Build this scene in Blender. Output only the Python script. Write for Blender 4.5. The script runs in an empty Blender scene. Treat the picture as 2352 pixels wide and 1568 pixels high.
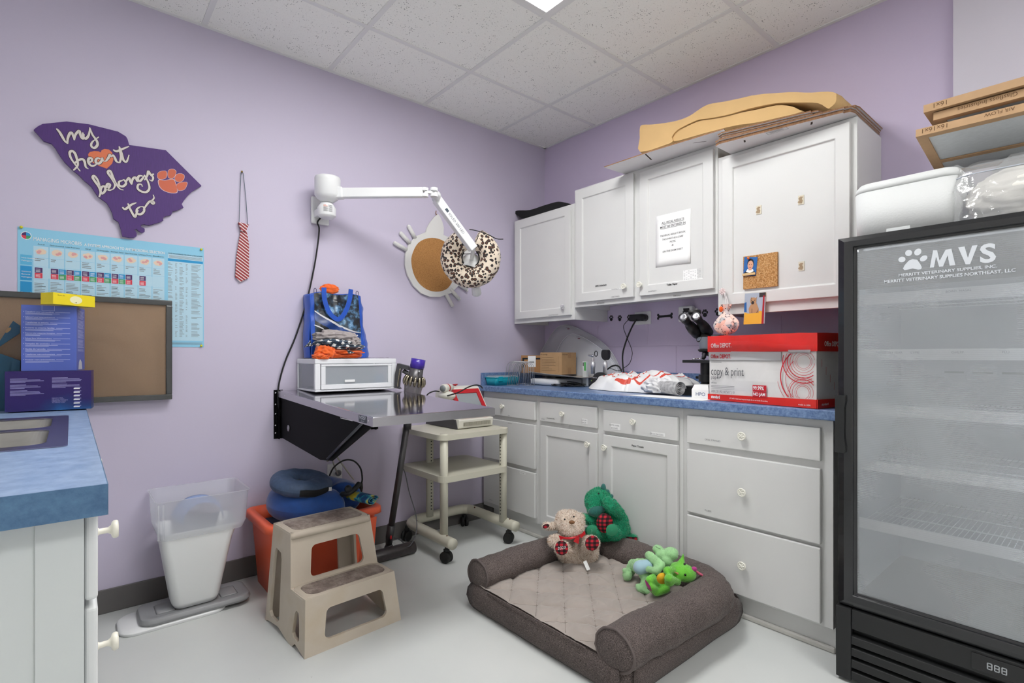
import bpy, bmesh, math, random
from mathutils import Vector, Matrix, noise, Quaternion
V = Vector; PI = math.pi
sc = bpy.context.scene; COL = sc.collection
# ------------------------------------------------------------ camera, light, exposure
FPX = 1192.1; HZ = 816.8; YAW = .7047; CAM = V((2.881, -2.782, 1.1247))
HC = 2.7194                                   # ceiling height
cam = bpy.data.cameras.new('camera'); cam.sensor_width = 36; cam.lens = FPX/2352*36
cam.shift_y = (HZ-784)/2352; cam.clip_start = .02
co = bpy.data.objects.new('camera', cam); COL.objects.link(co); co.location = CAM
co.rotation_euler = (PI/2, 0, PI/2-YAW); sc.camera = co
sc.view_settings.view_transform = 'Standard'; sc.view_settings.look = 'None'
sc.view_settings.gamma = 1; sc.view_settings.exposure = 0.04; sc.view_settings.use_curve_mapping = False
LAMP_E = 20.0                                 # strength of the ceiling light diffusers
LAMPS = [(1.122, 1.731, -2.292, -1.073), (3.560, 4.170, -2.292, -1.073)]
w = bpy.data.worlds.new('world'); sc.world = w; w.use_nodes = True
w.node_tree.nodes['Background'].inputs[0].default_value = (.75, .8, .9, 1)
w.node_tree.nodes['Background'].inputs[1].default_value = .3
# ------------------------------------------------------------ measuring: pixel of the 2352x1568 frame -> point on a plane
_D = V((-math.cos(YAW), math.sin(YAW), 0)); _R = V((math.sin(YAW), math.cos(YAW), 0)); _U = V((0, 0, 1))
def ray(u, v): return _D+_R*((u-1176)/FPX)+_U*((HZ-v)/FPX)
def on(ax, val, u, v):
    r = ray(u, v); return CAM+r*((val-CAM[ax])/r[ax])
def X(x, u, v): return on(0, x, u, v)
def Y(y, u, v): return on(1, y, u, v)
def Z(z, u, v): return on(2, z, u, v)
def S(s, u, v): return CAM+ray(u, v)*s
# ------------------------------------------------------------ mesh helpers
W = {}
def rotm(rx=0, ry=0, rz=0): return Matrix.Rotation(rz, 4, 'Z')@Matrix.Rotation(ry, 4, 'Y')@Matrix.Rotation(rx, 4, 'X')
def basis(z, xh=None):
    z = V(z).normalized()
    xh = V(xh) if xh else (V((1, 0, 0)) if abs(z.x) < .9 else V((0, 1, 0)))
    y = z.cross(xh).normalized(); x = y.cross(z)
    return x, y, z
def frame(o, x, y):
    x = V(x).normalized(); y = V(y); y = (y-x*y.dot(x)).normalized(); z = x.cross(y)
    m = Matrix((x, y, z)).transposed().to_4x4(); m.translation = V(o); return m
def cat(pts, k=6, closed=False):
    P = [V(p) for p in pts]; n = len(P); out = []
    if n < 3: return P
    rng = range(n) if closed else range(n-1)
    for i in rng:
        a = P[(i-1) % n] if closed or i > 0 else P[0]; b = P[i]; c = P[(i+1) % n]
        d = P[(i+2) % n] if closed or i+2 < n else P[-1]
        for j in range(k):
            t = j/k
            out.append(.5*((2*b)+(c-a)*t+(2*a-5*b+4*c-d)*t*t+(3*b-a-3*c+d)*t**3))
    if not closed: out.append(P[-1])
    return out
_tc = {}
def textgeo(s, shear=0, bold=0):
    k = (s, shear, bold)
    if k in _tc: return _tc[k]
    cu = bpy.data.curves.new('t', 'FONT'); cu.body = s; cu.size = 1; cu.shear = shear; cu.offset = bold
    cu.resolution_u = 3
    o = bpy.data.objects.new('t', cu); COL.objects.link(o)
    bpy.context.view_layer.update()
    me = bpy.data.meshes.new_from_object(o.evaluated_get(bpy.context.evaluated_depsgraph_get()))
    vs = [v.co.copy() for v in me.vertices]; fs = [tuple(p.vertices) for p in me.polygons]
    bpy.data.objects.remove(o); bpy.data.curves.remove(cu); bpy.data.meshes.remove(me)
    _tc[k] = (vs, fs); return vs, fs
class MB:
    def __init__(s, m=None): s.v = []; s.f = []; s.mi = []; s.sm = []; s.m = m or Matrix()
    def add(s, vs, fs, mi=0, sm=False):
        b = len(s.v); s.v += [s.m@V(p) for p in vs]
        for f in fs: s.f.append(tuple(b+i for i in f)); s.mi.append(mi); s.sm.append(sm)
        return s
    def box(s, x0, x1, y0, y1, z0, z1, mi=0):
        vs = [(x, y, z) for x in (x0, x1) for y in (y0, y1) for z in (z0, z1)]
        return s.add(vs, [(0, 1, 3, 2), (4, 6, 7, 5), (0, 4, 5, 1), (2, 3, 7, 6), (0, 2, 6, 4), (1, 5, 7, 3)], mi)
    def fbox(s, m, w, h, d, mi=0):        # box in a frame: centred in x and y, 0..d in z
        o = s.m; s.m = o@m; s.box(-w/2, w/2, -h/2, h/2, 0, d, mi); s.m = o; return s
    def cyl(s, p0, p1, r0, r1=None, n=24, mi=0, caps=True, sm=True):
        p0, p1 = V(p0), V(p1); r1 = r0 if r1 is None else r1; x, y, z = basis(p1-p0)
        vs = [p+(x*math.cos(2*PI*i/n)+y*math.sin(2*PI*i/n))*r for p, r in ((p0, r0), (p1, r1)) for i in range(n)]
        s.add(vs, [(i, (i+1) % n, n+(i+1) % n, n+i) for i in range(n)], mi, sm)
        if caps: s.add(vs, [tuple(range(n-1, -1, -1)), tuple(range(n, 2*n))], mi)
        return s
    def lathe(s, o, ax, prof, n=28, mi=0, sm=True, sx=1, sy=1, xh=None):
        x, y, z = basis(ax, xh); o = V(o); vs = []; fs = []; k = len(prof)
        for r, h in prof:
            for i in range(n): vs.append(o+z*h+x*(math.cos(2*PI*i/n)*r*sx)+y*(math.sin(2*PI*i/n)*r*sy))
        for j in range(k-1):
            for i in range(n): fs.append((j*n+i, j*n+(i+1) % n, (j+1)*n+(i+1) % n, (j+1)*n+i))
        if prof[0][0] > 1e-5: fs.append(tuple(range(n-1, -1, -1)))
        if prof[-1][0] > 1e-5: fs.append(tuple(range((k-1)*n, k*n)))
        return s.add(vs, fs, mi, sm)
    def tube(s, pts, r, n=8, mi=0, closed=False, smooth=0):
        P = cat(pts, smooth, closed) if smooth else [V(p) for p in pts]
        k = len(P); rr = r if isinstance(r, (list, tuple)) else None
        up = None; vs = []
        for i, p in enumerate(P):
            a = P[(i-1) % k] if closed or i else p; b = P[(i+1) % k] if closed or i < k-1 else p
            t = (b-a).normalized() if (b-a).length > 1e-9 else V((0, 0, 1))
            if up is None: up = basis(t)[0]
            up = (up-t*up.dot(t)); up = up.normalized() if up.length > 1e-6 else basis(t)[0]
            y = t.cross(up)
            if rr: q = i/(k-1)*(len(rr)-1); j = min(int(q), len(rr)-2); R = rr[j]*(1-q+j)+rr[j+1]*(q-j)
            else: R = r
            for c in range(n): a2 = 2*PI*c/n; vs.append(p+(up*math.cos(a2)+y*math.sin(a2))*R)
        fs = [(i*n+c, i*n+(c+1) % n, ((i+1) % k)*n+(c+1) % n, ((i+1) % k)*n+c) for i in range(k if closed else k-1) for c in range(n)]
        if not closed: fs += [tuple(range(n-1, -1, -1)), tuple(range((k-1)*n, k*n))]
        return s.add(vs, fs, mi, True)
    def prism(s, pts, off, mi=0, sm=False):
        P = [V(p) for p in pts]; off = V(off); n = len(P)
        nn = V((0, 0, 0))
        for i in range(n): nn += P[i].cross(P[(i+1) % n])
        if nn.dot(off) > 0: P = P[::-1]
        vs = P+[p+off for p in P]
        s.add(vs, [tuple(range(n)), tuple(range(2*n-1, n-1, -1))], mi)
        return s.add(vs, [(i, n+i, n+(i+1) % n, (i+1) % n) for i in range(n)], mi, sm)
    def poly(s, pts, mi=0): return s.add(pts, [tuple(range(len(pts)))], mi)
    def rect(s, o, x, y, w, h, mi=0):      # flat rectangle, o lower-left corner
        o, x, y = V(o), V(x), V(y); return s.poly([o, o+x*w, o+x*w+y*h, o+y*h], mi)
    def ell(s, c, r, mi=0, m=None, n=20, k=12):
        c = V(c); r = (r, r, r) if not isinstance(r, (tuple, list)) else r; m = m or Matrix(); vs = []; fs = []
        for j in range(1, k):
            a = PI*j/k
            for i in range(n): b = 2*PI*i/n; vs.append(c+(m@V((math.sin(a)*math.cos(b)*r[0], math.sin(a)*math.sin(b)*r[1], math.cos(a)*r[2]))))
        vs += [c+(m@V((0, 0, r[2]))), c-(m@V((0, 0, r[2])))]; q = (k-1)*n
        for j in range(k-2):
            for i in range(n): fs.append((j*n+i, (j+1)*n+i, (j+1)*n+(i+1) % n, j*n+(i+1) % n))
        for i in range(n): fs.append((q, i, (i+1) % n)); fs.append((q+1, (k-2)*n+(i+1) % n, (k-2)*n+i))
        return s.add(vs, fs, mi, True)
    def ribbon(s, pts, w, off, nrm, mi=0, k=6, taper=.45):   # flat brush stroke
        P = cat(pts, k); n = len(P); nrm = V(nrm); L = []; R = []
        for i, p in enumerate(P):
            t = (P[min(i+1, n-1)]-P[max(i-1, 0)]); t = t.normalized() if t.length > 1e-9 else V((0, 0, 1))
            q = i/(n-1); ww = w*(taper+(1-taper)*math.sin(PI*min(1, max(0, q*1.1+.0)))**.6 if 0 < q < .9 else taper)
            sd = t.cross(nrm)*ww/2; L.append(p+sd+nrm*off); R.append(p-sd+nrm*off)
        s.add(L+R, [(i, n+i, n+i+1, i+1) for i in range(n-1)], mi)
    def text(s, t, o, x, y, size, mi=0, al='L', shear=0, bold=0, fitw=None):
        vs, fs = textgeo(t, shear, bold)
        if not vs: return s
        x, y, o = V(x).normalized(), V(y).normalized(), V(o)
        a = min(v.x for v in vs); b = max(v.x for v in vs); kx = size
        if fitw: kx = fitw/(b-a)
        sh = {'L': a, 'C': (a+b)/2, 'R': b}[al]
        return s.add([o+x*((v.x-sh)*kx)+y*(v.y*size) for v in vs], fs, mi)
    def grid(s, f, nu, nv, mi=0, sm=True, closedu=False):
        vs = [f(i/(nu if closedu else nu-1), j/(nv-1)) for j in range(nv) for i in range(nu)]
        fs = [(j*nu+i, j*nu+(i+1) % nu, (j+1)*nu+(i+1) % nu, (j+1)*nu+i) for j in range(nv-1) for i in range(nu if closedu else nu-1)]
        return s.add(vs, fs, mi, sm)
    def build(s, name, mats, parent=None, bevel=0, seg=2, subsurf=0, solid=0, loc=None):
        if not isinstance(mats, (list, tuple)): mats = [mats]
        if parent is not None: Wm = W[parent]
        else:
            if loc is None:
                xs = [v.x for v in s.v]; ys = [v.y for v in s.v]; zs = [v.z for v in s.v]
                loc = V(((min(xs)+max(xs))/2, (min(ys)+max(ys))/2, min(zs)))
            Wm = Matrix.Translation(V(loc))
        inv = Wm.inverted()
        me = bpy.data.meshes.new(name); me.from_pydata([inv@v for v in s.v], [], s.f)
        for m in mats: me.materials.append(m)
        me.polygons.foreach_set('material_index', s.mi); me.polygons.foreach_set('use_smooth', s.sm)
        me.update()
        o = bpy.data.objects.new(name, me); COL.objects.link(o)
        if parent is not None: o.parent = parent
        else: o.matrix_world = Wm
        W[o] = Wm.copy()
        if solid: d = o.modifiers.new('s', 'SOLIDIFY'); d.thickness = solid; d.offset = 0
        if subsurf: d = o.modifiers.new('u', 'SUBSURF'); d.levels = subsurf; d.render_levels = subsurf
        if bevel: d = o.modifiers.new('b', 'BEVEL'); d.width = bevel; d.segments = seg; d.limit_method = 'ANGLE'; d.angle_limit = math.radians(40); d.harden_normals = False
        return o
def tag(o, label, cat_, group=None, kind=None):
    if label: o['label'] = label
    if cat_: o['category'] = cat_
    if group: o['group'] = group
    if kind: o['kind'] = kind
    return o
def thing(name, label, cat_, loc, group=None, rz=0):
    o = bpy.data.objects.new(name, None); o.empty_display_size = .05; COL.objects.link(o)
    m = Matrix.Translation(V(loc))@Matrix.Rotation(rz, 4, 'Z'); o.matrix_world = m; W[o] = m.copy()
    return tag(o, label, cat_, group)
def struct(o): o['kind'] = 'structure'; return o
def put(o, off, parent=None):               # copy of a part moved by a world offset
    c = o.copy(); COL.objects.link(c); c.parent = parent or o.parent
    c.location = o.location+V(off); W[c] = W[c.parent].copy(); return c
def blob(prims, voxel=.006, smooth=6, fac=.5, tagf=None):
    # union of capsules / ellipsoids grown together into one continuous soft body
    mb = MB()
    for p in prims:
        if p[0] == 'e': mb.ell(p[1], p[2], 0, p[3] if len(p) > 3 and p[3] is not None else None, 24, 14)
        else:
            a, b, ra, rb = V(p[1]), V(p[2]), p[3], p[4]
            mb.cyl(a, b, ra, rb, 18); mb.ell(a, ra, n=18, k=10); mb.ell(b, rb, n=18, k=10)
    me = bpy.data.meshes.new('b'); me.from_pydata(mb.v, [], mb.f); o = bpy.data.objects.new('b', me); COL.objects.link(o)
    d = o.modifiers.new('r', 'REMESH'); d.mode = 'VOXEL'; d.voxel_size = voxel
    d = o.modifiers.new('s', 'SMOOTH'); d.iterations = smooth; d.factor = fac
    bpy.context.view_layer.update()
    m2 = bpy.data.meshes.new_from_object(o.evaluated_get(bpy.context.evaluated_depsgraph_get()))
    out = MB(); vs = [v.co.copy() for v in m2.vertices]; fs = [tuple(p.vertices) for p in m2.polygons]
    out.add(vs, fs, 0, True)
    bpy.data.objects.remove(o); bpy.data.meshes.remove(me); bpy.data.meshes.remove(m2)
    if tagf:
        for i, f in enumerate(out.f):
            c = sum((out.v[k] for k in f), V())/len(f); out.mi[i] = tagf(c)
    return out
def fur(mb, n, ln, wd, seed=1, mis=None, droop=.3, skip=()):
    # short pile: small blades standing on the faces of the same mesh
    rnd = random.Random(seed); F = list(range(len(mb.f))); V0 = mb.v
    for _ in range(n):
        i = rnd.choice(F); f = mb.f[i]
        if mb.mi[i] in skip: continue
        a, b, c = V0[f[0]], V0[f[1]], V0[f[2]]; nr = (b-a).cross(c-a)
        if nr.length < 1e-12: continue
        nr.normalize(); p = a+(b-a)*rnd.random()+(V0[f[-1]]-a)*rnd.random()
        t = V((rnd.uniform(-1, 1), rnd.uniform(-1, 1), rnd.uniform(-1, 1)-droop)); t = (t-nr*t.dot(nr))
        d = (nr*.8+t*.7).normalized()*ln*rnd.uniform(.6, 1.2); sd = d.cross(nr)
        sd = (sd if sd.length > 1e-9 else basis(nr)[0]).normalized()*wd/2
        mi = mb.mi[i] if mis is None else mis[rnd.randrange(len(mis))]
        b0 = len(mb.v); mb.v += [p-sd, p+sd, p+d]; mb.f.append((b0, b0+1, b0+2)); mb.mi.append(mi); mb.sm.append(False)
# ------------------------------------------------------------ materials
def lin(h):
    if isinstance(h, str): c = [int(h[i:i+2], 16)/255 for i in (0, 2, 4)]
    else: c = h
    return tuple((x/12.92 if x <= .04045 else ((x+.055)/1.055)**2.4) for x in c)
def rgba(h, k=1.0): c = lin(h); return (min(.95, c[0]*k), min(.95, c[1]*k), min(.95, c[2]*k), 1)
class NT:
    def __init__(s, name):
        s.mat = bpy.data.materials.new(name); s.mat.use_nodes = True; s.t = s.mat.node_tree; s.b = s.t.nodes['Principled BSDF']
    def n(s, ty, **k):
        nd = s.t.nodes.new('ShaderNode'+ty)
        for a, b in k.items():
            if a.startswith('i_'):
                key = a[2:]; key = int(key) if key.isdigit() else key.replace('_', ' ')
                nd.inputs[key].default_value = b
            else: setattr(nd, a, b)
        return nd
    def l(s, a, b): s.t.links.new(a, b)
    def coord(s, out='Object', scale=None, rot=None):
        c = s.n('TexCoord').outputs[out]
        if scale or rot:
            m = s.n('Mapping'); s.l(c, m.inputs[0])
            if scale: m.inputs['Scale'].default_value = scale
            if rot: m.inputs['Rotation'].default_value = rot
            c = m.outputs[0]
        return c
    def ramp(s, src, stops, interp='LINEAR'):
        r = s.n('ValToRGB'); r.color_ramp.interpolation = interp; e = r.color_ramp.elements
        while len(e) < len(stops): e.new(.5)
        for q, (p, c) in zip(e, stops): q.position = p; q.color = c
        s.l(src, r.inputs[0]); return r.outputs[0]
    def math(s, op, a, b=None, c=None):
        m = s.n('Math', operation=op)
        for i, q in enumerate((a, b, c)):
            if q is None: continue
            if isinstance(q, (int, float)): m.inputs[i].default_value = q
            else: s.l(q, m.inputs[i])
        return m.outputs[0]
    def mix(s, fac, a, b):
        m = s.n('Mix', data_type='RGBA')
        for i, q in ((0, fac), (6, a), (7, b)):
            if isinstance(q, (int, float, tuple)): m.inputs[i].default_value = q
            else: s.l(q, m.inputs[i])
        return m.outputs[2]
    def bump(s, h, st=.3, dist=.01):
        b = s.n('Bump'); b.inputs['Strength'].default_value = st; b.inputs['Distance'].default_value = dist
        s.l(h, b.inputs['Height']); s.l(b.outputs[0], s.b.inputs['Normal']); return b
_m = {}
def mat(name, col, rough=.5, metal=0, var=0, vs=8, bump=0, bs=200, k=1.0, spec=.5, coat=0, trans=0, alpha=1, sheen=0, emit=0, stretch=None, aniso=0):
    if name in _m: return _m[name]
    N = NT(name); b = N.b; c = rgba(col, k)
    b.inputs['Roughness'].default_value = rough; b.inputs['Metallic'].default_value = metal
    b.inputs['Specular IOR Level'].default_value = spec; b.inputs['Coat Weight'].default_value = coat
    b.inputs['Transmission Weight'].default_value = trans; b.inputs['Alpha'].default_value = alpha
    b.inputs['Sheen Weight'].default_value = sheen; b.inputs['Base Color'].default_value = c
    if emit: b.inputs['Emission Color'].default_value = c; b.inputs['Emission Strength'].default_value = emit
    cc = N.coord('Object', stretch)
    if var:
        t = N.n('TexNoise', i_Scale=vs, i_Detail=4.0); N.l(cc, t.inputs['Vector'])
        lo = tuple(x*(1-var) for x in c[:3])+(1,); hi = tuple(min(1, x*(1+var)) for x in c[:3])+(1,)
        N.l(N.ramp(t.outputs['Fac'], [(.3, lo), (.7, hi)]), b.inputs['Base Color'])
    if bump:
        t = N.n('TexNoise', i_Scale=bs, i_Detail=3.0); N.l(cc, t.inputs['Vector']); N.bump(t.outputs['Fac'], bump, .002)
    _m[name] = N.mat; return N.mat
# ------------------------------------------------------------ shared materials
WHITE = mat('cabinet white paint', 'D8D8D7', .42, var=.02, vs=3, bump=.04, bs=60)
PLW = mat('white plastic', 'E6E7E8', .35)
BLK = mat('black plastic', '17181A', .45)
BLKR = mat('black rubber', '101112', .6)
INK = mat('black print', '1C1C1E', .7)
INKG = mat('grey print', '7C7C80', .8)
CHROME = mat('chrome', 'D8D8DA', .12, 1)
STEEL = mat('stainless steel', 'B9BABD', .2, 1, bump=.02, bs=300, stretch=(1, 30, 1))
CREAM = mat('cream painted steel', 'C9C6B6', .42)
REDP = mat('red plastic', 'B5121F', .4)
KNOBM = mat('clear ivory knob', 'E8E6DC', .15, coat=.5)
PAPER = mat('white paper', 'F0F0F0', .8)
CARD = mat('brown cardboard', 'AC8A64', .85, var=.05, vs=20)
CARDW = mat('white faced cardboard', 'E4E2E4', .7)
CARDE = mat('cardboard edge', '8A6548', .9, var=.35, vs=160)
def wallmat(name, col, blocks=False):
    N = NT(name); b = N.b; b.inputs['Roughness'].default_value = .62
    c = N.coord(); t = N.n('TexNoise', i_Scale=1.3, i_Detail=3.0); N.l(c, t.inputs[0])
    a = rgba(col); N.l(N.ramp(t.outputs['Fac'], [(.3, tuple(x*.97 for x in a[:3])+(1,)), (.7, a)]), b.inputs['Base Color'])
    t2 = N.n('TexNoise', i_Scale=55.0, i_Detail=4.0); N.l(c, t2.inputs[0]); h = t2.outputs['Fac']
    if blocks:       # painted block courses
        sp = N.n('SeparateXYZ'); N.l(N.n('TexCoord').outputs['Object'], sp.inputs[0])
        cb = N.n('CombineXYZ'); N.l(sp.outputs[0], cb.inputs[0]); N.l(sp.outputs[2], cb.inputs[1])
        mp = N.n('Mapping'); mp.inputs['Location'].default_value = (.08, .035, 0); N.l(cb.outputs[0], mp.inputs[0])
        br = N.n('TexBrick', i_Scale=1.0, i_Mortar_Size=.0035, i_Brick_Width=.4064, i_Row_Height=.2032)
        br.inputs['Mortar Smooth'].default_value = .6; N.l(mp.outputs[0], br.inputs['Vector'])
        low = N.math('LESS_THAN', sp.outputs[2], 1.33)
        j = N.math('MULTIPLY', br.outputs['Fac'], low)
        h = N.math('SUBTRACT', N.math('MULTIPLY', h, .12), N.math('MULTIPLY', j, 1.0)); N.bump(h, .6, .006)
    else: N.bump(h, .06, .004)
    return N.mat
LILAC = wallmat('lilac wall paint', 'C9C1D6'); LILACB = wallmat('lilac block wall paint', 'CBBED9', True)
N = NT('grey floor coating'); c = N.coord(); t = N.n('TexNoise', i_Scale=1.6, i_Detail=6.0); N.l(c, t.inputs[0])
t2 = N.n('TexNoise', i_Scale=38.0, i_Detail=2.0); N.l(c, t2.inputs[0])
base = N.ramp(t.outputs['Fac'], [(.3, rgba('C8CBCA')), (.7, rgba('D3D5D3'))])
spot = N.ramp(t2.outputs['Fac'], [(.77, (0, 0, 0, 1)), (.82, (1, 1, 1, 1))])
N.l(N.mix(spot, base, rgba('9A9C9B')), N.b.inputs['Base Color'])
N.b.inputs['Roughness'].default_value = .38; N.bump(t2.outputs['Fac'], .03, .003); FLOORM = N.mat
N = NT('ceiling tile'); c = N.coord(); v = N.n('TexVoronoi', i_Scale=95.0); N.l(c, v.inputs['Vector'])
t = N.n('TexNoise', i_Scale=30.0); N.l(c, t.inputs[0])
hole = N.math('LESS_THAN', v.outputs['Distance'], N.math('MULTIPLY', N.math('SUBTRACT', t.outputs['Fac'], .30), .75))
v2 = N.n('TexVoronoi', i_Scale=260.0); N.l(c, v2.inputs['Vector']); h2 = N.math('LESS_THAN', v2.outputs['Distance'], .16)
hh = N.math('MAXIMUM', N.math('MULTIPLY', hole, .8), N.math('MULTIPLY', h2, .6))
N.l(N.mix(hh, rgba('F7F7F2'), rgba('A0A09C')), N.b.inputs['Base Color']); N.b.inputs['Roughness'].default_value = .95
TILE = N.mat
TBAR = mat('ceiling grid bar', 'E6E6E4', .5)
BASEB = mat('grey vinyl cove base', '625F5E', .5, var=.06)
EMIT = mat('light diffuser', 'FFFDF8', .5, emit=LAMP_E)
# ------------------------------------------------------------ room shell
XR, YB = 5.3, -3.40
struct(MB().box(-.1, XR+.1, YB-.1, .1, -.1, 0).build('floor', FLOORM, loc=(0, 0, 0)))
struct(MB().box(-.12, 0, YB-.1, .1, 0, HC+.1).build('wall_left', LILAC, loc=(0, 0, 0)))
struct(MB().box(0, XR, 0, .12, 0, HC+.1).build('wall_right', LILACB, loc=(0, 0, 0)))
struct(MB().box(2.433, XR, -.035, 0, 0, HC).build('wall_furred', wallmat('lilac wall lightened for lit face', 'D6D1DD'), loc=(0, 0, 0)))  # brighter light on this nearer face is put into its paler colour
struct(MB().box(0, XR, YB-.12, YB, 0, HC+.1).build('wall_back', mat('unseen wall bounce white', 'F3F2EE', .6), loc=(0, 0, 0)))  # unseen wall, its white chosen to bounce neutral fill into the room
struct(MB().box(XR, XR+.12, YB-.1, .1, 0, HC+.1).build('wall_far', mat('unseen wall bounce white', 'F3F2EE', .6), loc=(0, 0, 0)))  # same bounce white on the other unseen wall
xs = [.5121+.6096*i for i in range(8)]; ys = [-(.4634+.6096*i) for i in range(5)]
# ceiling tiles with openings where the light fixtures sit
mb = MB(); gx = [0]+xs+[XR]; gy = [0]+ys+[YB]
for i in range(len(gx)-1):
    for j in range(len(gy)-1):
        cx, cy = (gx[i]+gx[i+1])/2, (gy[j]+gy[j+1])/2
        if any(a < cx < b and c_ < cy < d for a, b, c_, d in LAMPS): continue
        mb.box(gx[i], gx[i+1], gy[j+1], gy[j], HC, HC+.02)
struct(mb.build('ceiling', TILE, loc=(0, 0, 0)))
mb = MB()
for i, x in enumerate(xs):
    for a, b in zip(gy[:-1], gy[1:]):
        if not any(q[0]+.1 < x < q[1]-.1 and q[2] < (a+b)/2 < q[3] for q in LAMPS): mb.box(x-.012, x+.012, b, a, HC-.004, HC+.001)
for y in ys:
    for a, b in zip(gx[:-1], gx[1:]):
        if not any(q[2]+.1 < y < q[3]-.1 and q[0] < (a+b)/2 < q[1] for q in LAMPS): mb.box(a, b, y-.0119, y+.0119, HC-.0038, HC+.001)
mb.box(0, .02, YB, 0, HC-.005, HC); mb.box(0, XR, -.02, 0, HC-.005, HC); mb.box(XR-.02, XR, YB, 0, HC-.005, HC); mb.box(0, XR, YB, YB+.02, HC-.005, HC)
struct(mb.build('trim_1', TBAR, loc=(0, 0, 0)))
for q, lb in zip(LAMPS, ('white recessed ceiling light panel above the exam table', 'white recessed ceiling light panel at the far end of the room')):
    a, b, c_, d = q; L = thing('ceiling_light', lb, 'ceiling light', ((a+b)/2, (c_+d)/2, HC-.01))
    m = MB(); t_ = .035
    for bb in ((a, b, c_, c_+t_), (a, b, d-t_, d), (a, a+t_, c_+t_, d-t_), (b-t_, b, c_+t_, d-t_)): m.box(bb[0], bb[1], bb[2], bb[3], HC-.008, HC+.03)
    m.build('frame', TBAR, L, bevel=.003)
    MB().box(a+t_, b-t_, c_+t_, d-t_, HC+.004, HC+.014).build('diffuser', EMIT, L)
    MB().box(a, b, c_, d, HC+.031, HC+.05).build('housing', TBAR, L)
def cove(name, x0, x1, y0, y1): struct(MB().box(x0, x1, y0, y1, 0, .105).build(name, BASEB, bevel=.003))
cove('baseboard_left', 0, .008, YB+.66, -.02); cove('baseboard_corner', .0, .10, -.022, -.0)
cove('baseboard_far', XR-.008, XR, YB, 0)
# ------------------------------------------------------------ cabinets
CT = .922
def knob_parts(mb_stem, c, nrm, r=.0165, L=.022):
    c, nrm = V(c), V(nrm)
    mb_stem.lathe(c, nrm, [(.010, 0), (.008, .004), (.0055, .007), (.0055, L*.55), (.009, L*.68), (r*.85, L*.72), (r, L*.8), (r, L*.92), (r*.9, L), (r*.75, L*.98), (r*.62, L*.9), (.0001, L*.88)], 24)
    x, y, z = basis(nrm)
    for i in range(5):
        a = 2*PI*i/5; d = x*math.cos(a)+y*math.sin(a)
        mb_stem.ell(c+nrm*L*.9+d*r*.38, (r*.3, r*.17, r*.16), 0, Matrix((d, z.cross(d), z)).transposed(), 10, 6)
    mb_stem.ell(c+nrm*L*.93, r*.2, n=10, k=6)
def knob(c, parent, nrm=(0, -1, 0), name='knob', r=.0165):
    m = MB(); knob_parts(m, c, nrm, r); return m.build(name, KNOBM, parent)
def flower_knob(c, parent, nrm=(0, -1, 0), m_=None):
    c, nrm = V(c), V(nrm); m = MB(); x, y, z = basis(nrm)
    m.cyl(c, c+nrm*.016, .006, .005, 14)
    for i in range(10):
        a = 2*PI*i/10; d = x*math.cos(a)+y*math.sin(a)
        m.ell(c+nrm*.018+d*.0115, (.0075, .003, .003), 0, Matrix((d, z.cross(d), z)).transposed(), 10, 6)
    m.ell(c+nrm*.019, .0045, n=12, k=8)
    return m.build('knob', m_ or [KNOBM], parent)
def slab(name, x0, x1, z0, z1, yb, parent, th=.02):
    return MB().box(x0, x1, yb-th, yb, z0, z1).build(name, WHITE, parent, bevel=.004, seg=2)
def shaker(name, x0, x1, z0, z1, yb, parent, st=.055, th=.02):
    m = MB(); y0 = yb-th
    ix0, ix1, iz0, iz1 = x0+st, x1-st, z0+st, z1-st; r = .008; q = .004
    O = [(x0, z0), (x1, z0), (x1, z1), (x0, z1)]; I = [(ix0, iz0), (ix1, iz0), (ix1, iz1), (ix0, iz1)]
    K = [(ix0+q, iz0+q), (ix1-q, iz0+q), (ix1-q, iz1-q), (ix0+q, iz1-q)]
    vs = [(a, y0, b) for a, b in O]+[(a, y0, b) for a, b in I]+[(a, y0+r, b) for a, b in K]+[(a, yb, b) for a, b in O]
    fs = [(i, (i+1) % 4, 4+(i+1) % 4, 4+i) for i in range(4)]+[(4+i, 4+(i+1) % 4, 8+(i+1) % 4, 8+i) for i in range(4)]+[(8, 9, 10, 11)]
    fs += [(12+i, 12+(i+1) % 4, (i+1) % 4, i) for i in range(4)]+[(15, 14, 13, 12)]
    m.add(vs, fs); return m.build(name, WHITE, parent, bevel=.0025, seg=2)
def lab(txt, x, z, size, parent, y=-.621, mi=INKG, fit=None, bold=0, strip=False, al='L'):
    m = MB(); L = txt.split('|')
    for i, t in enumerate(L): m.text(t, (x, y-.0006, z-i*size*1.3), (1, 0, 0), (0, 0, 1), size, 0, al=al, bold=bold)
    if strip:
        ww = max(len(t) for t in L)*size*.36+.008
        x0 = x-.005 if al == 'L' else x-ww/2
        m.rect((x0, y-.0003, z-(len(L)-1)*size*1.3-size*.4), (1, 0, 0), (0, 0, 1), ww*1.6 if al == 'L' else ww*1.3, size*1.3*len(L)+size*.35, 1)
    return m.build('label', [mi, PAPER], parent)
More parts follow.
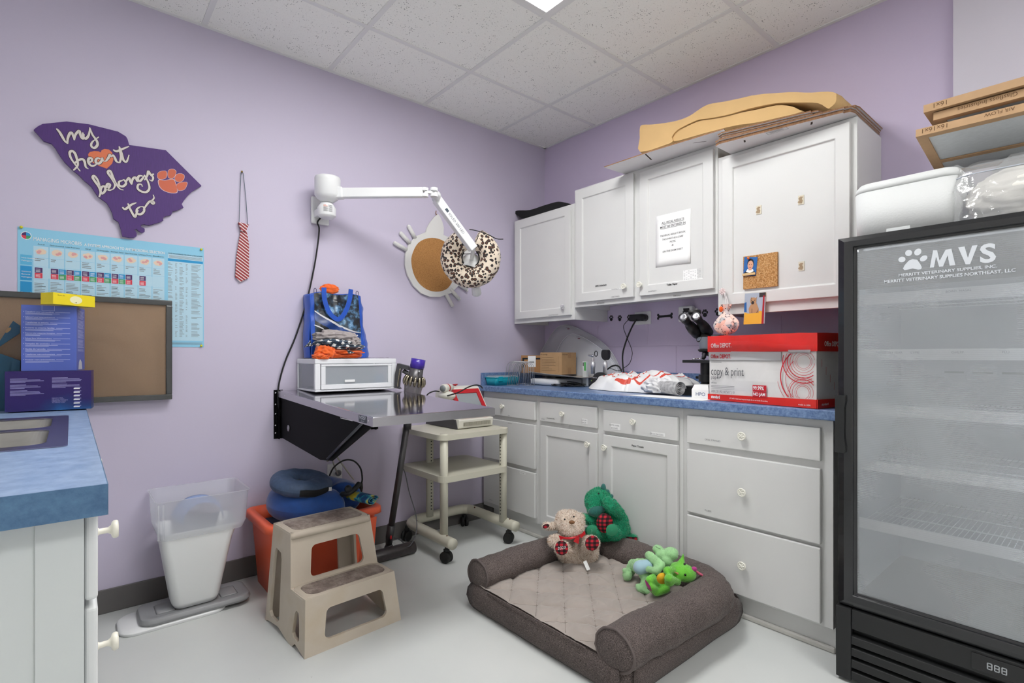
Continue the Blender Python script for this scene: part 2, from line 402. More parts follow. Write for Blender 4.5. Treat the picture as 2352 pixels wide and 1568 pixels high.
# base units
def carcass(x0, x1, parent, xend=False):
    m = MB(); z0, z1 = .095, CT-.038
    m.box(x0, x1, -.60, -.015, z0, z1); m.build('body', WHITE, parent, bevel=.0015)
    MB().box(x0, x1, -.575, -.03, .0, z0).build('toe_kick', WHITE, parent)
b1 = thing('base_cabinet', 'white base cabinet with three drawers standing behind the wheeled cart in the corner', 'cabinet', (.28, -.3, 0))
carcass(.012, .558, b1); 
for z0, z1, kz in ((.728, .842, .795), (.430, .700, .548), (.128, .405, .26)):
    d = slab('drawer', .035, .552, z0, z1, -.60, b1); knob((.252, -.62, kz), d)
    if kz > .7: lab('MEDS', .30, .735, .008, d)
    elif kz > .5: lab('MUZZLES', .30, .685, .009, d)
    else: lab('BAND AIDS', .42, .385, .008, d, strip=True); lab('ICE PACKS', .10, .15, .008, d)
b2 = thing('base_cabinet', 'white middle base cabinet with two drawers above a pair of panelled doors', 'cabinet', (1.05, -.3, 0))
carcass(.5585, 1.553, b2)
d = slab('drawer', .597, 1.040, .731, .846, -.60, b2); knob((.795, -.62, .791), d)
lab('ETWN', .615, .742, .009, d); lab('Histoplasma slides', .66, .752, .009, d, mi=INK, bold=.01); lab('SUTURE|BLADES', .955, .765, .010, d, strip=True, al='C')
d = slab('drawer', 1.087, 1.532, .724, .836, -.60, b2); knob((1.289, -.62, .793), d)
lab('NOTE PAPER|BAGGIES', 1.165, .758, .011, d, strip=True, al='C'); lab('ZIPLOC BAGGIES', 1.42, .742, .010, d, strip=True, al='C')
d = shaker('door', .600, 1.042, .115, .705, -.60, b2); knob((.987, -.62, .640), d, r=.0175)
d = shaker('door', 1.087, 1.532, .115, .705, -.60, b2); knob((1.105, -.62, .639), d, r=.0175)
lab('Paper Towels', 1.275, .668, .013, d, mi=INK, bold=.02)
b3 = thing('base_cabinet', 'white base cabinet with three wide drawers beside the glass door fridge', 'cabinet', (1.86, -.3, 0))
carcass(1.5535, 2.178, b3)
for z0, z1, kz in ((.724, .851, .787), (.408, .696, .551), (.108, .395, .243)):
    d = slab('drawer', 1.580, 2.140, z0, z1, -.60, b3); knob((1.846, -.62, kz), d, r=.0185)
    if kz > .7: lab('ORAL SYRINGES', 1.672, .748, .010, d)
    elif kz > .5: lab('FLUIDS', 1.672, .432, .010, d)
struct(MB().box(.012, 2.18, -.592, -.5755, 0, .022).build('trim_2', mat('toe moulding', 'BFBDB8', .6, var=.08, vs=20), bevel=.006))
struct(MB().box(.0, .10, -.592, -.5925+.012, .0, .105).build('baseboard_return', BASEB))
# blue laminate tops
def laminate(name, a, b, sc_=60, st=None):
    N = NT(name); c = N.coord('Object', st); t = N.n('TexNoise', i_Scale=sc_, i_Detail=6.0, i_Roughness=.7); N.l(c, t.inputs[0])
    N.l(N.ramp(t.outputs['Fac'], [(.32, rgba(a)), (.68, rgba(b))]), N.b.inputs['Base Color']); N.b.inputs['Roughness'].default_value = .33
    return N.mat
LAM = laminate('blue laminate', '455F8E', '7F99BF', 75)
LAMS = laminate('streaked blue laminate', '7590B8', 'A3B9D8', 22, (1, 1, 1))
LAME = laminate('mottled blue laminate edge', '3A5A80', '5F86A8', 22)
cn = thing('countertop', 'long blue laminate worktop running along the white base cabinets', 'countertop', (1.1, -.32, CT-.038))
MB().box(.003, 2.205, -.645, -.003, CT-.038, CT).build('worktop', LAM, cn, bevel=.005, seg=3)
MB().box(.022, 2.205, -.022, -.002, CT, CT+.10).build('backsplash', LAM, cn, bevel=.002)
MB().box(.003, .022, -.62, -.002, CT, CT+.085).build('side_splash', LAM, cn, bevel=.002)
# wall units
def wallunit(name, label, x0, x1, z0, z1, doors, depth=.33):
    t = thing(name, label, 'cabinet', ((x0+x1)/2, -depth/2, z0)); m = MB(); e = .018; yb = -depth; fr = .05
    m.box(x0, x0+e, yb+.0195, -.002, z0, z1); m.box(x1-e, x1, yb+.0195, -.002, z0, z1)
    m.box(x0+e, x1-e, yb+.019, -.004, z0+.028, z0+.045); m.box(x0+e, x1-e, yb+.019, -.004, z1-e, z1-.0004)
    m.box(x0+e, x1-e, -.02, -.003, z0+.045, z1-e); m.box(x0, x1, yb, yb+.0195, z0, z1)
    m.build('body', WHITE, t, bevel=.0015); return t
u1 = wallunit('wall_cabinet', 'low white single door wall cabinet in the room corner', .025, .6145, 1.356, 2.098, 1)
d = shaker('door', .058, .594, 1.386, 2.080, -.33, u1, .05); flower_knob((.543, -.35, 1.440), d, m_=[mat('chrome flower', 'E4E4E6', .2, 1)])
lab('EQUINE MEDICATION', .40, 1.392, .009, d, y=-.351)
u2 = wallunit('wall_cabinet', 'white double door wall cabinet with a printed notice on its right door', .617, 1.578, 1.432, 2.178, 2)
d = shaker('door', .640, 1.081, 1.460, 2.162, -.33, u2, .055); knob((1.027, -.35, 1.523), d, r=.0175)
lab('100% Underbark', .80, 1.545, .013, d, y=-.345, mi=INK, bold=.03); lab('PHARMACY', .93, 1.512, .010, d, y=-.351); lab('INJECTABLES', .93, 1.468, .010, d, y=-.351)
d = shaker('door', 1.124, 1.563, 1.460, 2.155, -.33, u2, .055); knob((1.135, -.35, 1.522), d, r=.0175)
lab('PHARMACY', 1.185, 1.476, .010, d, y=-.351); lab('Toilet Paper', 1.30, 1.500, .013, d, y=-.351, mi=INK, bold=.03)
lab('AUTOCLAVE', .80, 1.440, .010, u2, y=-.3305, mi=INK); lab('FOR SALE', 1.33, 1.440, .010, u2, y=-.3305, mi=INK)
u3 = wallunit('wall_cabinet', 'white wide single door wall cabinet holding the cork tile', 1.5795, 2.178, 1.326, 2.106, 1)
d = shaker('door', 1.609, 2.157, 1.372, 2.085, -.33, u3, .053)
fk = flower_knob((1.620, -.35, 1.437), d, m_=[mat('red and white flower', 'E9D5D5', .3)])
for (a, b) in ((1743, 482), (1840, 459), (1841, 611)):
    p = Y(-.3431, a, b); m = MB().box(p.x-.012, p.x+.012, -.345, -.3419, p.z-.02, p.z+.02)
    t_ = [(-.008, -.014), (.004, -.016), (.008, -.004), (.003, .004), (.009, .012), (-.002, .015), (-.010, .008), (-.006, -.002), (-.014, -.008)]
    m.prism([p+V((u_, -.0021, v_)) for u_, v_ in t_], (0, -.0008, 0), 1)
    m.build('adhesive_pad', [mat('foam tape', 'D9D2C0', .9), mat('torn foam tape', 'A58F75', .95, var=.1, vs=90)], d)
# ------------------------------------------------------------ paper notice and stuff on the doors
n = thing('notice', 'white printed paper notice taped to the right door of the double wall cabinet', 'notice', (1.35, -.345, 1.62))
A = Y(-.3435, 1505, 496); B = Y(-.3435, 1587, 480); C_ = Y(-.3435, 1586, 603); D_ = Y(-.3435, 1507, 614)
x0, x1, zb, zt = (A.x+D_.x)/2, (B.x+C_.x)/2, (C_.z+D_.z)/2, (A.z+B.z)/2
def sheet(u, v):
    cu = .010*max(0, u-.55)*max(0, .35-v)*4
    return (x0+(x1-x0)*u, -.3432-cu, zb+(zt-zb)*v)
MB().grid(sheet, 9, 9).build('sheet', PAPER, n, solid=.0004)
m = MB(); xc = (x0+x1)/2; H = zt-zb; Wd = x1-x0
def tl(t, fz, sz, fw, mi=0, sh=0, un=False):
    z = zb+H*fz; m.text(t, (xc, -.3442, z), (1, 0, 0), (0, 0, 1), sz, mi, al='C', fitw=Wd*fw, shear=sh, bold=.005)
    if un: m.rect((xc-Wd*fw/2, -.3442, z-.004), (1, 0, 0), (0, 0, 1), Wd*fw, .0012, mi)
tl('ALL FECAL RESULTS', .82, .017, .64, un=True); tl('MUST BE ENTERED IN', .74, .017, .72, un=True)
tl('THE FECAL RESULTS BOOK,', .58, .013, .72, 1, .25); tl('THE CHART AS A CARE', .505, .013, .60, 1, .25); tl('NOTE,', .44, .013, .17, 1, .25)
tl('&', .37, .013, .05, 1, .25); tl('ON THE EXAM SHEET', .27, .013, .58, 1, .25)
m.build('printed_text', [INK, mat('dark grey print', '4A4A4C', .8)], n)
p0 = Y(-.3425, 1569, 621); p1 = Y(-.3425, 1602, 641); nt = MB().box(p0.x, p1.x, -.3428, -.3422, p1.z, p0.z); nt = nt.build('conversion_chart', PAPER)
tag(nt, 'tiny clear chart sticker with rows of faint numbers below the notice', 'sticker')
m = MB(); r_ = random.Random(3)
for j in range(7):
    for i in range(8):
        if r_.random() < .75: m.rect((p0.x+.004+i*.0125, -.3429, p1.z+.005+j*.0075), (1, 0, 0), (0, 0, 1), .008, .002)
m.build('printed_rows', mat('faint print', 'B4B4B6', .8), nt)
def cork(name, a='9A6A3A', b='C79A66', s=190):
    N = NT(name); c = N.coord(); t = N.n('TexVoronoi', i_Scale=float(s)); N.l(c, t.inputs['Vector'])
    N.l(N.ramp(t.outputs['Color'], [(.1, rgba(a)), (.5, rgba('B8864F')), (.9, rgba(b))]), N.b.inputs['Base Color']); N.b.inputs['Roughness'].default_value = .95
    return N.mat
A = Y(-.349, 1708, 588); B = Y(-.349, 1786, 660)
ck = MB().box(A.x, B.x, -.353, -.3423, (Y(-.349, 1710, 663).z+Y(-.349, 1786, 658).z)/2, (A.z+Y(-.349, 1786, 580).z)/2).build('cork_tile', cork('cork tile', '8A5E32', 'D0A878', 260))
tag(ck, 'square cork tile stuck on the wide wall cabinet door', 'cork board')
# boy portrait held on the cork
def card(name, tl_, tr_, br_, bl_, y, mats, label, cat_, paint, th=.0012):
    t = thing(name, label, cat_, Y(y, *bl_)); q = [Y(y, *p) for p in (bl_, br_, tr_, tl_)]
    MB().prism(q, (0, th, 0)).build('print', mats[0], t); m = MB()
    def P(a, b, k=0): return (q[0]*(1-a)*(1-b)+q[1]*a*(1-b)+q[2]*a*b+q[3]*(1-a)*b)+V((0, -.0004-k*.0003, 0))
    paint(m, P); m.build('picture', mats, t); return t
def blobp(m, P, cx, cy, rx, ry, mi, k=0, n=20): m.poly([P(cx+rx*math.cos(-2*PI*i/n), cy+ry*math.sin(-2*PI*i/n), k) for i in range(n)][::-1], mi)
def polyp(m, P, pts, mi, k=0): m.poly([P(a, b, k) for a, b in pts], mi)
SK = mat('photo skin tone', 'D9A184', .5); HAIR = mat('photo dark hair', '2A1C18', .5); BLUEP = mat('photo blue', '2463A8', .4)
YEL = mat('photo yellow', 'E8B23A', .5); PGR = mat('photo grey blue', 'A9B4C4', .5); FAWN = mat('photo fawn dog', 'B98F68', .5); DKM = mat('photo dark mask', '332A2A', .5)
def boy(m, P):
    polyp(m, P, [(0, 0), (1, 0), (1, 1), (0, 1)], 1)
    polyp(m, P, [(0, .02), (1, .02), (.92, .2), (.72, .3), (.5, .26), (.3, .3), (.08, .2)], 2, 1)
    polyp(m, P, [(.2, .22), (.5, .16), (.8, .24), (.74, .36), (.3, .36)], 3, 2)
    polyp(m, P, [(.4, .3), (.64, .3), (.62, .42), (.42, .42)], 4, 3)
    blobp(m, P, .52, .66, .25, .26, 2, 3); blobp(m, P, .52, .57, .22, .24, 4, 4)
    blobp(m, P, .44, .6, .03, .02, 2, 5); blobp(m, P, .61, .6, .03, .02, 2, 5); blobp(m, P, .52, .44, .08, .02, 5, 5)
card('portrait_photo', (1710, 590), (1740, 590), (1736, 633), (1707, 634), -.3545, [BLUEP, BLUEP, mat('photo navy', '141420', .5), PAPER, SK, mat('photo pink', 'B8505A', .5)],
     'small school portrait photo pinned at the left of the cork tile', 'photo', boy)
A = Y(-.3575, 1706, 634); B = Y(-.3575, 1735, 625)
tag(MB().box(A.x, B.x, -.3625, -.356, A.z, B.z).build('wooden_peg', mat('pale wood', 'D9B884', .7, var=.08, vs=40), bevel=.001), 'pale wooden clothes peg across the bottom of the school portrait', 'clothes peg')
p = Y(-.357, 1720, 593); tag(MB().lathe(p, (0, -1, 0), [(.003, 0), (.0045, .002), (.006, .004), (.006, .007), (.0001, .009)], 16).build('push_pin', mat('orange pin', 'D8702A', .4)), 'orange push pin above the school portrait', 'push pin')
def dog(m, P):
    polyp(m, P, [(0, 0), (1, 0), (1, 1), (0, 1)], 1)
    polyp(m, P, [(0, .4), (.13, .4), (.1, .72), (0, .7)], 2, 1); polyp(m, P, [(.7, .85), (1, .86), (1, 1), (.7, 1)], 6, 1)
    polyp(m, P, [(.86, 0), (.96, 0), (.96, .9), (.88, .9)], 5, 2)
    polyp(m, P, [(.0, 0), (.86, 0), (.86, .4), (.74, .42), (.7, .36), (.2, .35), (.02, .39)], 3, 3)
    polyp(m, P, [(.26, .36), (.72, .36), (.7, .5), (.62, .62), (.56, .7), (.3, .62), (.22, .5)], 4, 4)
    blobp(m, P, .43, .74, .15, .12, 4, 5); polyp(m, P, [(.29, .78), (.36, .8), (.32, .89)], 4, 5); polyp(m, P, [(.5, .8), (.58, .78), (.6, .88)], 4, 5)
    blobp(m, P, .41, .69, .07, .055, 6, 6); blobp(m, P, .34, .76, .02, .015, 6, 6); blobp(m, P, .5, .765, .02, .015, 6, 6)
    polyp(m, P, [(.38, .36), (.4, .36), (.4, .5), (.38, .5)], 6, 6); polyp(m, P, [(.6, .36), (.64, .36), (.7, .5)], 6, 6)
card('greeting_card', (1711, 674), (1759, 671), (1756, 743), (1708, 745), -.354, [YEL, PGR, BLUEP, YEL, FAWN, mat('photo red', 'A81E28', .5), DKM],
     'card with a tan bulldog on a yellow chair, tucked under the wide wall cabinet door', 'greeting card', dog)
# ------------------------------------------------------------ things on the left wall (plane x = 0)
def z1(a, b, x=.0): return X(x, a/3.92, 220+b/3.92)          # crop coordinates used while tracing the sign
wood = mat('purple painted wood', '4B2A70', .6, var=.14, vs=6, stretch=(1, 90, 4), bump=.06, bs=60)
SG = thing('wall_sign', 'purple wooden state shaped sign with script lettering, an orange heart and paw', 'wall sign', X(.0, 260, 420))
out = [(305,315),(340,285),(385,262),(600,240),(800,265),(1060,330),(1130,372),(1145,395),(1162,450),(1490,497),(1810,815),(1720,870),(1690,900),(1650,950),(1632,980),(1648,1010),(1590,1035),(1550,1045),(1540,1075),(1480,1090),(1462,1105),(1468,1125),(1440,1140),(1340,1170),(1290,1160),(1265,1168),(1270,1185),(1300,1200),(1300,1225),(1280,1237),(1250,1225),(1225,1202),(1210,1210),(1228,1240),(1228,1265),(1205,1280),(1160,1280),(1100,1268),(1085,1200),(1065,1140),(1020,1110),(1010,1060),(985,1010),(960,970),(880,910),(820,820),(760,770),(700,710),(660,680),(580,600),(530,530),(500,480),(465,437),(395,415),(350,365)]
MB().prism([z1(a, b, .004) for a, b in out], (.013, 0, 0)).build('board', [wood], SG)
MB().prism([z1(a-(a-1050)*.003, b-(b-700)*.003, .0035) for a, b in out], (.0008, 0, 0)).build('backing', mat('raw wood edge', '8A6A5A', .8), SG)
SX = .0173
heart = [(905,510),(890,500),(850,497),(810,505),(793,525),(800,560),(830,600),(890,630),(962,655),(1010,610),(1022,570),(1010,510),(980,483),(940,478),(915,490)]
MB().prism([z1(a, b, SX) for a, b in heart], (.0006, 0, 0)).build('heart', mat('orange paint', 'D9744E', .6), SG)
def S_(*l): return [(p[0], p[1]) for p in l]
strokes = [
 [(508,295),(535,325),(556,360),(582,405),(608,432)], [(608,432),(610,385),(630,338),(648,335),(658,365),(668,400)], [(668,400),(680,350),(712,316),(722,345),(736,380),(752,384),(757,345)],
 [(745,330),(752,372),(775,385),(800,350),(806,300)], [(806,285),(832,350),(868,400),(878,440),(850,470),(822,452),(832,415),(890,370)],
 [(660,672),(700,625),(690,560),(672,515),(648,497),(628,512),(636,555),(672,612),(722,680)], [(668,612),(705,580),(745,572),(762,595),(772,640),(796,658)],
 [(796,605),(828,585),(822,562),(800,566),(796,600),(822,630),(855,625),(880,600)], [(905,570),(880,560),(862,580),(868,605),(895,608),(918,580),(920,560),(930,585),(952,590)],
 [(952,590),(975,560),(990,532),(1002,545),(1020,530)], [(1018,530),(1035,560),(1048,590),(1078,604)], [(1078,604),(1090,550),(1082,500),(1072,455)], [(1075,458),(1095,520),(1112,580),(1140,592),(1162,532)], [(1018,485),(1050,500),(1100,480),(1162,455)],
 [(892,912),(905,870),(890,820),(855,770),(835,735),(850,722),(880,760),(900,820),(918,880)], [(905,860),(918,820),(945,818),(948,850),(925,880),(905,882)],
 [(950,850),(978,830),(990,800),(968,795),(958,830),(985,850),(1022,838)], [(1022,838),(1035,800),(1010,750),(975,700),(975,680),(995,680),(1020,740),(1050,800),(1080,838),(1112,848)],
 [(1100,762),(1072,775),(1075,808),(1108,815),(1135,788),(1118,758),(1100,762)], [(1130,778),(1160,740),(1172,770),(1184,800)], [(1184,800),(1195,750),(1220,735),(1235,768),(1256,762)],
 [(1285,722),(1252,722),(1240,750),(1260,768),(1290,735),(1300,712)], [(1300,712),(1330,770),(1345,830),(1320,865),(1275,862),(1240,835),(1245,800),(1272,798),(1282,818)],
 [(1300,760),(1325,720),(1335,680),(1352,705),(1378,735),(1368,765),(1345,755)], [(1340,700),(1365,712),(1386,702)],
 [(1152,968),(1172,1020),(1212,1088),(1226,1065),(1245,1030)], [(1102,1002),(1128,1020),(1180,982),(1228,962)], [(1262,998),(1232,1022),(1235,1060),(1270,1065),(1298,1035),(1292,1002),(1262,998)],
 [(1290,1028),(1318,985),(1350,950),(1385,958),(1378,972),(1362,955),(1386,920),(1378,890)]]
mb = MB()
for k, st_ in enumerate(strokes): P = [z1(a, b, SX) for a, b in st_]; mb.ribbon(P, .0135, .0006+k*.00001, (1, 0, 0), 0); 
mb.build('lettering_outline', mat('lettering outline', '3A2A30', .7), SG)
mb = MB()
for k, st_ in enumerate(strokes): P = [z1(a, b, SX) for a, b in st_]; mb.ribbon(P, .0092, .0011+k*.00001, (1, 0, 0), 0)
mb.build('lettering', mat('cream lettering', 'D6CFC9', .7), SG)
paw = [[(1425,755),(1480,760),(1560,748),(1585,790),(1600,850),(1590,875),(1530,875),(1465,850),(1430,810)], [(1415,705),(1440,680),(1490,675),(1505,700),(1495,740),(1450,755),(1420,740)],
 [(1508,700),(1520,665),(1560,658),(1588,680),(1575,725),(1545,748),(1515,735)], [(1572,735),(1590,705),(1630,698),(1660,715),(1655,755),(1620,778),(1580,765)], [(1588,800),(1620,780),(1680,775),(1686,800),(1660,845),(1610,855),(1590,830)]]
mb = MB(); mb2 = MB()
for p in paw:
    q = cat([z1(a, b, SX) for a, b in p], 4, True); c_ = sum(q, V())/len(q)
    mb2.prism(q, (.0006, 0, 0)); mb.prism([c_+(k_-c_)*.93+V((.0006, 0, 0)) for k_ in q], (.0004, 0, 0))
mb2.build('paw_outline', mat('pale paw outline', 'D8C0C8', .7), SG); mb.build('paw_mark', mat('orange paint paw', 'CB6446', .6), SG)
# poster
PO = thing('poster', 'light blue antimicrobial chart poster pinned to the wall behind the framed board', 'poster', (0, -2.62, 1.166))
py0, py1, pz0, pz1 = -2.945, -2.291, 1.166, 1.645; PX = .0016
pm = [mat('poster pale blue', 'B5D6E6', .6), mat('poster blue', '5BB4DC', .6), mat('poster mid blue', '8CC8E4', .6), mat('poster deep blue', '1E93CC', .6), mat('poster purple', '4A2A66', .6), mat('poster red', 'D63A50', .6),
      mat('poster green', '3E9A62', .6), PAPER, INKG, mat('poster skin', 'E4CDB8', .6), mat('poster rose', 'D9A0A0', .6), INK]
MB().box(.0006, PX, py0, py1, pz0, pz1).build('sheet', pm[2], PO)
mb = MB(); r_ = random.Random(7)
def pr(y0, y1, za, zb, mi, k=1): mb.rect((PX+.0003*k, y0, za), (0, 1, 0), (0, 0, 1), y1-y0, zb-za, mi)
def pt(t, y, z, s, mi=7, **k): mb.text(t, (PX+.0012, y, z), (0, 1, 0), (0, 0, 1), s, mi, **k)
def py(zx): return X(0, zx/3.4096, 600).y
cols = [py(q) for q in (258, 384, 507, 630, 747, 862, 972, 1080, 1190, 1290)]
ptop = pz1-.066
pr(py0+.008, cols[0]-.003, ptop-.085, ptop-.045, 1); pr(py0+.008, cols[0]-.003, ptop-.148, ptop-.09, 3); pr(py0+.008, cols[0]-.003, pz0+.01, ptop-.153, 3)
for k_, zz in enumerate((ptop-.06, ptop-.115, ptop-.20)):
    for i, t_ in enumerate((('Most Common', 'Pathogens'), ('Common', 'Bacterial', 'Pathogens'), ('Empirical', 'Antimicrobial', 'First Choices'))[k_]): pt(t_, py0+.012, zz-.011*i, .0075)
names = ['Aural', 'Gastrointestinal', 'Lower Respiratory', 'Oral', 'Orthopedic', 'Skin/Soft Tissue', 'Upper Respiratory', 'Urinary Tract', 'Bloodborne']
for i in range(9):
    a, b = cols[i]+.0015, cols[i+1]-.0015; w_ = b-a; pr(a, b, pz0+.01, ptop-.005, 0)
    pt(names[i], (a+b)/2, ptop+.001, .0075, 11, al='C', fitw=min(w_*.95, len(names[i])*.0042))
    cy_, cz_ = (a+b)/2, ptop-.027                       # anatomy drawing
    pts = [(cy_+.019*math.cos(q*.5)*(.8+.25*r_.random()), cz_+.014*math.sin(q*.5)*(.75+.35*r_.random())) for q in range(12)]
    mb.poly([(PX+.0007, p, q) for p, q in pts], 9)
    for _ in range(3):
        c2 = (cy_+r_.uniform(-.009, .009), cz_+r_.uniform(-.006, .006)); mb.poly([(PX+.0010+_*.0002, c2[0]+.008*math.cos(q*.8)*(.5+.5*r_.random()), c2[1]+.005*math.sin(q*.8)) for q in range(8)], 10)
    for j in range(1+r_.randrange(4)): pr(a+.004, a+.012+r_.random()*w_*.5, ptop-.058-j*.007, ptop-.0555-j*.007, 8, 2)
    if i < 8:
        zz = ptop-.093; h = .021; q = .0235
        pr(a+.004, a+.004+q, zz-h, zz, 4, 2); pr(a+.004, a+.004+q, zz-2*h-.001, zz-h-.001, 5, 2)
        if i not in (0, 6, 7): pr(a+.005+q, a+.005+2*q, zz-h, zz, 3, 2); pr(a+.005+q, a+.005+2*q, zz-2*h-.001, zz-h-.001, 6, 2)
        else: pr(a+.005+q, a+.005+2*q, zz-2*h, zz, 0, 2)
        for e_ in range(2):
            for g_ in range(2):
                if g_ == 0 or i not in (0, 6, 7):
                    for l_ in range(3): pr(a+.007+g_*(q+.001), a+.007+g_*(q+.001)+.014, zz-.007-e_*(h+.001)-l_*.005, zz-.0055-e_*(h+.001)-l_*.005, 7, 3)
    zz = ptop-.150
    while zz > pz0+.15:
        if r_.random() < .88: pr(a+.003, a+.003+w_*r_.uniform(.35, .85), zz-.002, zz, 11 if r_.random() < .12 else 8, 2)
        zz -= .0062
    for zz in (ptop-.052, ptop-.088, ptop-.14): pr(a, b, zz-.0006, zz, 1, 2)
a, b = py(1315), py(1588)
pr(a, b, pz0+.03, pz1-.045, 0); pr(a, b, pz1-.078, pz1-.066, 3, 2)
pt('DOSES RECOMMENDED FOR DRUGS LISTED IN CHART', (a+b)/2, pz1-.045, .008, 11, al='C', fitw=(b-a)*.98)
for j in range(4): pr(a+.004, b-.004, pz1-.052-j*.0035, pz1-.0508-j*.0035, 8, 2)
zz = pz1-.086
while zz > pz0+.05:
    for c0, c1 in ((0, .14), (.2, .27), (.32, .46), (.5, .56), (.66, .97)):
        if r_.random() < .8: pr(a+(b-a)*c0, a+(b-a)*(c0+(c1-c0)*r_.uniform(.5, 1)), zz-.0017, zz, 8, 2)
    zz -= .0058
for j in range(3): pr(a+.002, b-.003, pz0+.012+j*.004, pz0+.0133+j*.004, 8, 2)
pt('MANAGING MICROBES', py(262), pz1-.050, .022, 7, fitw=py(640)-py(262)); pt('A SYSTEMS APPROACH TO ANTIMICROBIAL SELECTION', py(660), pz1-.050, .0165, 7, fitw=py(1288)-py(660), bold=.012)
c_ = (py(205), pz1-.033)
def disc(r0, mi, k, a0=0, a1=2*PI): mb.poly([(PX+.0003*k, c_[0], c_[1])]*(a1-a0 < 6)+[(PX+.0003*k, c_[0]+r0*math.cos(a0+(a1-a0)*q/12), c_[1]+r0*math.sin(a0+(a1-a0)*q/12)) for q in range(13 if a1-a0 < 6 else 12)], mi)
disc(.0165, 7, 2); disc(.014, 3, 3, 0, PI/2); disc(.014, 4, 3, PI/2, PI); disc(.014, 5, 3, PI, 1.5*PI); disc(.014, 6, 3, 1.5*PI, 2*PI)
mb.build('printed_chart', pm, PO)
def pin(p, nrm, col, label):
    tag(MB().lathe(p, nrm, [(.0012, 0), (.0045, .001), (.0055, .004), (.005, .008), (.0001, .0095)], 16).build('push_pin', mat(col[0], col[1], .35)), label, 'push pin')
yel = ('yellow pin', 'D9D22A')
pin(X(.0015, 49, 522), (1, 0, 0), yel, 'yellow push pin in the top left corner of the blue poster')
pin(X(.0015, 462, 573), (1, 0, 0), yel, 'yellow push pin in the top right corner of the blue poster')
pin(X(.0015, 462, 794), (1, 0, 0), yel, 'yellow push pin in the bottom right corner of the blue poster')
# framed board still in its wrap
FB = thing('framed_board', 'large cork board in a dark frame, still in plastic wrap, standing behind the sink boxes', 'bulletin board', (.04, -2.85, .922))
fy0, fy1, fz0, fz1 = -3.33, -2.424, .9235, 1.380; fw = .024
mb = MB()
for q in ((fy0, fy1, fz0, fz0+fw), (fy0, fy1, fz1-fw, fz1), (fy0, fy0+fw, fz0+fw, fz1-fw), (fy1-fw, fy1, fz0+fw, fz1-fw)): mb.box(.012, .036, *q)
mb.build('frame', mat('dark frame', '23282C', .3, var=.3, vs=60, coat=.6), FB, bevel=.003)
MB().box(.010, .024, fy0+.02, fy1-.02, fz0+.02, fz1-.02).build('cork_panel', mat('wrapped cork', 'A88B70', .75, var=.06, vs=300), FB)
N = NT('clear shrink wrap'); tb = N.n('BsdfTransparent'); gl = N.n('BsdfGlossy', i_Roughness=.15); mx = N.n('MixShader'); fr = N.n('Fresnel', i_IOR=1.25)
t = N.n('TexNoise', i_Scale=9.0, i_Detail=5.0); N.l(N.coord('Object', (1, 3, 1)), t.inputs[0]); bp = N.n('Bump', i_Strength=.5, i_Distance=.004); N.l(t.outputs['Fac'], bp.inputs['Height']); N.l(bp.outputs[0], gl.inputs['Normal'])
N.l(N.math('ADD', fr.outputs[0], .02), mx.inputs[0]); N.l(tb.outputs[0], mx.inputs[1]); N.l(gl.outputs[0], mx.inputs[2]); N.l(mx.outputs[0], N.t.nodes['Material Output'].inputs[0]); WRAP = N.mat
def wr(u, v): 
    y = fy0-.002+(fy1-fy0+.004)*u; z = fz0-.002+(fz1-fz0+.004)*v
    return (.0385+.0012*noise.noise(V((y*14, z*14, 0)))+(.0015 if min(u, 1-u, v, 1-v) < .05 else -.001), y, z)
MB().grid(wr, 60, 34).build('shrink_wrap', WRAP, FB)
# tie on its elastic
TI = thing('necktie', 'small red and white striped necktie hanging from a nail on its elastic', 'necktie', X(.01, 555, 640))
N = NT('red striped tie'); sp = N.n('SeparateXYZ'); N.l(N.coord(), sp.inputs[0])
q = N.math('ADD', N.math('MULTIPLY', sp.outputs[1], 44.0), N.math('MULTIPLY', sp.outputs[2], 62.0)); s_ = N.math('GREATER_THAN', N.math('FRACT', q), .66)
N.l(N.mix(s_, rgba('8E1420'), rgba('E0D0D0')), N.b.inputs['Base Color']); N.b.inputs['Roughness'].default_value = .5; TIEM = N.mat
def zt(a, b, x=.004): return X(x, a/3.92, 220+b/3.92)
L_ = [zt(2175, 1215), zt(2150, 1300), zt(2132, 1400), zt(2120, 1530)]; 
mb = MB()
tl_ = [X(.006, 552, 531), X(.006, 566, 531), X(.006, 571, 560), X(.006, 571, 638), X(.006, 551, 648), X(.006, 540, 636), X(.006, 543, 585)]
mb.prism(tl_, (.007, 0, 0)); mb.build('blade', TIEM, TI, bevel=.002)
kn = [X(.006, 546, 511), X(.006, 570, 517), X(.006, 563, 533), X(.006, 553, 531)]; MB().prism(kn, (.016, 0, 0)).build('knot', TIEM, TI, bevel=.004)
el = MB(); nl = X(.008, 555.5, 397); el.tube([X(.010, 549, 513), X(.008, 551, 460), X(.008, 553.5, 400), nl, X(.008, 559, 402), X(.008, 565, 460), X(.010, 569, 518)], .0014, 6, smooth=4); el.build('elastic', mat('grey elastic', '3E5560', .7), TI)
tag(MB().cyl(X(0, 555.5, 395), X(.014, 555.5, 394), .0012, n=8).lathe(X(.013, 555.5, 394), (1, 0, 0), [(.004, 0), (.0045, .0015), (.0001, .003)], 12).build('nail', mat('brass', 'B9963C', .3, 1)), 'brass nail holding the elastic of the small tie', 'nail')
# cat shaped cork board
CB = thing('cat_cork_board', 'white cat face shaped frame with a round cork centre hanging tilted on the wall', 'cork board', X(0, 1000, 690))
def zc(a, b, x=.006): return X(x, 600+a/3.92, 380+b/3.92)
FW_ = mat('white cat frame', 'DDDCDA', .45)
c0 = zc(1530, 900); 
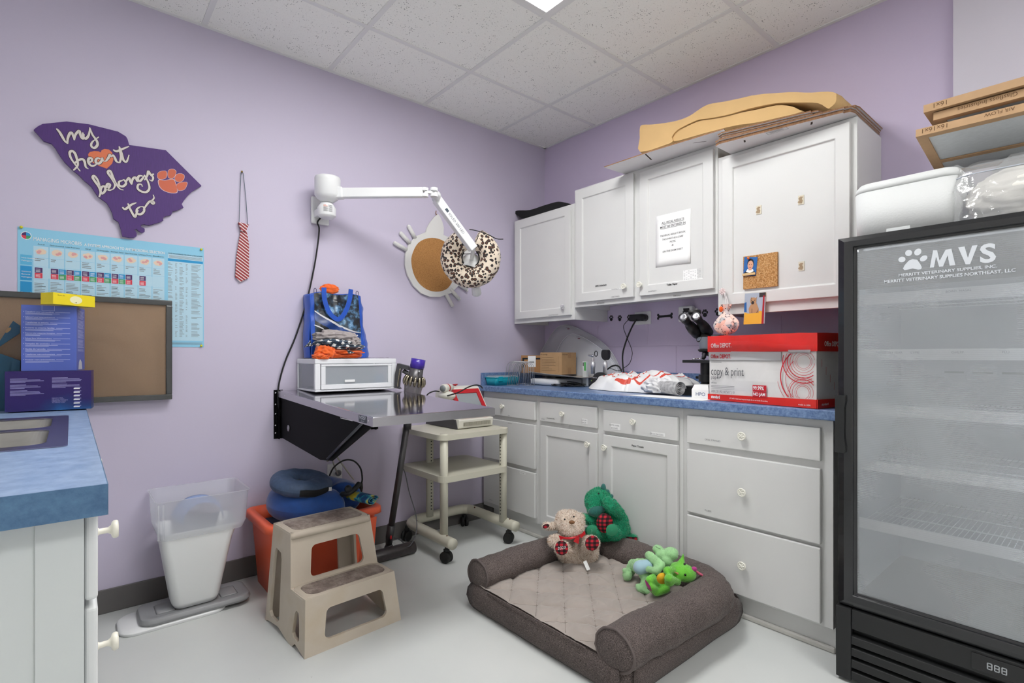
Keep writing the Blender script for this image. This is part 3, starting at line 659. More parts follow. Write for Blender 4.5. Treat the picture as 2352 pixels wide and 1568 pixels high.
# face disc outline in the wall plane (as traced)
disc_ = [(1475,602),(1385,638),(1320,715),(1290,800),(1288,900),(1310,990),(1360,1080),(1430,1150),(1510,1182),(1600,1183),(1700,1150),(1770,1080),(1810,960),(1812,850),(1780,740),(1720,665),(1633,628)]
ear = [(1633,628),(1635,560),(1622,510),(1605,470),(1585,440),(1550,468),(1510,520),(1485,565),(1475,602)]
ear2 = [(1790,760),(1860,760),(1920,800),(1960,860),(1900,920),(1850,950),(1812,950)]
P_ = [zc(a, b) for a, b in disc_]; 
mb = MB(); mb.prism(P_+[zc(a, b) for a, b in ear[1:-1]], (.012, 0, 0)); mb.prism([zc(a, b) for a, b in ear2], (.012, 0, 0)); mb.build('face', FW_, CB, bevel=.004)
for a, b, c2, d2 in ((1385,655,1330,550), (1340,700,1258,612), (1310,760,1205,700), (1660,1150,1718,1258), (1700,1110,1780,1200), (1760,1050,1850,1120)):
    MB().tube([zc(a, b, .012), zc(c2, d2, .012)], .0125, 12).ell(zc(c2, d2, .012), .0125).build('whisker', FW_, CB)
ring = [(1350,860),(1365,780),(1410,700),(1480,660),(1560,653),(1640,680),(1700,740),(1740,830),(1745,930),(1720,1040),(1670,1110),(1590,1135),(1500,1120),(1420,1060),(1370,970)]
MB().prism(cat([zc(a, b, .0165) for a, b in ring], 4, True), (.0025, 0, 0)).build('cork_disc', cork('dark cork', '8F6034', 'AE7C4A', 420), CB)
MB().tube([zc(1575, 408, .003), zc(1572, 430, .006), zc(1580, 445, .010)], .003, 8).build('hanging_loop', mat('brown cord', '8A6448', .8), CB)
# ------------------------------------------------------------ wall mounted exam lamp
LP = thing('exam_lamp', 'white wall mounted exam lamp on a jointed arm reaching out over the table', 'lamp', X(0, 740, 515))
mb = MB(); p0, p1 = X(.0, 716, 455), X(0, 754, 518); ym, zm = (p0.y+p1.y)/2, p1.z
MB().box(.001, .022, X(.022, 716, 480).y, X(.022, 757, 480).y, X(0, 735, 517).z, X(0, 716, 452).z).build('wall_plate', PLW, LP, bevel=.008, seg=3)
hub = V((.135, -1.738, 0)); zt_, zb_ = Y(hub.y, 747, 403).z, Y(hub.y, 747, 462).z
def uv_z(p, v): # height seen at image row v for a plan position
    s = (V((p[0], p[1], 0))-V((CAM.x, CAM.y, 0))).dot(_D); return CAM.z+s*(HZ-v)/FPX
zt_, z2_, zn, zq = uv_z(hub, 408), uv_z(hub, 455), uv_z(hub, 462), uv_z(hub, 500)
hx = V((hub.x, hub.y, 0)); rh = .066
MB().lathe(hx, (0, 0, 1), [(.03, zn-.006), (rh*.82, z2_-.004), (rh, z2_+.012), (rh, zt_-.022), (rh*1.005, zt_-.020), (rh*1.005, zt_-.008), (rh*.96, zt_), (.0001, zt_)], 40).build('hub', PLW, LP)
MB().lathe(hx, (0, 0, 1), [(.013, zt_), (.013, zt_+.004), (.0001, zt_+.004)], 16).build('screw_cap', BLK, LP)
mb = MB(); mb.lathe(hx+V((-.012, 0, 0)), (0, 0, 1), [(.034, zq), (.047, zq+.012), (.047, zn-.035), (.026, zn-.002), (.0001, zn)], 28); mb.box(.018, .13, hub.y-.032, hub.y+.032, zq+.02, zn-.03); mb.build('swivel_base', PLW, LP, bevel=.003)
a1 = V((.477, -1.322, 0)); zA, zB = uv_z(hub, 444), uv_z(a1, 442)
st_ = V((hub.x, hub.y, zA)); en = V((a1.x, a1.y, zB)); dr = (en-st_).normalized(); sd = dr.cross(V((0, 0, 1))).normalized()
def bar(mb, a, b, w, h, up=V((0, 0, 1)), mi=0):
    d = (b-a).normalized(); s_ = d.cross(up).normalized(); u_ = s_.cross(d)
    vs = [p+s_*i*w/2+u_*j*h/2 for p in (a, b) for i, j in ((-1, -1), (1, -1), (1, 1), (-1, 1))]
    mb.add(vs, [(0, 3, 2, 1), (4, 5, 6, 7), (0, 1, 5, 4), (1, 2, 6, 5), (2, 3, 7, 6), (3, 0, 4, 7)], mi); return mb
bar(MB(), st_+dr*.05, en-dr*.03, .034, .052).build('upper_arm', PLW, LP, bevel=.006, seg=3)
bar(MB(), st_+dr*.045, st_+dr*.085, .05, .060).build('arm_socket', PLW, LP, bevel=.008, seg=3)
mb = MB()
for zz in (.0155, -.0155): mb.cyl(en+V((0, 0, zz-.008))-dr*.022, en+V((0, 0, zz+.008))-dr*.022, .020, n=24)
bar(mb, en-dr*.02, en+dr*.022, .022, .014)
mb.build('elbow_knuckle', PLW, LP, bevel=.002)
hd = S(2.97, 1087, 572); e2 = S(2.86, 1001, 455)
mb = MB(); 
for zz in (.0155, -.0155): mb.cyl(en+dr*.028+V((0, 0, zz-.008)), en+dr*.028+V((0, 0, zz+.008)), .020, n=24)
mb.tube([en+dr*.02, (en+dr*.045+e2)/2, e2], [.020, .024, .021], 16, smooth=4); mb.ell(e2, .0235); mb.build('elbow_joint', PLW, LP)
d2 = (hd-e2).normalized(); side = d2.cross(V((-.6, -.8, 0))).normalized()
bar(MB(), e2+d2*.005, hd, .046, .050, up=V((.65, -.55, .4))).build('lower_arm', PLW, LP, bevel=.005, seg=3)
# lettering on the lower arm's camera side
u_ = V((.65, -.55, .4)); sN = d2.cross(u_).normalized(); uN = sN.cross(d2).normalized()
cside = uN if uN.dot(CAM-e2) > 0 else -uN
oth = sN if sN.dot(CAM-e2) > 0 else -sN
face, off_ = (oth, .0175) if abs(oth.dot(CAM-e2)) > abs(cside.dot(CAM-e2)) else (cside, .0255)
for face, off_ in ((oth, .0235), (cside, .0255)):
    if face.z > 0.2 or face is cside: pass
ydir = face.cross(d2)
mb = MB(); o_ = e2+d2*.075+face*off_-ydir*.007
mb.text('SOLED 500 LED', o_+d2*.03, d2, ydir, .020, 0); mb.rect(o_, d2, ydir, .022, .016, 0); mb.build('lettering', [mat('arm print', '3A4652', .6)], LP)
# lamp head: cup seen through the collar
hc = S(3.16, 1082, 606); ax = (V((.15, -.35, -.75))).normalized()
mb = MB(); mb.lathe(hc-ax*.02+V((0, .0, 0)), ax, [(.0001, -.03), (.045, -.028), (.062, 0), (.066, .05), (.070, .075), (.066, .078), (.058, .06), (.0001, .055)], 36); mb.build('lamp_head', PLW, LP)
MB().cyl(hd, hc, .012, n=14).build('head_stem', PLW, LP)
hb = S(3.2, 1094, 668); MB().lathe(hb, (-.35, .35, -.45), [(.0001, -.05), (.02, -.048), (.028, -.02), (.03, .02), (.026, .024), (.022, .01), (.0001, .008)], 28).build('head_handle', PLW, LP)
# warning label
lm = MB()
for j in range(7): 
    zz = zq+.026+j*.0052
    for k_ in range(2):
        for q in range(5):
            a_ = -.95+.52*k_+q*.09+.25; r0 = .0477
            if k_ == 0 and j == 6 and q > 2: continue
            c_ = hx+V((-.012, 0, 0)); 
            A_ = c_+V((math.cos(a_)*r0, math.sin(a_)*r0, zz)); B_ = c_+V((math.cos(a_+.07)*r0, math.sin(a_+.07)*r0, zz)); lm.poly([A_, B_, B_+V((0, 0, .0025)), A_+V((0, 0, .0025))], 1 if (j > 4 and k_ == 0) else 0)
lm.build('warning_label', [INK, mat('orange label', 'E06A3A', .6)], LP)
cb_ = [(735, 502), (729, 512), (733, 530), (724, 600), (705, 690), (680, 770), (655, 830), (641, 880), (639, 915), (643, 945), (662, 985), (690, 1010)]
cp = [hx+V((-.02, -.012, zq+.01))]+[X(.035 if i < 3 else .02, a, b) for i, (a, b) in enumerate(cb_)]
tag(MB().tube(cp, .0042, 8, smooth=5).build('lamp_cable', BLKR), 'black cable dropping from the wall lamp down behind the exam table', 'cable')
# leopard print collar over the lamp head
N = NT('leopard plush'); c = N.coord(); v = N.n('TexVoronoi', i_Scale=52.0, i_Randomness=.85); N.l(c, v.inputs['Vector']); t = N.n('TexNoise', i_Scale=75.0); N.l(c, t.inputs[0])
dd = N.math('ADD', v.outputs['Distance'], N.math('MULTIPLY', N.math('SUBTRACT', t.outputs['Fac'], .5), .55))
rb = N.ramp(dd, [(0, rgba('5A3220')), (.24, rgba('6B3F2A')), (.29, rgba('171214')), (.47, rgba('1A1416')), (.51, rgba('E6D6C2')), (1, rgba('EBDCC9'))])
N.l(rb, N.b.inputs['Base Color']); N.b.inputs['Roughness'].default_value = .8; N.b.inputs['Sheen Weight'].default_value = .3; LEO = N.mat
DN = thing('soft_collar', 'leopard print doughnut recovery collar hung around the exam lamp head', 'collar', S(3.1, 1082, 664))
dc = S(3.10, 1081, 596); nx = (CAM-dc).normalized(); rx_ = _R.copy(); ux = rx_.cross(-nx).normalized()*-1
ux = nx.cross(rx_).normalized(); 
def dn(u, v):
    a = PI/2+.06+(2*PI-.30)*u; b = 2*PI*v; R0 = .116; rr = .064*(1+.05*noise.noise(V((math.cos(a)*3, math.sin(a)*3, 4))))
    en_ = min(u, 1-u); rr *= min(1, .35+en_*30) if en_ < .03 else 1
    if en_ < .008: rr *= en_/.008
    wob = 1+.012*noise.noise(V((a*4, b*2, 1)))
    R1 = (R0+rr*math.cos(b)*wob)
    return dc+rx_*(math.cos(a)*R1*1.0)+ux*(math.sin(a)*R1*.98+.008)+nx*(rr*math.sin(b)*.95)
MB().grid(lambda u, v: dn(u, v), 110, 28).build('ring', LEO, DN)
def arc_(r0, a0, a1, h, n=20): return [dc+rx_*(math.cos(a0+(a1-a0)*i/n)*r0)+ux*(math.sin(a0+(a1-a0)*i/n)*r0+.008)+nx*h for i in range(n+1)]
MB().tube(arc_(.053, PI*.78, PI*2.28, .012), .006, 8).build('inner_binding', BLKR, DN)
MB().tube([dc+rx_*-.045+ux*.032+nx*.03, dc+rx_*.05+ux*.036+nx*.03], .0022, 6).build('drawstring', BLKR, DN)
MB().tube([S(3.03, 1078, 527), S(3.03, 1092, 529), S(3.0, 1120, 538), S(3.02, 1140, 548), S(3.02, 1156, 549)], .0028, 6, smooth=4).build('closing_strap', BLKR, DN)
# ------------------------------------------------------------ fold-down exam table
def tz(x): return .9445-.0366*x
TB = thing('exam_table', 'stainless steel fold-down exam table hinged to the left wall on black brackets', 'table', (.5, -1.68, .65))
x0, x1, y0, y1 = .03, 1.138, -1.955, -1.398; th = .034
mb = MB(); vs = [(x, y, tz(x)+d) for x in (x0, x1) for y in (y0, y1) for d in (-th, 0)]
mb.add(vs, [(0, 1, 3, 2), (4, 6, 7, 5), (0, 4, 5, 1), (2, 3, 7, 6), (0, 2, 6, 4), (1, 5, 7, 3)])
TOPM = mat('brushed table steel', 'B4B2B8', .09, 1, bump=.012, bs=40, stretch=(1, 12, 1)); mb.build('table_top', TOPM, TB, bevel=.004, seg=3)
RIM = mat('brushed rim steel', 'C2C1C4', .32, 1, bump=.03, bs=60, stretch=(1, 1, 40))
m = MB()
for (xa, xb, ya, yb2) in ((x0-.001, x1+.0012, y0-.0012, y0-.0002), (x1+.0002, x1+.0012, y0-.0002, y1+.0002), (x0-.001, x1+.0012, y1+.0002, y1+.0012)):
    vs = [(x, y, tz(x)+d) for x in (xa, xb) for y in (ya, yb2) for d in (-th, -.002)]; m.add(vs, [(0, 1, 3, 2), (4, 6, 7, 5), (0, 4, 5, 1), (2, 3, 7, 6), (0, 2, 6, 4), (1, 5, 7, 3)])
m.build('rim', RIM, TB)
BM = mat('black bracket paint', '060607', .6, spec=.1, bump=.05, bs=120)
yb = -1.945; zl = X(0, 630, 1003).z
P = [V((.03, yb, .905)), V((.03, yb, zl+.0)), Y(yb, 736, 1056), Y(yb, 762, 1058), Y(yb, 856, 982)]; P[-1] = V((P[-1].x, yb, tz(P[-1].x)-th))
MB().prism(P, (0, .006, 0)).build('bracket_panel', BM, TB, bevel=.001)
for yy in (-1.972, -1.43):
    m = MB(); m.box(.001, .006, yy, yy+.045, zl-.01, .945); m.box(.001, .034, yy+.018, yy+.022, zl-.01, .945)
    w_ = m.build('wall_angle', BM, TB)
    for zz in (.93, .87, .82, .76, .72): MB().lathe((.006, yy+.009, zz), (1, 0, 0), [(.005, 0), (.005, .002), (.0001, .004)], 12).build('screw', CHROME, w_)
MB().box(.03, .05, y0+.02, y1-.02, .895, .910).build('hinge_bar', STEEL, TB)
m = MB(); a = Y(yb-.004, 753, 1053); b = Y(yb-.004, 832, 972); 
for o in (0, .012): m.tube([a+V((o, -.004, 0)), b+V((o, -.004, 0))], .0032, 8)
m.build('brace', mat('dark steel rod', '5A5B60', .3, 1), TB)
p = Y(yb-.001, 663, 983); MB().lathe(p, (0, -1, 0), [(.016, 0), (.016, .003), (.012, .004), (.011, .002), (.007, .002), (.006, .004), (.0001, .004)], 24).build('grommet', mat('grey washer', 'A8A8AC', .3, 1), TB)
MB().cyl(Y(yb+.02, 661, 926), Y(yb+.02, 681, 932), .009, n=16).build('latch_pin', STEEL, TB)
for u, v, r in ((847, 963, .004), (655, 908, .003)):
    p = Y(y0, u, v); MB().lathe(V((p.x, y0, tz(p.x)-.017)), (0, -1, 0), [(r, .001), (r, .0025), (.0001, .002)], 12).build('rivet', CHROME, TB)
c0 = Y(y0, 825, 965).x; c1 = Y(y0, 843, 975).x
m = MB(); m.box(c0, c1, y0-.0022, y0-.0013, tz(c0)-.030, tz(c0)-.004, 0)
m.text('VSSI', ((c0+c1)/2, y0-.0026, tz(c0)-.018), (1, 0, 0), (0, 0, 1), .017, 1, al='C', bold=.02, shear=.2, fitw=.055); m.text('VSSI.COM', ((c0+c1)/2, y0-.0026, tz(c0)-.027), (1, 0, 0), (0, 0, 1), .006, 1, al='C')
m.build('name_plate', [mat('name plate', '3C4350', .4), mat('plate letter', 'C8CCD4', .4)], TB)
m = MB(); a = Y(yb-.001, 782, 960); b = Y(yb-.001, 810, 967); m.rect((a.x, yb-.0012, b.z), (1, 0, 0), (0, 0, 1), b.x-a.x, .022, 0); m.rect((a.x+.003, yb-.0016, b.z+.003), (1, 0, 0), (0, 0, 1), b.x-a.x-.006, .016, 1)
m.build('sticker', [PAPER, mat('sticker dark', '33353A', .5, var=.5, vs=200)], TB)
m = MB(); q = Y(yb+.02, 757, 1052); m.tube([q+V((-.02, 0, .01)), q+V((0, -.01, -.01)), q+V((.02, 0, .012))], .005, 8, smooth=4); m.build('hook', mat('grey hook', '8A8A86', .4, 1), TB)
# ------------------------------------------------------------ drawer box on the table
DB = thing('plastic_drawer_unit', 'white plastic single drawer unit with clear panels standing on the exam table', 'drawer unit', (.15, -1.635, tz(.15)))
W[DB] = Matrix.Translation(V((.15, -1.635, tz(.15)))); H_ = .166; z0 = tz(.15)+.0045
def dbox(m, a, b, c_, d, e, f, mi=0): m.box(a, b, c_, d, z0+e, z0+f, mi)
X0, X1, Y0, Y1 = .012, .285, -1.858, -1.412
FR = mat('white drawer frame', 'E4E6EA', .3)
N = NT('clear frosted plastic'); tb = N.n('BsdfTransparent'); N.b.inputs['Base Color'].default_value = rgba('C4CAD2'); N.b.inputs['Roughness'].default_value = .22; mx = N.n('MixShader', i_0=.42)
N.l(tb.outputs[0], mx.inputs[1]); N.l(N.b.outputs[0], mx.inputs[2]); N.l(mx.outputs[0], N.t.nodes['Material Output'].inputs[0]); FROST = N.mat
m = MB(); dbox(m, X0, X1, Y0, Y1, .140, H_); dbox(m, X0, X1, Y0, Y1, 0, .010)
for a, b, c_, d in ((X0, X0+.02, Y0, Y0+.02), (X0, X0+.02, Y1-.02, Y1), (X1-.02, X1, Y0, Y0+.028), (X1-.02, X1, Y1-.028, Y1)): dbox(m, a, b, c_, d, .0101, .1399)
m.build('frame', FR, DB, bevel=.004)
m = MB(); dbox(m, X0+.02, X1-.02, Y0+.004, Y0+.007, .010, .140); m.build('side_panel', FROST, DB)
m = MB(); dbox(m, X0+.02, X1-.02, Y1-.007, Y1-.004, .010, .140); m.build('side_panel', FROST, DB)
m = MB(); A, B = Y0+.030, Y1-.030; dbox(m, X1-.008, X1+.004, A, B, .012, .036); dbox(m, X1-.008, X1+.004, A, B, .128, .138); dbox(m, X1-.008, X1+.004, A, A+.022, .0361, .1279); dbox(m, X1-.008, X1+.004, B-.022, B, .0361, .1279)
dr_ = m.build('drawer', FR, DB, bevel=.002)
m = MB(); dbox(m, X1-.004, X1, A+.022, B-.022, .036, .128); m.build('window', FROST, dr_)
m = MB(); c_ = (A+B)/2-.045; dbox(m, X1, X1+.006, c_-.028, c_+.028, .044, .058); m.build('pull', PLW, dr_, bevel=.003)
m = MB(); dbox(m, X0+.02, X1-.012, A+.02, B-.02, .0102, .014); dbox(m, X1-.06, X1-.03, A+.02, B-.05, .0141, .075); m.build('contents', mat('dark grey contents', '59636E', .8, var=.3, vs=14), dr_)
MB().ell((X1-.035, -1.50, z0+.055), (.012, .035, .032)).build('contents_bag', mat('blue contents', '4A7BA8', .4, var=.2, vs=30), dr_)
zt = z0+H_
def film(u, v): return (.03+.26*v+.012*noise.noise(V((u*5, v*5, 0))), -1.62+.20*u, zt+.002+.006*abs(noise.noise(V((u*9, v*7, 2)))))
tag(MB().grid(film, 24, 24).build('plastic_film', WRAP), 'sheet of clear crinkled plastic film lying on the drawer unit beside the blue tote', 'plastic film')
# ------------------------------------------------------------ tote bag
BG = thing('tote_bag', 'blue tote bag with a dark outer space print leaning on the wall', 'tote bag', (.08, -1.63, zt))
BL = mat('blue woven bag', '0F4DB5', .45, var=.10, vs=25, sheen=.2)
xf = .135
def Zb(v_, s=2.9): return CAM.z+s*(HZ-v_)/FPX
tl, tr = X(xf, 716, 668), X(xf-.03, 833, 675); bl, br = X(xf, 714, 822), X(xf, 838, 821); bl.z = br.z = zt+.003
def bagf(u, v):
    p = (bl*(1-u)+br*u)*(1-v)+(tl*(1-u)+tr*u)*v
    n_ = noise.noise(V((u*4, v*5, 3)))*.010+noise.noise(V((u*11, v*9, 1)))*.003
    return p+V((n_*min(1, v*4)-.03*v+.018*math.sin(u*PI)*math.sin(v*PI), 0, -.012*(u*2-1)**2*v+.006*math.sin(u*9)*(v > .9)))
MB().grid(bagf, 40, 44).build('front_panel', BL, BG, solid=.002)
N = NT('space print'); c = N.coord(); t = N.n('TexNoise', i_Scale=13.0, i_Detail=7.0, i_Roughness=.65); N.l(c, t.inputs[0]); v = N.n('TexVoronoi', i_Scale=15.0); N.l(c, v.inputs['Vector'])
a_ = N.ramp(t.outputs['Fac'], [(.40, rgba('14171C')), (.48, rgba('2B3440')), (.56, rgba('5E8CB4')), (.66, rgba('B8D4E8'))]); b_ = N.ramp(v.outputs['Distance'], [(.45, (1, 1, 1, 1)), (.62, (.15, .15, .15, 1))])
N.l(N.mix(b_, rgba('16181C'), a_), N.b.inputs['Base Color']); N.b.inputs['Roughness'].default_value = .28; SPACE = N.mat
def bp(u, v, o=.0035): return bagf(u, v)+V((o, 0, 0))
MB().grid(lambda u, v: bp(.075+.87*u, .12+.87*v), 40, 40).build('space_picture', SPACE, BG)
m = MB(); m.grid(lambda u, v: bp(.075+.87*u, .40+.33*(1-u)**1.9-.15*(1-v)*(.5+.5*(1-u)), .0045), 24, 8); m.build('blue_band', mat('band blue', '143A7A', .3, var=.5, vs=16), BG)
m = MB(); m.ribbon([bp(.075+.87*q/8, .40+.33*(1-q/8)**1.9, .006) for q in range(9)], .011, .0, (1, 0, 0), 0, taper=.3); m.ribbon([bp(.06+.16*q/4, .51-.07*q/4, .006) for q in range(5)], .007, 0, (1, 0, 0), 0); m.build('white_swoosh', mat('print white', 'D8D8DC', .4), BG)
m = MB()
for q in range(6):
    a = PI/2+q*PI/3; c_ = bp(.80, .325, .008); d = V((0, math.cos(a), math.sin(a))); m.ribbon([c_+d*.010, c_+d*.016, c_+d*.023], .0085, 0, (1, 0, 0), 0, taper=.75)
m.build('spark_mark', mat('print white', 'D8D8DC', .4), BG)
def gusR(u, v):
    a = bagf(1, v); o = .028+.020*math.sin(v*7+.5)*.6+.008*noise.noise(V((v*9, 0, 0))); o = max(.006, o-(.03 if v > .82 else 0)*(v-.82)*8)
    return a+V((-.10*u, o*math.sin(u*PI)+.012*u, 0))
MB().grid(gusR, 12, 30).build('gusset', BL, BG, solid=.0015)
def gusL(u, v):
    a = bagf(0, v); return a+V((-.10*u, -.010*math.sin(u*PI)-.006*math.sin(v*6), 0))
MB().grid(gusL, 12, 30).build('gusset', BL, BG, solid=.0015)
MB().grid(lambda u, v: bagf(u, v)+V((-.098, .0, 0)), 20, 20).build('back_panel', BL, BG, solid=.002)
def strap(pts, w_=.026):
    P = cat(pts, 8); m = MB(); vs = []
    for i, p in enumerate(P):
        t = (P[min(i+1, len(P)-1)]-P[max(i-1, 0)]).normalized(); s_ = t.cross(V((1, 0, 0))).normalized(); vs += [p-s_*w_/2, p+s_*w_/2]
    m.add(vs, [(2*i, 2*i+1, 2*i+3, 2*i+2) for i in range(len(P)-1)], 0, False); return m
zs = [(744, 660), (746, 690), (757, 718), (772, 732), (783, 730), (795, 712), (803, 688), (806, 664)]
strap([X(xf+.010, *p) for p in zs], .025).build('handle', BL, BG, solid=.002)
for u_ in (.10, .93):
    p = bagf(u_, 1.0); MB().tube([p+V((0, -.006, -.003)), p+V((0, -.006, .016)), p+V((0, 0, .022)), p+V((0, .006, .016)), p+V((0, .006, -.003))], .0016, 6, smooth=4).build('side_loop', mat('navy cord', '1A2050', .6), BG)
def clothm(name, a, **k): return mat(name, a, .85, var=.08, vs=50, bump=.15, bs=500, sheen=.3, **k)
ORC = clothm('orange cloth', 'E5621C'); GYC = clothm('taupe grey cloth', '9F9796')
def lump(c, r, seed, mats, name, parent=None, amp=.16, fr=3.0, n=64, k=40, flat=True, fold=.10, ff=5):
    c = V(c); m = MB()
    def f(u, v):
        a = 2*PI*u; b = PI*v; d = V((math.sin(b)*math.cos(a), math.sin(b)*math.sin(a), -math.cos(b)))
        q = d*fr+V((seed*7.3, seed*3.1, seed)); s_ = 1+amp*noise.noise(q)+fold*.8*math.sin(6*noise.noise(q*.55+V((3, 1, 2)))+1)+.02*noise.noise(q*2.2)
        p = V((d.x*r[0]*s_, d.y*r[1]*s_, d.z*r[2]*s_))
        if flat and p.z < -r[2]*.75: p.z = -r[2]*.75
        return c+p
    m.grid(f, n, k, closedu=True); return m.build(name, mats, parent) if name else m
OT = thing('orange_cloth', 'orange bandana stuffed in the top of the blue tote bag', 'cloth', X(.09, 757, 662))
lump(X(.085, 757, 664), (.018, .050, .026), 4, ORC, 'bandana', OT, flat=False)
# pile of folded bandanas
OP = thing('bandana', 'folded orange bandana at the bottom of the cloth pile on the drawer unit', 'cloth', (.20, -1.72, zt))
m = MB()
for i, (dx, dy, dz, rx, ry, rz, sd) in enumerate(((.20, -1.705, .017, .075, .118, .019, 1), (.215, -1.69, .034, .064, .104, .015, 2), (.235, -1.790, .030, .048, .050, .040, 3), (.262, -1.82, .010, .034, .040, .016, 6), (.235, -1.77, .048, .034, .036, .026, 8))):
    q = lump((dx, dy, zt+dz), (rx, ry, rz), sd, ORC, None, fr=3.2, fold=.16); m.add(q.v, q.f, 0, True)
m.build('folded_cloth', ORC, OP)
def gingham(name, ca, cb, sc_, axes=(1, 2), mid=None, rot=.0):
    N = NT(name); mp = N.coord('Object', None, (rot, rot*.5, 0)); sp = N.n('SeparateXYZ'); N.l(mp, sp.inputs[0])
    a = N.math('GREATER_THAN', N.math('FRACT', N.math('MULTIPLY', sp.outputs[axes[0]], sc_)), .5); b = N.math('GREATER_THAN', N.math('FRACT', N.math('MULTIPLY', sp.outputs[axes[1]], sc_)), .5)
    s_ = N.math('ADD', a, b); h = N.math('MULTIPLY', s_, .5)
    md = mid or tuple((x+y)/2 for x, y in zip(lin(ca), lin(cb)))
    N.l(N.ramp(h, [(0, rgba(ca)), (.4, (*md, 1)), (.8, rgba(cb))], 'CONSTANT'), N.b.inputs['Base Color']); N.b.inputs['Roughness'].default_value = .85; N.b.inputs['Sheen Weight'].default_value = .3
    return N.mat
GIN = gingham('navy gingham', 'E4E4E2', '1E2C3E', 34, rot=.6, mid=lin('33475A')); GIN2 = gingham('small navy gingham', 'E4E4E2', '1A2636', 100, rot=.4, mid=lin('2C3C4C'))
GP = thing('bandana', 'navy and white checked bandana in the middle of the cloth pile', 'cloth', (.21, -1.71, zt+.045))
m = MB()
for dx, dy, dz, rx, ry, rz, sd in ((.205, -1.690, .062, .072, .116, .018, 11), (.215, -1.735, .082, .060, .098, .022, 12)):
    q = lump((dx, dy, zt+dz), (rx, ry, rz), sd, GIN, None, fr=3.2, fold=.14); m.add(q.v, q.f, 0, True)
m.build('folded_cloth', GIN, GP)
def flap(pts, n=10): # triangular hanging corner
    a, b, c_ = [V(p) for p in pts]; m = MB(); m.grid(lambda u, v: (a*(1-u)+b*u)*(1-v)+c_*v+V((.006*math.sin(u*9+v*4), 0, 0)), n, n); return m
flap((S(2.66, 735, 795), S(2.66, 770, 812), S(2.64, 754, 821))).build('corner_flap', GIN2, GP, solid=.002)
flap((S(2.66, 712, 782), S(2.66, 718, 794), S(2.66, 699, 797))).build('corner_flap', GIN2, GP, solid=.002)
flap((S(2.66, 797, 803), S(2.66, 800, 812), S(2.66, 815, 810))).build('corner_flap', GIN2, GP, solid=.002)
GG = thing('bandana', 'taupe grey bandana on top of the cloth pile', 'cloth', (.2, -1.71, zt+.085))
m = MB()
for dx, dy, dz, rx, ry, rz, sd in ((.190, -1.735, .115, .058, .090, .034, 21), (.210, -1.680, .108, .048, .070, .032, 22), (.220, -1.640, .086, .042, .046, .028, 24)):
    q = lump((dx, dy, zt+dz), (rx, ry, rz), sd, GYC, None, fr=3.4, fold=.2); m.add(q.v, q.f, 0, True)
m.build('folded_cloth', GYC, GG)
# ------------------------------------------------------------ cordless stick vacuum behind the table edge
VC = thing('stick_vacuum', 'grey and purple cordless stick vacuum propped between the exam table and the cart', 'vacuum cleaner', (.28, -1.40, .0))
GM = mat('metallic grey plastic', '5C5A5C', .35, .5); DG = mat('dark grey plastic', '39383B', .4)
PUR = mat('purple plastic', '3A1F9A', .3, coat=.4); SIL = mat('silvery cyclone', '9A917F', .22, 1)
sv = 2.86; t0, t1 = S(sv, 961, 826), S(sv, 948, 896); axv = (t0-t1).normalized(); L_ = (t0-t1).length
def av(f): return t1+axv*L_*f
MB().lathe(av(.72), axv, [(.038, 0), (.0375, L_*.04), (.0395, L_*.05), (.0395, L_*.30), (.036, L_*.30), (.030, L_*.24), (.0001, L_*.24)], 36).build('filter_cap', PUR, VC)
MB().lathe(av(.30), axv, [(.046, 0), (.040, L_*.10), (.037, L_*.42), (.0001, L_*.42)], 32).build('motor_body', GM, VC)
m = MB(); x_, y_, z_ = basis(axv)
for i in range(14):
    a = 2*PI*i/14; d = x_*math.cos(a)+y_*math.sin(a); m.tube([av(.46)+d*.040, av(.42)+d*.050, av(.30)+d*.056, av(.20)+d*.054, av(.14)+d*.046], [.003, .0065, .0085, .0075, .003], 8, smooth=3)
m.build('cyclones', SIL, VC)
MB().lathe(av(.30), -axv, [(.046, 0), (.050, .01), (.051, .03), (.048, .045), (.047, .16), (.040, .175), (.0001, .175)], 32).build('dust_bin', mat('smoky clear bin', '6A6468', .15, coat=.6, alpha=.75), VC)
MB().ell(S(sv-.04, 963, 853), .006).build('button', CHROME, VC)
hp = [S(sv, 915, 834), S(sv, 939, 840), S(sv, 941, 850), S(sv, 925, 846), S(sv, 921, 852), S(sv, 917, 888), S(sv, 922, 893), S(sv, 908, 890), S(sv, 909, 860)]
MB().prism([p+V((-.012, .012, 0)) for p in hp], (.026, -.026, 0)).build('handle', DG, VC, bevel=.004)
MB().tube([S(sv, 926, 851), S(sv, 938, 858), S(sv, 950, 858)], .012, 10).build('trigger_bridge', GM, VC)
m = MB(); m.tube([S(sv-.02, 919, 846), S(sv-.02, 916, 866), S(sv-.02, 913, 888)], .004, 8, smooth=3); m.build('handle_trim', SIL, VC)
wt = S(2.87, 942, 930); wb = S(2.93, 898, 1212)
MB().tube([wt, wb], .0175, 20).build('wand', GM, VC)
MB().tube([S(2.87, 937, 962), S(2.87, 935, 985)], .022, 20).build('wand_collar', DG, VC)
MB().tube([S(2.93, 899, 1205), S(2.94, 895, 1230), S(2.95, 893, 1250)], [.022, .022, .018], 18).build('wand_end', DG, VC)
MB().ell(S(2.905, 898, 1234), (.004, .006, .012)).build('release_button', REDP, VC)
hd0, hd1 = V((.262, -1.545, .036)), V((.262, -1.290, .036))
m = MB(); m.tube([hd0, hd1], .034, 28); m.box(.205, .262, hd0.y, hd1.y, .004, .03); m.build('floor_head', mat('dark worn head', '3A3536', .35, var=.2, vs=40), VC, bevel=.002)
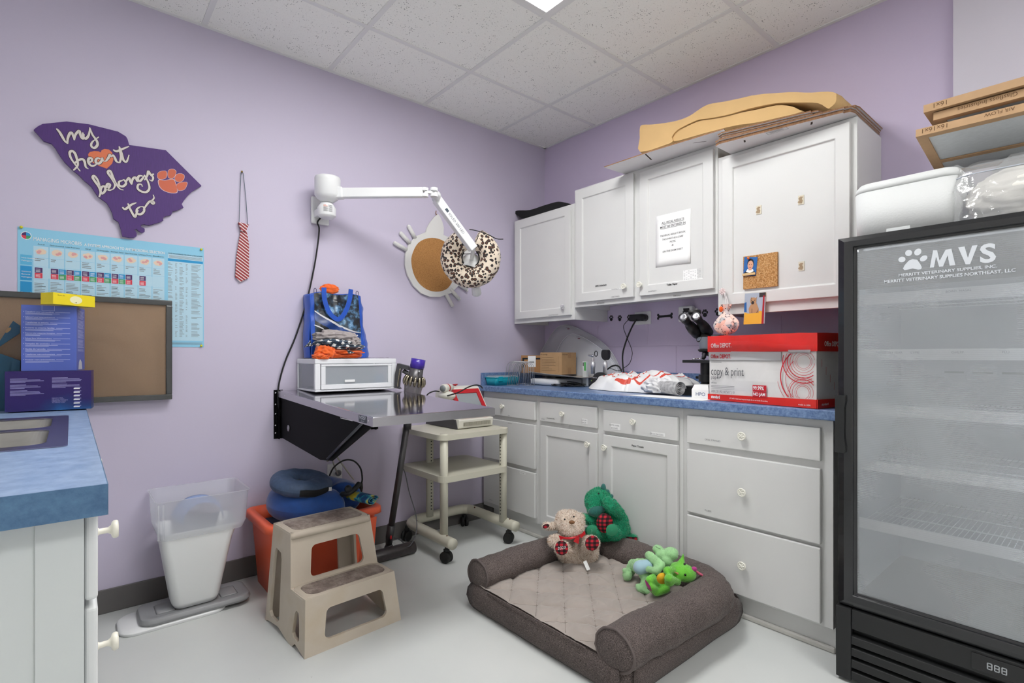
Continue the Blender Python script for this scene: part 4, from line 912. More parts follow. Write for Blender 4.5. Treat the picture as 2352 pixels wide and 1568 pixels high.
m = MB(); m.tube([V((.19, -1.42, .03)), S(2.96, 893, 1262)], .02, 14); m.ell(S(2.95, 893, 1258), .026); m.build('head_joint', DG, VC)
m = MB(); m.text('dyson', V((.287, -1.345, .054)), (0, 1, 0), (-.6, 0, .8), .018, 0); m.build('lettering', mat('pale print', '9A9A9E', .5), VC)
# ------------------------------------------------------------ cream cart
CA = thing('equipment_cart', 'cream steel equipment cart on black castors with two shelves', 'cart', (.27, -1.0, 0))
def rshelf(name, x0, x1, y0, y1, z, th, r=.05):
    pts = []
    for cx, cy, a0 in ((x1-r, y1-r, 0), (x0+r, y1-r, PI/2), (x0+r, y0+r, PI), (x1-r, y0+r, 1.5*PI)):
        for i in range(9): a = a0+PI/2*i/8; pts.append((cx+r*math.cos(a), cy+r*math.sin(a), z-th))
    return MB().prism(pts, (0, 0, th)).build(name, CREAM, CA, bevel=.006, seg=3)
rshelf('shelf', .015, .490, -1.250, -.755, .690, .030); rshelf('shelf', .02, .488, -1.245, -.76, .462, .034)
def tube_o(p0, p1, rx, ry, name): # oval post
    m = MB(); m.lathe(p0, (0, 0, 1), [(1, 0), (1, (V(p1)-V(p0)).length)], 24, sx=rx, sy=ry, xh=(1, 0, 0)); return m.build(name, CREAM, CA)
for p in ((.455, -1.212), (.455, -.790)):
    o = tube_o((p[0], p[1], .125), (p[0], p[1], .694), .026, .021, 'post')
    m = MB()
    for k in range(26): m.box(p[0]-.030*0-.004, p[0]+.004, p[1]+(.0205 if p[1] < -1 else -.0215), p[1]+(.0215 if p[1] < -1 else -.0205), .17+k*.02, .176+k*.02)
    m.build('slot_holes', BLK, o)
o = tube_o((.082, -1.075, .125), (.082, -1.075, .665), .018, .024, 'post')
m = MB()
for k in range(24): m.box(.1, .1006, -1.079, -1.071, .17+k*.02, .176+k*.02)
m.build('slot_holes', BLK, o)
MB().tube([(.56, -1.222, .115), (.40, -1.222, .115), (.14, -1.222, .115), (.075, -1.19, .115), (.055, -1.13, .115), (.055, -.87, .115), (.075, -.80, .115), (.14, -.775, .115), (.40, -.775, .115), (.56, -.775, .115)], .030, 20, smooth=6).build('base_tube', CREAM, CA)
def castor(x, y, a):
    m = MB(); r = .032; d = V((math.cos(a), math.sin(a), 0)); 
    for s_ in (-1, 1): m.lathe(V((x, y, r))+d*s_*.006, d*s_, [(.0001, 0), (r, 0), (r, .012), (r*.85, .016), (r*.5, .013), (.0001, .013)], 24)
    o = m.build('castor', BLKR, CA); m = MB(); m.cyl((x, y, r+.01), (x, y, .09), .009, n=12); m.box(x-.012, x+.012, y-.012, y+.012, .06, .075); m.build('castor_stem', BLK, o)
castor(.500, -1.225, 1.9); castor(.490, -.775, 2.3); castor(.06, -1.225, .4); castor(.065, -.80, 1.2)
for x, y in ((.455, -1.222), (.12, -1.215), (.12, -.79), (.455, -.775)): MB().ell((x+.045, y, .144), .005).build('bolt', mat('rusty bolt', '5A3A2A', .6), CA)
# ------------------------------------------------------------ therapy laser unit on the cart
LU = thing('laser_unit', 'cream and grey therapy device with a red framed tilted screen on the cart', 'medical device', (.18, -.92, .69))
CW = mat('off white shell', 'DAD8CE', .35); zb = .693
m = MB(); m.prism([(.03, -1.05, zb), (.355, -1.05, zb), (.365, -1.05, zb+.055), (.03, -1.05, zb+.045)], (0, .255, 0)); m.build('base', CW, LU, bevel=.008, seg=3)
MB().prism([(.0, -1.056, zb), (.352, -1.056, zb), (.335, -1.056, zb+.054), (.03, -1.056, zb+.05)], (0, .006, 0)).build('side_cheek', DG, LU, bevel=.002)
m = MB()
for k in range(26): m.box(.3605, .3665, -1.015+k*.0078, -1.011+k*.0078, zb+.015, zb+.038)
m.build('vent', mat('vent shadow grey', 'A5A294', .6), LU)
m = MB(); m.prism([(.335, -1.03, zb+.05), (.20, -1.03, .925), (.16, -1.03, .935), (.08, -1.03, .90), (.05, -1.03, zb+.045)], (0, .245, 0)); m.build('screen_housing', CW, LU, bevel=.012, seg=3)
dd = (V((.20, 0, .925))-V((.335, 0, zb+.05))); dn_ = dd.normalized(); nn = V((dn_.z, 0, -dn_.x)); o_ = V((.335, -1.01, zb+.05))
def sc4(y0, y1, a, b, h): return [V((o_.x, y, o_.z))+dd*q+nn*h for y, q in ((y0, a), (y1, a), (y1, b), (y0, b))]
FRR = [(-1.0, -.80, .08, .93)]
m = MB(); Lq = dd.length
m.prism(sc4(-1.012, -.798, .80, .93, .001), nn*.008); m.prism(sc4(-1.012, -.798, .05, .16, .001), nn*.008); m.prism(sc4(-1.012, -.985, .1601, .7999, .001), nn*.008); m.prism(sc4(-.825, -.798, .1601, .7999, .001), nn*.008)
m.build('screen_bezel', REDP, LU, bevel=.002)
MB().prism(sc4(-.985, -.825, .16, .80, .001), nn*.003).build('screen', mat('grey screen', '8D9398', .2), LU)
m = MB(); q = V((.15, -.93, .932)); m.lathe(q, (-.2, 0, 1), [(.007, 0), (.007, .006), (.017, .008), (.017, .013), (.0001, .014)], 20); m.build('stop_button', REDP, LU)
HP = thing('laser_handpiece', 'white handpiece with a red ring resting in the holder beside the screen', 'handpiece', S(3.10, 1025, 893)-V((0, 0, .02)))
h0, h1 = S(3.08, 1017, 892), S(3.14, 1031, 890); ah = (h1-h0).normalized()
MB().lathe(h0, ah, [(.018, 0), (.024, .004), (.025, .02), (.023, .075), (.016, .10), (.0001, .10)], 24).build('body', CW, HP)
MB().lathe(h0+ah*.04, ah, [(.0253, 0), (.0253, .010)], 24).build('ring', REDP, HP)
MB().lathe(h0-ah*.001, ah, [(.0001, 0), (.020, 0), (.020, .003)], 24).build('lens', mat('grey lens', '7E8486', .2), HP)
m = MB(); m.ell(S(3.12, 1026, 908), (.07, .045, .028)); m.build('holder', CW, LU)
m = MB(); m.tube([S(3.1, 1014, 912), S(3.02, 1050, 902), S(3.05, 1075, 889), S(3.12, 1092, 884), S(3.16, 1103, 886), S(3.2, 1108, 891)], .004, 8, smooth=5); m.build('cable', BLKR, LU)
m = MB(); m.tube([S(3.14, 1009, 899), S(3.12, 998, 898), S(3.10, 985, 903), S(3.10, 977, 912)], .004, 8, smooth=5); m.build('cable', BLKR, LU)
# ------------------------------------------------------------ orange tote
ORG = mat('orange tote plastic', 'EC6440', .42, var=.04); 
OB = thing('storage_tote', 'orange plastic storage tote on the floor behind the step stool', 'storage tote', (.26, -1.845, 0))
def rrect(x0, x1, y0, y1, z, r, k=6):
    pts = []
    for cx, cy, a0 in ((x1-r, y1-r, 0), (x0+r, y1-r, PI/2), (x0+r, y0+r, PI), (x1-r, y0+r, 1.5*PI)):
        for i in range(k+1): a = a0+PI/2*i/k; pts.append(V((cx+r*math.cos(a), cy+r*math.sin(a), z)))
    return pts
def loft(m, rings, mi=0, capb=True, capt=False, sm=True):
    n = len(rings[0]); vs = [p for r in rings for p in r]
    fs = [(j*n+i, j*n+(i+1) % n, (j+1)*n+(i+1) % n, (j+1)*n+i) for j in range(len(rings)-1) for i in range(n)]
    if capb: fs.append(tuple(range(n-1, -1, -1)))
    if capt: fs.append(tuple(range((len(rings)-1)*n, len(rings)*n)))
    return m.add(vs, fs, mi, sm)
tx0, tx1, ty0, ty1 = .03, .435, -2.11, -1.575; tzp = .362
m = MB(); loft(m, [rrect(tx0+.03, tx1-.06, ty0+.04, ty1-.04, 0, .03), rrect(tx0+.012, tx1-.012, ty0+.014, ty1-.014, tzp-.03, .04)]); loft(m, [rrect(tx0+.012, tx1-.012, ty0+.014, ty1-.014, tzp-.03, .04), rrect(tx0-.012, tx1+.012, ty0-.012, ty1+.012, tzp-.034, .05), rrect(tx0-.010, tx1+.010, ty0-.010, ty1+.010, tzp-.006, .05), rrect(tx0-.004, tx1+.004, ty0-.004, ty1+.004, tzp, .05), rrect(tx0+.022, tx1-.022, ty0+.024, ty1-.024, tzp-.001, .04), rrect(tx0+.03, tx1-.03, ty0+.032, ty1-.032, tzp-.06, .04), rrect(tx0+.05, tx1-.07, ty0+.06, ty1-.06, .01, .03)], capb=False)
m.add(rrect(tx0+.05, tx1-.07, ty0+.06, ty1-.06, .01, .03), [tuple(range(28))]); m.build('body', ORG, OB)
for yy in (-2.04, -1.95, -1.70, -1.62): MB().prism([(tx1-.056, yy-.02, .03), (tx1-.056, yy+.02, .03), (tx1-.008, yy+.02, .31), (tx1-.008, yy-.02, .31)], (.006, 0, 0)).build('rib', ORG, OB, bevel=.002)
m = MB()
m.add(rrect(tx0+.03, tx1-.03, ty0+.033, ty1-.033, .30, .04), [tuple(range(28))]); m.build('packed_contents', mat('contents cloth', '30405A', .9, var=.3, vs=20, bump=.3, bs=40), OB)
def torus_collar(name, label, c, R, r, m_, tilt, gap=0, squash=.8, a0=0, ex=1.0, seedn=1):
    t = thing(name, label, 'collar', V(c)-V((0, 0, r*squash))); c = V(c); M_ = rotm(*tilt)
    def f(u, v):
        a = a0+gap/2+(2*PI-gap)*u; b = 2*PI*v; rr = r*(1+.08*noise.noise(V((math.cos(a)*2, math.sin(a)*2, seedn))))
        if gap: e_ = min(u, 1-u); rr *= min(1, (e_/.03)**.5+.02)
        return c+(M_@V(((R+rr*math.cos(b))*math.cos(a)*ex, (R+rr*math.cos(b))*math.sin(a), rr*math.sin(b)*squash+.003*noise.noise(V((a*3, b*2, seedn))))))
    MB().grid(f, 90, 26).build('ring', m_, t); return t, f
zc_ = .395
BC, bf = torus_collar('inflatable_collar', 'large royal blue inflatable recovery collar lying in the orange tote', (.25, -1.845, .405), .140, .086, mat('royal blue plush', '0A4590', .7, var=.12, vs=40, sheen=.4), (-.02, .06, .2), gap=.5, a0=.55, squash=.9, ex=.95)
tb_, tf = torus_collar('inflatable_collar', 'slate blue inflatable collar with black straps stacked on the royal blue one', (.290, -1.925, .505), .088, .056, mat('slate blue nylon', '3E516E', .6, var=.15, vs=60, bump=.15, bs=70), (-.10, .16, 0), squash=.72, seedn=5)
m = MB(); m.grid(lambda u, v: V(tf(-.06+.17*u, .93+.13*v))+V((.0025, 0, .0005)), 22, 6); m.build('strap', mat('black velcro', '1A1A1C', .9), tb_)
m = MB(); q = tf(.115, .99); m.box(q.x-.001, q.x+.004, q.y-.012, q.y+.012, q.z-.008, q.z+.012); m.build('care_tag', PAPER, tb_)
m = MB(); m.box(.27, .29, -1.955, -1.93, .514, .522); m.build('valve_patch', BLK, tb_)
m = MB(); q = bf(.03, .05); m.tube([S(2.52, 785, 1135), S(2.50, 800, 1132), S(2.52, 815, 1122), S(2.55, 825, 1110)], .013, 8, smooth=4); m.ell(S(2.50, 800, 1123), (.018, .018, .02)); m.build('buckle_strap', BLK, BC)
TW = thing('rolled_towel', 'rolled teal and yellow patterned cloth at the right end of the orange tote', 'cloth', (.36, -1.655, .365))
ra, rb_ = S(2.56, 806, 1137), S(2.48, 856, 1149); ta = (rb_-ra).normalized(); x_, y_, z_ = basis(ta)
m = MB(); P = [(.031-.0009*k)*1.0 for k in range(24)]
def roll(u, v): a = u*4.4*PI; r = .030-.0016*a; return ra+ta*((rb_-ra).length*v)+x_*(math.cos(a)*r*1.25)+y_*(math.sin(a)*r*.8)
m.grid(roll, 60, 6)
N = NT('teal yellow print'); sp = N.n('TexNoise', i_Scale=30.0); N.l(N.coord(), sp.inputs[0]); N.l(N.ramp(sp.outputs['Fac'], [(.42, rgba('0E3E6C')), (.5, rgba('1F8AA0')), (.58, rgba('B7A832'))]), N.b.inputs['Base Color']); N.b.inputs['Roughness'].default_value = .7
m.build('roll', N.mat, TW, solid=.002)
# ------------------------------------------------------------ outlet low on the wall with its cables
OU = thing('wall_outlet', 'white wall outlet below the exam table with plugs in it', 'outlet', X(0, 768, 1100))
a, b = X(0, 751, 1066), X(0, 785, 1110); MB().box(.001, .007, a.y, b.y, b.z-.03, a.z).build('cover_plate', PLW, OU, bevel=.002)
MB().cyl(X(.008, 777, 1086), X(.045, 777, 1087), .018, .014, 18).build('plug', mat('grey plug', '6A6A6C', .5), OU)
tag(MB().tube([X(.05, 776, 1088), X(.09, 768, 1070), X(.12, 763, 1050), X(.13, 766, 1036), X(.12, 775, 1050), X(.09, 800, 1085), X(.03, 812, 1100)], .0042, 8, smooth=6).build('grey_cable', mat('grey cord', 'B8B4AC', .6)), 'pale grey cord looping from the low outlet over the bracket hook', 'cord')
tag(MB().tube([X(.13, 754, 1100), X(.13, 766, 1074), X(.13, 790, 1057), X(.13, 812, 1058), X(.14, 828, 1075), X(.15, 832, 1100), X(.16, 829, 1112)], .0045, 8, smooth=6).tube([X(.16, 829.5, 1108), X(.16, 829, 1120), X(.16, 828, 1131)], [.008, .011, .009], 10).build('black_cable', BLKR), 'black power cord arching above the blue collars with its socket hanging', 'cord')
tag(MB().tube([(.05, -1.26, .455), X(.08, 930, 1085), X(.12, 940, 1130), X(.2, 955, 1180), X(.25, 957, 1215), X(.28, 950, 1240), X(.29, 937, 1255), X(.15, 920, 1240), X(.03, 905, 1235)], .003, 6, smooth=6).build('thin_cable', mat('thin grey cable', '55555A', .6)), 'thin grey cable hanging beside the cart down to the floor', 'cable')
# ------------------------------------------------------------ step stool
ST = thing('step_stool', 'beige moulded plastic two step stool with worn dark treads in front of the orange tote', 'step stool', (.70, -1.93, 0), rz=math.radians(4))
N = NT('beige plastic'); c = N.coord(); t = N.n('TexNoise', i_Scale=5.0, i_Detail=8.0); N.l(c, t.inputs[0])
N.l(N.ramp(t.outputs['Fac'], [(.3, rgba('B9AC9C')), (.55, rgba('C3B7A7')), (.8, rgba('B5A284'))]), N.b.inputs['Base Color']); N.b.inputs['Roughness'].default_value = .5; BEI = N.mat
N = NT('worn stool tread'); c = N.coord(); t = N.n('TexNoise', i_Scale=9.0, i_Detail=9.0, i_Roughness=.75); N.l(c, t.inputs[0]); w_ = N.n('TexVoronoi', i_Scale=150.0); N.l(c, w_.inputs['Vector'])
N.l(N.ramp(t.outputs['Fac'], [(.42, rgba('75665F')), (.52, rgba('94867D')), (.66, rgba('B5A89B'))]), N.b.inputs['Base Color']); N.bump(w_.outputs['Distance'], .8, .003); N.b.inputs['Roughness'].default_value = .8; TRD = N.mat
# local frame: x towards the camera side (front), y along the width; outline tapers with height
HW0, HW1 = .207, .176; HT = .412; HS = .208
def hw(z): return HW0+(HW1-HW0)*z/HT
xb0, xb1 = -.200, -.190         # rear plane at floor / top
def xr(z): return xb0+(xb1-xb0)*z/HT
xf0, xfm = .205, .175           # front plane at floor / lower tread
def xfr(z): return xf0+(xfm-xf0)*z/HS
xm0, xm1 = .035, -.005          # riser plane between treads
def xri(z): return xm0+(xm1-xm0)*(z-HS)/(HT-HS)
LM = W[ST]
def panel(m, f, outer, holes, th, nrm):
    # flat panel in (a, z) with holes bridged by constrained fill; f maps (a, z) to local 3D
    bm = bmesh.new(); loops = [outer]+holes; es = []
    for lp in loops:
        vs = [bm.verts.new((p[0], p[1], 0)) for p in lp]
        for i in range(len(vs)): es.append(bm.edges.new((vs[i], vs[(i+1) % len(vs)])))
    bmesh.ops.triangle_fill(bm, use_beauty=True, use_dissolve=False, edges=es)
    bm.verts.index_update(); n = V(nrm)
    co_ = [LM@f(v.co.x, v.co.y) for v in bm.verts]; ci = [LM@(f(v.co.x, v.co.y)-n*th) for v in bm.verts]
    fs = [tuple(v.index for v in q.verts) for q in bm.faces]; k = len(co_)
    m.add(co_+ci, fs+[tuple(k+i for i in q[::-1]) for q in fs]); o = 0
    for lp in loops:
        L = len(lp); m.add([co_[o+i] for i in range(L)]+[ci[o+i] for i in range(L)], [(i, (i+1) % L, L+(i+1) % L, L+i) for i in range(L)]); o += L
    bm.free()
def rr(x0, x1, z0, z1, r, tw=0, k=5, b0=None, b1=None):
    # rounded quad; tw narrows the top
    pts = []; 
    for cx, cz, a0 in ((x1-tw-r, z1-r, 0), (x0+tw+r, z1-r, PI/2), (x0+r, z0+r, PI), (x1-r, z0+r, 1.5*PI)):
        for i in range(k+1): a = a0+PI/2*i/k; pts.append((cx+r*math.cos(a), cz+r*math.sin(a)))
    return pts
m = MB(); th = .012
# front face under the lower tread with its opening
o_ = [(-hw(0), 0), (hw(0), 0), (hw(HS), HS-.004), (-hw(HS), HS-.004)]
panel(m, lambda a, z: V((xfr(z), a, z)), o_, [rr(-.125, .142, .038, .150, .022, .010)], th, (1, 0, 0))
# riser with its opening
o_ = [(-hw(HS)+.0, HS-.006), (hw(HS), HS-.006), (hw(HT), HT-.004), (-hw(HT), HT-.004)]
panel(m, lambda a, z: V((xri(z), a, z)), o_, [rr(-.108, .128, HS+.012, HT-.068, .022, .010)], th, (1, 0, 0))
# rear face
o_ = [(-hw(0), 0), (hw(0), 0), (hw(HT), HT-.004), (-hw(HT), HT-.004)]
panel(m, lambda a, z: V((xr(z), a, z)), o_, [rr(-.12, .12, .04, HT-.08, .03, .01)], -th, (1, 0, 0))
# sides with two openings each
for s_ in (-1, 1):
    o_ = [(xb0, .0), (xb0+.035, .010), (-.06, .022), (xm0-.03, .008), (xm0+.015, .0), (xm0+.05, .0), (.11, .020), (xf0-.03, .006), (xf0, 0), (xfm, HS-.004), (xri(HS), HS-.006), (xri(HT), HT-.004), (xb1, HT-.004)]
    h1 = [(xb0+.040, .05), (xb0+.042, .20), (xb0+.048, .30), (xb0+.062, .318), (-.085, .310), (-.075, .285), (-.055, .05), (-.075, .036), (-.14, .036)][::-1]
    h2 = [(xm0+.045, .05), (xm0+.055, .125), (xm0+.068, .142), (xm0+.088, .140), (xm0+.098, .12), (xm0+.112, .045), (xm0+.098, .036), (xm0+.06, .038)][::-1]
    panel(m, lambda a, z: V((a, s_*hw(z), z)), o_, [h1, h2], th, (0, s_, 0))
st_o = m.build('body', BEI, ST, bevel=.003)
# treads: rounded slabs that overlap the body
def tread(x0, x1, z, hw_, nm):
    m = MB(); R = .045
    base = [LM@p for p in rrect(x0-.0005, x1+.001, -hw_-.001, hw_+.001, z-.028, R*.3)]; mid = [LM@p for p in rrect(x0-.0005, x1+.001, -hw_-.001, hw_+.001, z-.010, R*.5)]; top = [LM@p for p in rrect(x0+.006, x1-.006, -hw_+.006, hw_-.006, z, R)]
    loft(m, [base, mid, top], capt=True); o = m.build(nm, BEI, ST)
    m = MB(); t2 = [LM@p for p in rrect(x0+.020, x1-.016, -hw_+.022, hw_-.022, z+.0003, R*.8)]; t3 = [LM@p for p in rrect(x0+.022, x1-.018, -hw_+.024, hw_-.024, z+.0012, R*.8)]; loft(m, [t2, t3], capt=True); m.build('anti_slip_pad', TRD, o)
tread(xri(HS)-.005, xfm, HS, hw(HS), 'lower_step'); tread(xb1, xri(HT)+.012, HT, hw(HT), 'upper_step')
# ------------------------------------------------------------ litter / food bin
LD = thing('container_lid', 'white plastic container lid flat on the floor under the grey lid', 'lid', (.22, -2.44, 0))
m = MB(); loft(m, [rrect(.115, .318, -2.635, -2.25, .0, .06), rrect(.112, .321, -2.638, -2.247, .012, .06), rrect(.122, .311, -2.628, -2.257, .020, .055)], capt=True); m.build('lid', PLW, LD, bevel=.002)
LG = thing('container_lid', 'grey plastic container lid lying under the tall bin', 'lid', (.215, -2.36, .02))
GRY = mat('grey lid plastic', '8F9092', .35)
m = MB(); loft(m, [rrect(.118, .318, -2.565, -2.155, .0205, .05), rrect(.112, .322, -2.570, -2.150, .030, .05), rrect(.118, .316, -2.564, -2.156, .044, .045), rrect(.128, .306, -2.554, -2.166, .047, .04), rrect(.14, .294, -2.542, -2.178, .043, .035)], capt=True); m.build('lid', GRY, LG, bevel=.001)
for a, b in ((-2.51, -2.44), (-2.27, -2.20)): m = MB(); loft(m, [rrect(.165, .27, a, b, .0432, .01), rrect(.170, .265, a+.005, b-.005, .0465, .01)], capt=True); m.build('raised_panel', GRY, LG)
BN = thing('food_bin', 'tall white tapered plastic bin with a translucent top standing on the grey lid', 'bin', (.2, -2.37, .044))
TRW = mat('cloudy white plastic', 'E0E2E2', .4)
m = MB(); z_ = .0475
loft(m, [rrect(.155, .285, -2.445, -2.285, z_, .035), rrect(.150, .290, -2.455, -2.275, z_+.02, .035), rrect(.115, .292, -2.49, -2.225, .31, .03), rrect(.06, .292, -2.495, -2.20, .375, .03)]); m.build('body', TRW, BN)
N = NT('translucent bin plastic'); tb = N.n('BsdfTransparent'); tl__ = N.n('BsdfTranslucent'); tl__.inputs[0].default_value = rgba('F4F6FA'); N.b.inputs['Base Color'].default_value = rgba('F2F4F8'); N.b.inputs['Roughness'].default_value = .25
m1 = N.n('MixShader', i_0=.5); N.l(N.b.outputs[0], m1.inputs[1]); N.l(tl__.outputs[0], m1.inputs[2]); m2 = N.n('MixShader', i_0=.36); N.l(tb.outputs[0], m2.inputs[1]); N.l(m1.outputs[0], m2.inputs[2]); N.l(m2.outputs[0], N.t.nodes['Material Output'].inputs[0]); TLU = N.mat
m = MB(); loft(m, [rrect(.02, .297, -2.497, -2.185, .350, .03), rrect(.010, .300, -2.505, -2.170, .38, .03), rrect(.006, .303, -2.512, -2.160, .512, .03), rrect(.001, .308, -2.518, -2.154, .517, .03)], capb=False); m.build('translucent_top', TLU, BN, solid=.002)
m = MB(); m.tube([(.309, -2.49, .362), (.309, -2.49, .505)], .004, 8); m.tube([(.302, -2.506, .36), (.302, -2.506, .505)], .004, 8); m.build('corner_rib', TLU, BN)
SCP = tag(MB().grid(lambda u, v: (.06+.16*u, -2.33+.10*math.cos(PI*v)*(1-.2*u), .385+.085*math.sin(PI*v)), 8, 24).build('scoop', mat('pale blue scoop', '8FA6D2', .4), solid=.003), 'pale blue scoop seen inside the translucent bin top', 'scoop')
# ------------------------------------------------------------ things on the long worktop
TEAL = mat('teal plastic', '0F93A5', .35)
TBx = thing('teal_case', 'teal plastic case with a clear lid at the left end of the worktop', 'plastic case', (.085, -.49, CT))
zc0 = CT+.001
def lbox(name, x0, x1, y0, y1, z0, z1, m_, par=None, bev=.002, lid=None): return MB().box(x0, x1, y0, y1, z0, z1).build(name, m_, par, bevel=bev)
m = MB(); loft(m, [rrect(.034, .136, -.592, -.394, zc0, .012), rrect(.026, .146, -.600, -.386, zc0+.050, .014)], capt=True); m.build('body', TEAL, TBx)
MB().box(.024, .148, -.602, -.384, zc0+.0502, zc0+.055).build('rim', TEAL, TBx, bevel=.002)
m = MB(); loft(m, [rrect(.028, .144, -.598, -.388, zc0+.0553, .012), rrect(.036, .136, -.590, -.396, zc0+.066, .012)], capt=True, capb=False); m.build('clear_lid', FROST, TBx)
for yy in (-.56, -.45): MB().box(.147, .154, yy-.018, yy+.018, zc0+.028, zc0+.060).build('latch', TEAL, TBx, bevel=.002)
WR = mat('steel wire', 'A8A8AC', .35, .4)
for (ax_, ay, bx, by, nloop, lb) in ((.050, -.375, .092, -.270, 7, 'wire file rack at the back, behind the teal case'), (.222, -.490, .262, -.430, 7, 'wire file rack right of the teal case, in front of the small brown box')):
    t = thing('wire_rack', lb, 'wire rack', ((ax_+bx)/2, (ay+by)/2, CT)); d = V((bx-ax_, by-ay, 0)); n_ = _R.copy()
    for i in range(nloop):
        c = V((ax_, ay, 0))+d*(i/(nloop-1)); P = []
        for q in range(13): a = PI*q/12; P.append(c+n_*(math.cos(a)*.045)+V((.012, 0, CT+.118+math.sin(a)*.045)))
        MB().tube([c+n_*.055+V((0, 0, CT+.004))]+P+[c-n_*.055+V((0, 0, CT+.004))], .0021, 6).build('hoop', WR, t)
    for s_ in (-1, 1): MB().tube([V((ax_, ay, CT+.004))+n_*s_*.055-d*.06, V((bx, by, CT+.004))+n_*s_*.055+d*.06], .0020, 6).build('base_wire', WR, t)
SCL = thing('baby_scale', 'white tabletop scale with a long curved grey tray carrying two brown boxes', 'scale', (.36, -.20, CT))
m = MB(); loft(m, [rrect(.20, .46, -.325, -.07, CT+.003, .02), rrect(.19, .47, -.335, -.06, CT+.012, .02), rrect(.19, .47, -.335, -.06, CT+.040, .02), rrect(.21, .45, -.32, -.075, CT+.048, .02)], capt=True); m.build('base', PLW, SCL)
TRY = mat('grey scale tray', 'A59E96', .5)
def tray(u, v):
    x = .17+.44*u; w_ = 2*v-1; z = CT+.060+.030*abs(w_)**2.4*(1-.6*u)+.012*max(0, .35-u); return (x-.02*w_, -.190+.165*w_-.02*(u-.5), z)
MB().grid(tray, 20, 20).build('tray', TRY, SCL, solid=.003)
MB().cyl((.3, -.2, CT+.03), (.3, -.2, CT+.060), .05).build('support', BLK, SCL)
def rbox(name, A, d, w_, dp, z0, z1, m_, par=None, bev=.0015):
    d = V((d[0], d[1], 0)).normalized(); n_ = V((-d.y, d.x, 0)); A = V((A[0], A[1], 0)); m = MB()
    m.prism([A+V((0, 0, z0)), A+d*w_+V((0, 0, z0)), A+d*w_+n_*dp+V((0, 0, z0)), A+n_*dp+V((0, 0, z0))], (0, 0, z1-z0)); return m.build(name, m_, par, bevel=bev), A, d, n_
BB = thing('syringe_box', 'brown cardboard syringe box, the larger one on the scale tray', 'cardboard box', (.38, -.22, .985))
o, A, d, n_ = rbox('carton', (.290, -.325), (.177, .028), .180, .172, .9995, 1.147, CARD, BB)
m = MB(); f_ = -n_
m.text('BD Syringe', A+d*.006+f_*.0006+V((0, 0, 1.130)), d, (0, 0, 1), .013, 0)
r_ = random.Random(5)
for j in range(9): m.rect(A+d*.015+f_*.0006+V((0, 0, 1.112-j*.011)), d, (0, 0, 1), .12*r_.uniform(.5, 1), .0015, 0)
m.rect(A+d*.010+f_*.0005+V((0, 0, 1.014)), d, (0, 0, 1), .0008, .108, 0); m.rect(A+d*.155+f_*.0005+V((0, 0, 1.014)), d, (0, 0, 1), .0008, .108, 0)
m.text('BD Syringe', A+d*.181+n_*.010+V((0, 0, 1.130))+d*.0006*0, n_, (0, 0, 1), .013, 0)
m.build('box_print', mat('brown print', '4A3A2C', .9), BB)
m = MB(); m.rect(A+d*.1806+n_*.070+V((0, 0, 1.108)), n_, (0, 0, 1), .04, .039, 0); m.rect(A+d*.1806+n_*.070+V((0, 0, 1.0)), n_, (0, 0, 1), .04, .045, 0); m.build('packing_tape', mat('brown tape', '9A744C', .3), BB)
SB = thing('small_carton', 'small brown carton with a white address label behind the wire rack', 'cardboard box', (.14, -.2, .985))
o, A, d, n_ = rbox('carton', (.070, -.305), (.15, .06), .165, .12, 1.001, 1.128, mat('orange brown card', 'A97C50', .85), SB)
m = MB(); m.rect(A+d*.01-n_*.0006+V((0, 0, 1.098)), d, (0, 0, 1), .145, .012, 0); m.rect(A+d*.01-n_*.0006+V((0, 0, 1.04)), d, (0, 0, 1), .014, .058, 0); m.build('black_stripe', INK, SB)
m = MB(); m.rect(A+d*.055-n_*.0010+V((0, 0, 1.045)), d, (0, 0, 1), .062, .078, 0)
for j in range(3): m.rect(A+d*.065-n_*.0014+V((0, 0, 1.083-j*.004)), d, (0, 0, 1), .04, .002, 1)
m.build('address_label', [PAPER, INK], SB)
N = NT('translucent cone plastic'); tb = N.n('BsdfTransparent'); N.b.inputs['Base Color'].default_value = rgba('E2E4EA'); N.b.inputs['Roughness'].default_value = .3; m2 = N.n('MixShader', i_0=.42); N.l(tb.outputs[0], m2.inputs[1]); N.l(N.b.outputs[0], m2.inputs[2]); N.l(m2.outputs[0], N.t.nodes['Material Output'].inputs[0]); CONE = N.mat
def cone(name, pts, y, lb, tops):
    t = thing(name, lb, 'plastic cone collar', (Y(y, *pts[0]).x+.2, y, CT)); P = cat([Y(y, *p) for p in pts], 5)
    zb = CT+.1005-.0995
    for p in P: p.z = max(p.z, CT+.002)
    m = MB(); n = len(P); xc = sum(p.x for p in P)/n; L = []
    K = 10; ctr = V((xc, 0, CT+.002)); 
    vs = [V((ctr.x+(p.x-ctr.x)*k/K, y-.030*(1-(k/K)**2), ctr.z+(p.z-ctr.z)*k/K)) for k in range(K+1) for p in P]
    m.add(vs, [(k*n+i, k*n+i+1, (k+1)*n+i+1, (k+1)*n+i) for k in range(K) for i in range(n-1)], 0, True); m.build('sheet', CONE, t, solid=.001)
    MB().tube(P, .0022, 6).build('rim', mat('cone rim', 'D4D6DC', .35), t)
    q = Y(y-.02, *tops); m = MB(); m.rect(q, (1, 0, 0), (0, 0, 1), .022, .006, 0); m.rect(q+V((-.014, 0, .012)), (1, 0, 0), (0, 0, 1), .03, .003, 1); m.build('size_mark', [mat('mark maroon', '6A2A40', .6), INKG], t)
cone('cone_collar', [(1213, 880), (1228, 840), (1243, 808), (1262, 775), (1280, 752), (1296, 746), (1312, 748), (1350, 765), (1388, 790), (1412, 820), (1430, 860), (1437, 882)], -.030, 'large translucent plastic cone collar leaning on the wall behind the boxes', (1303, 756))
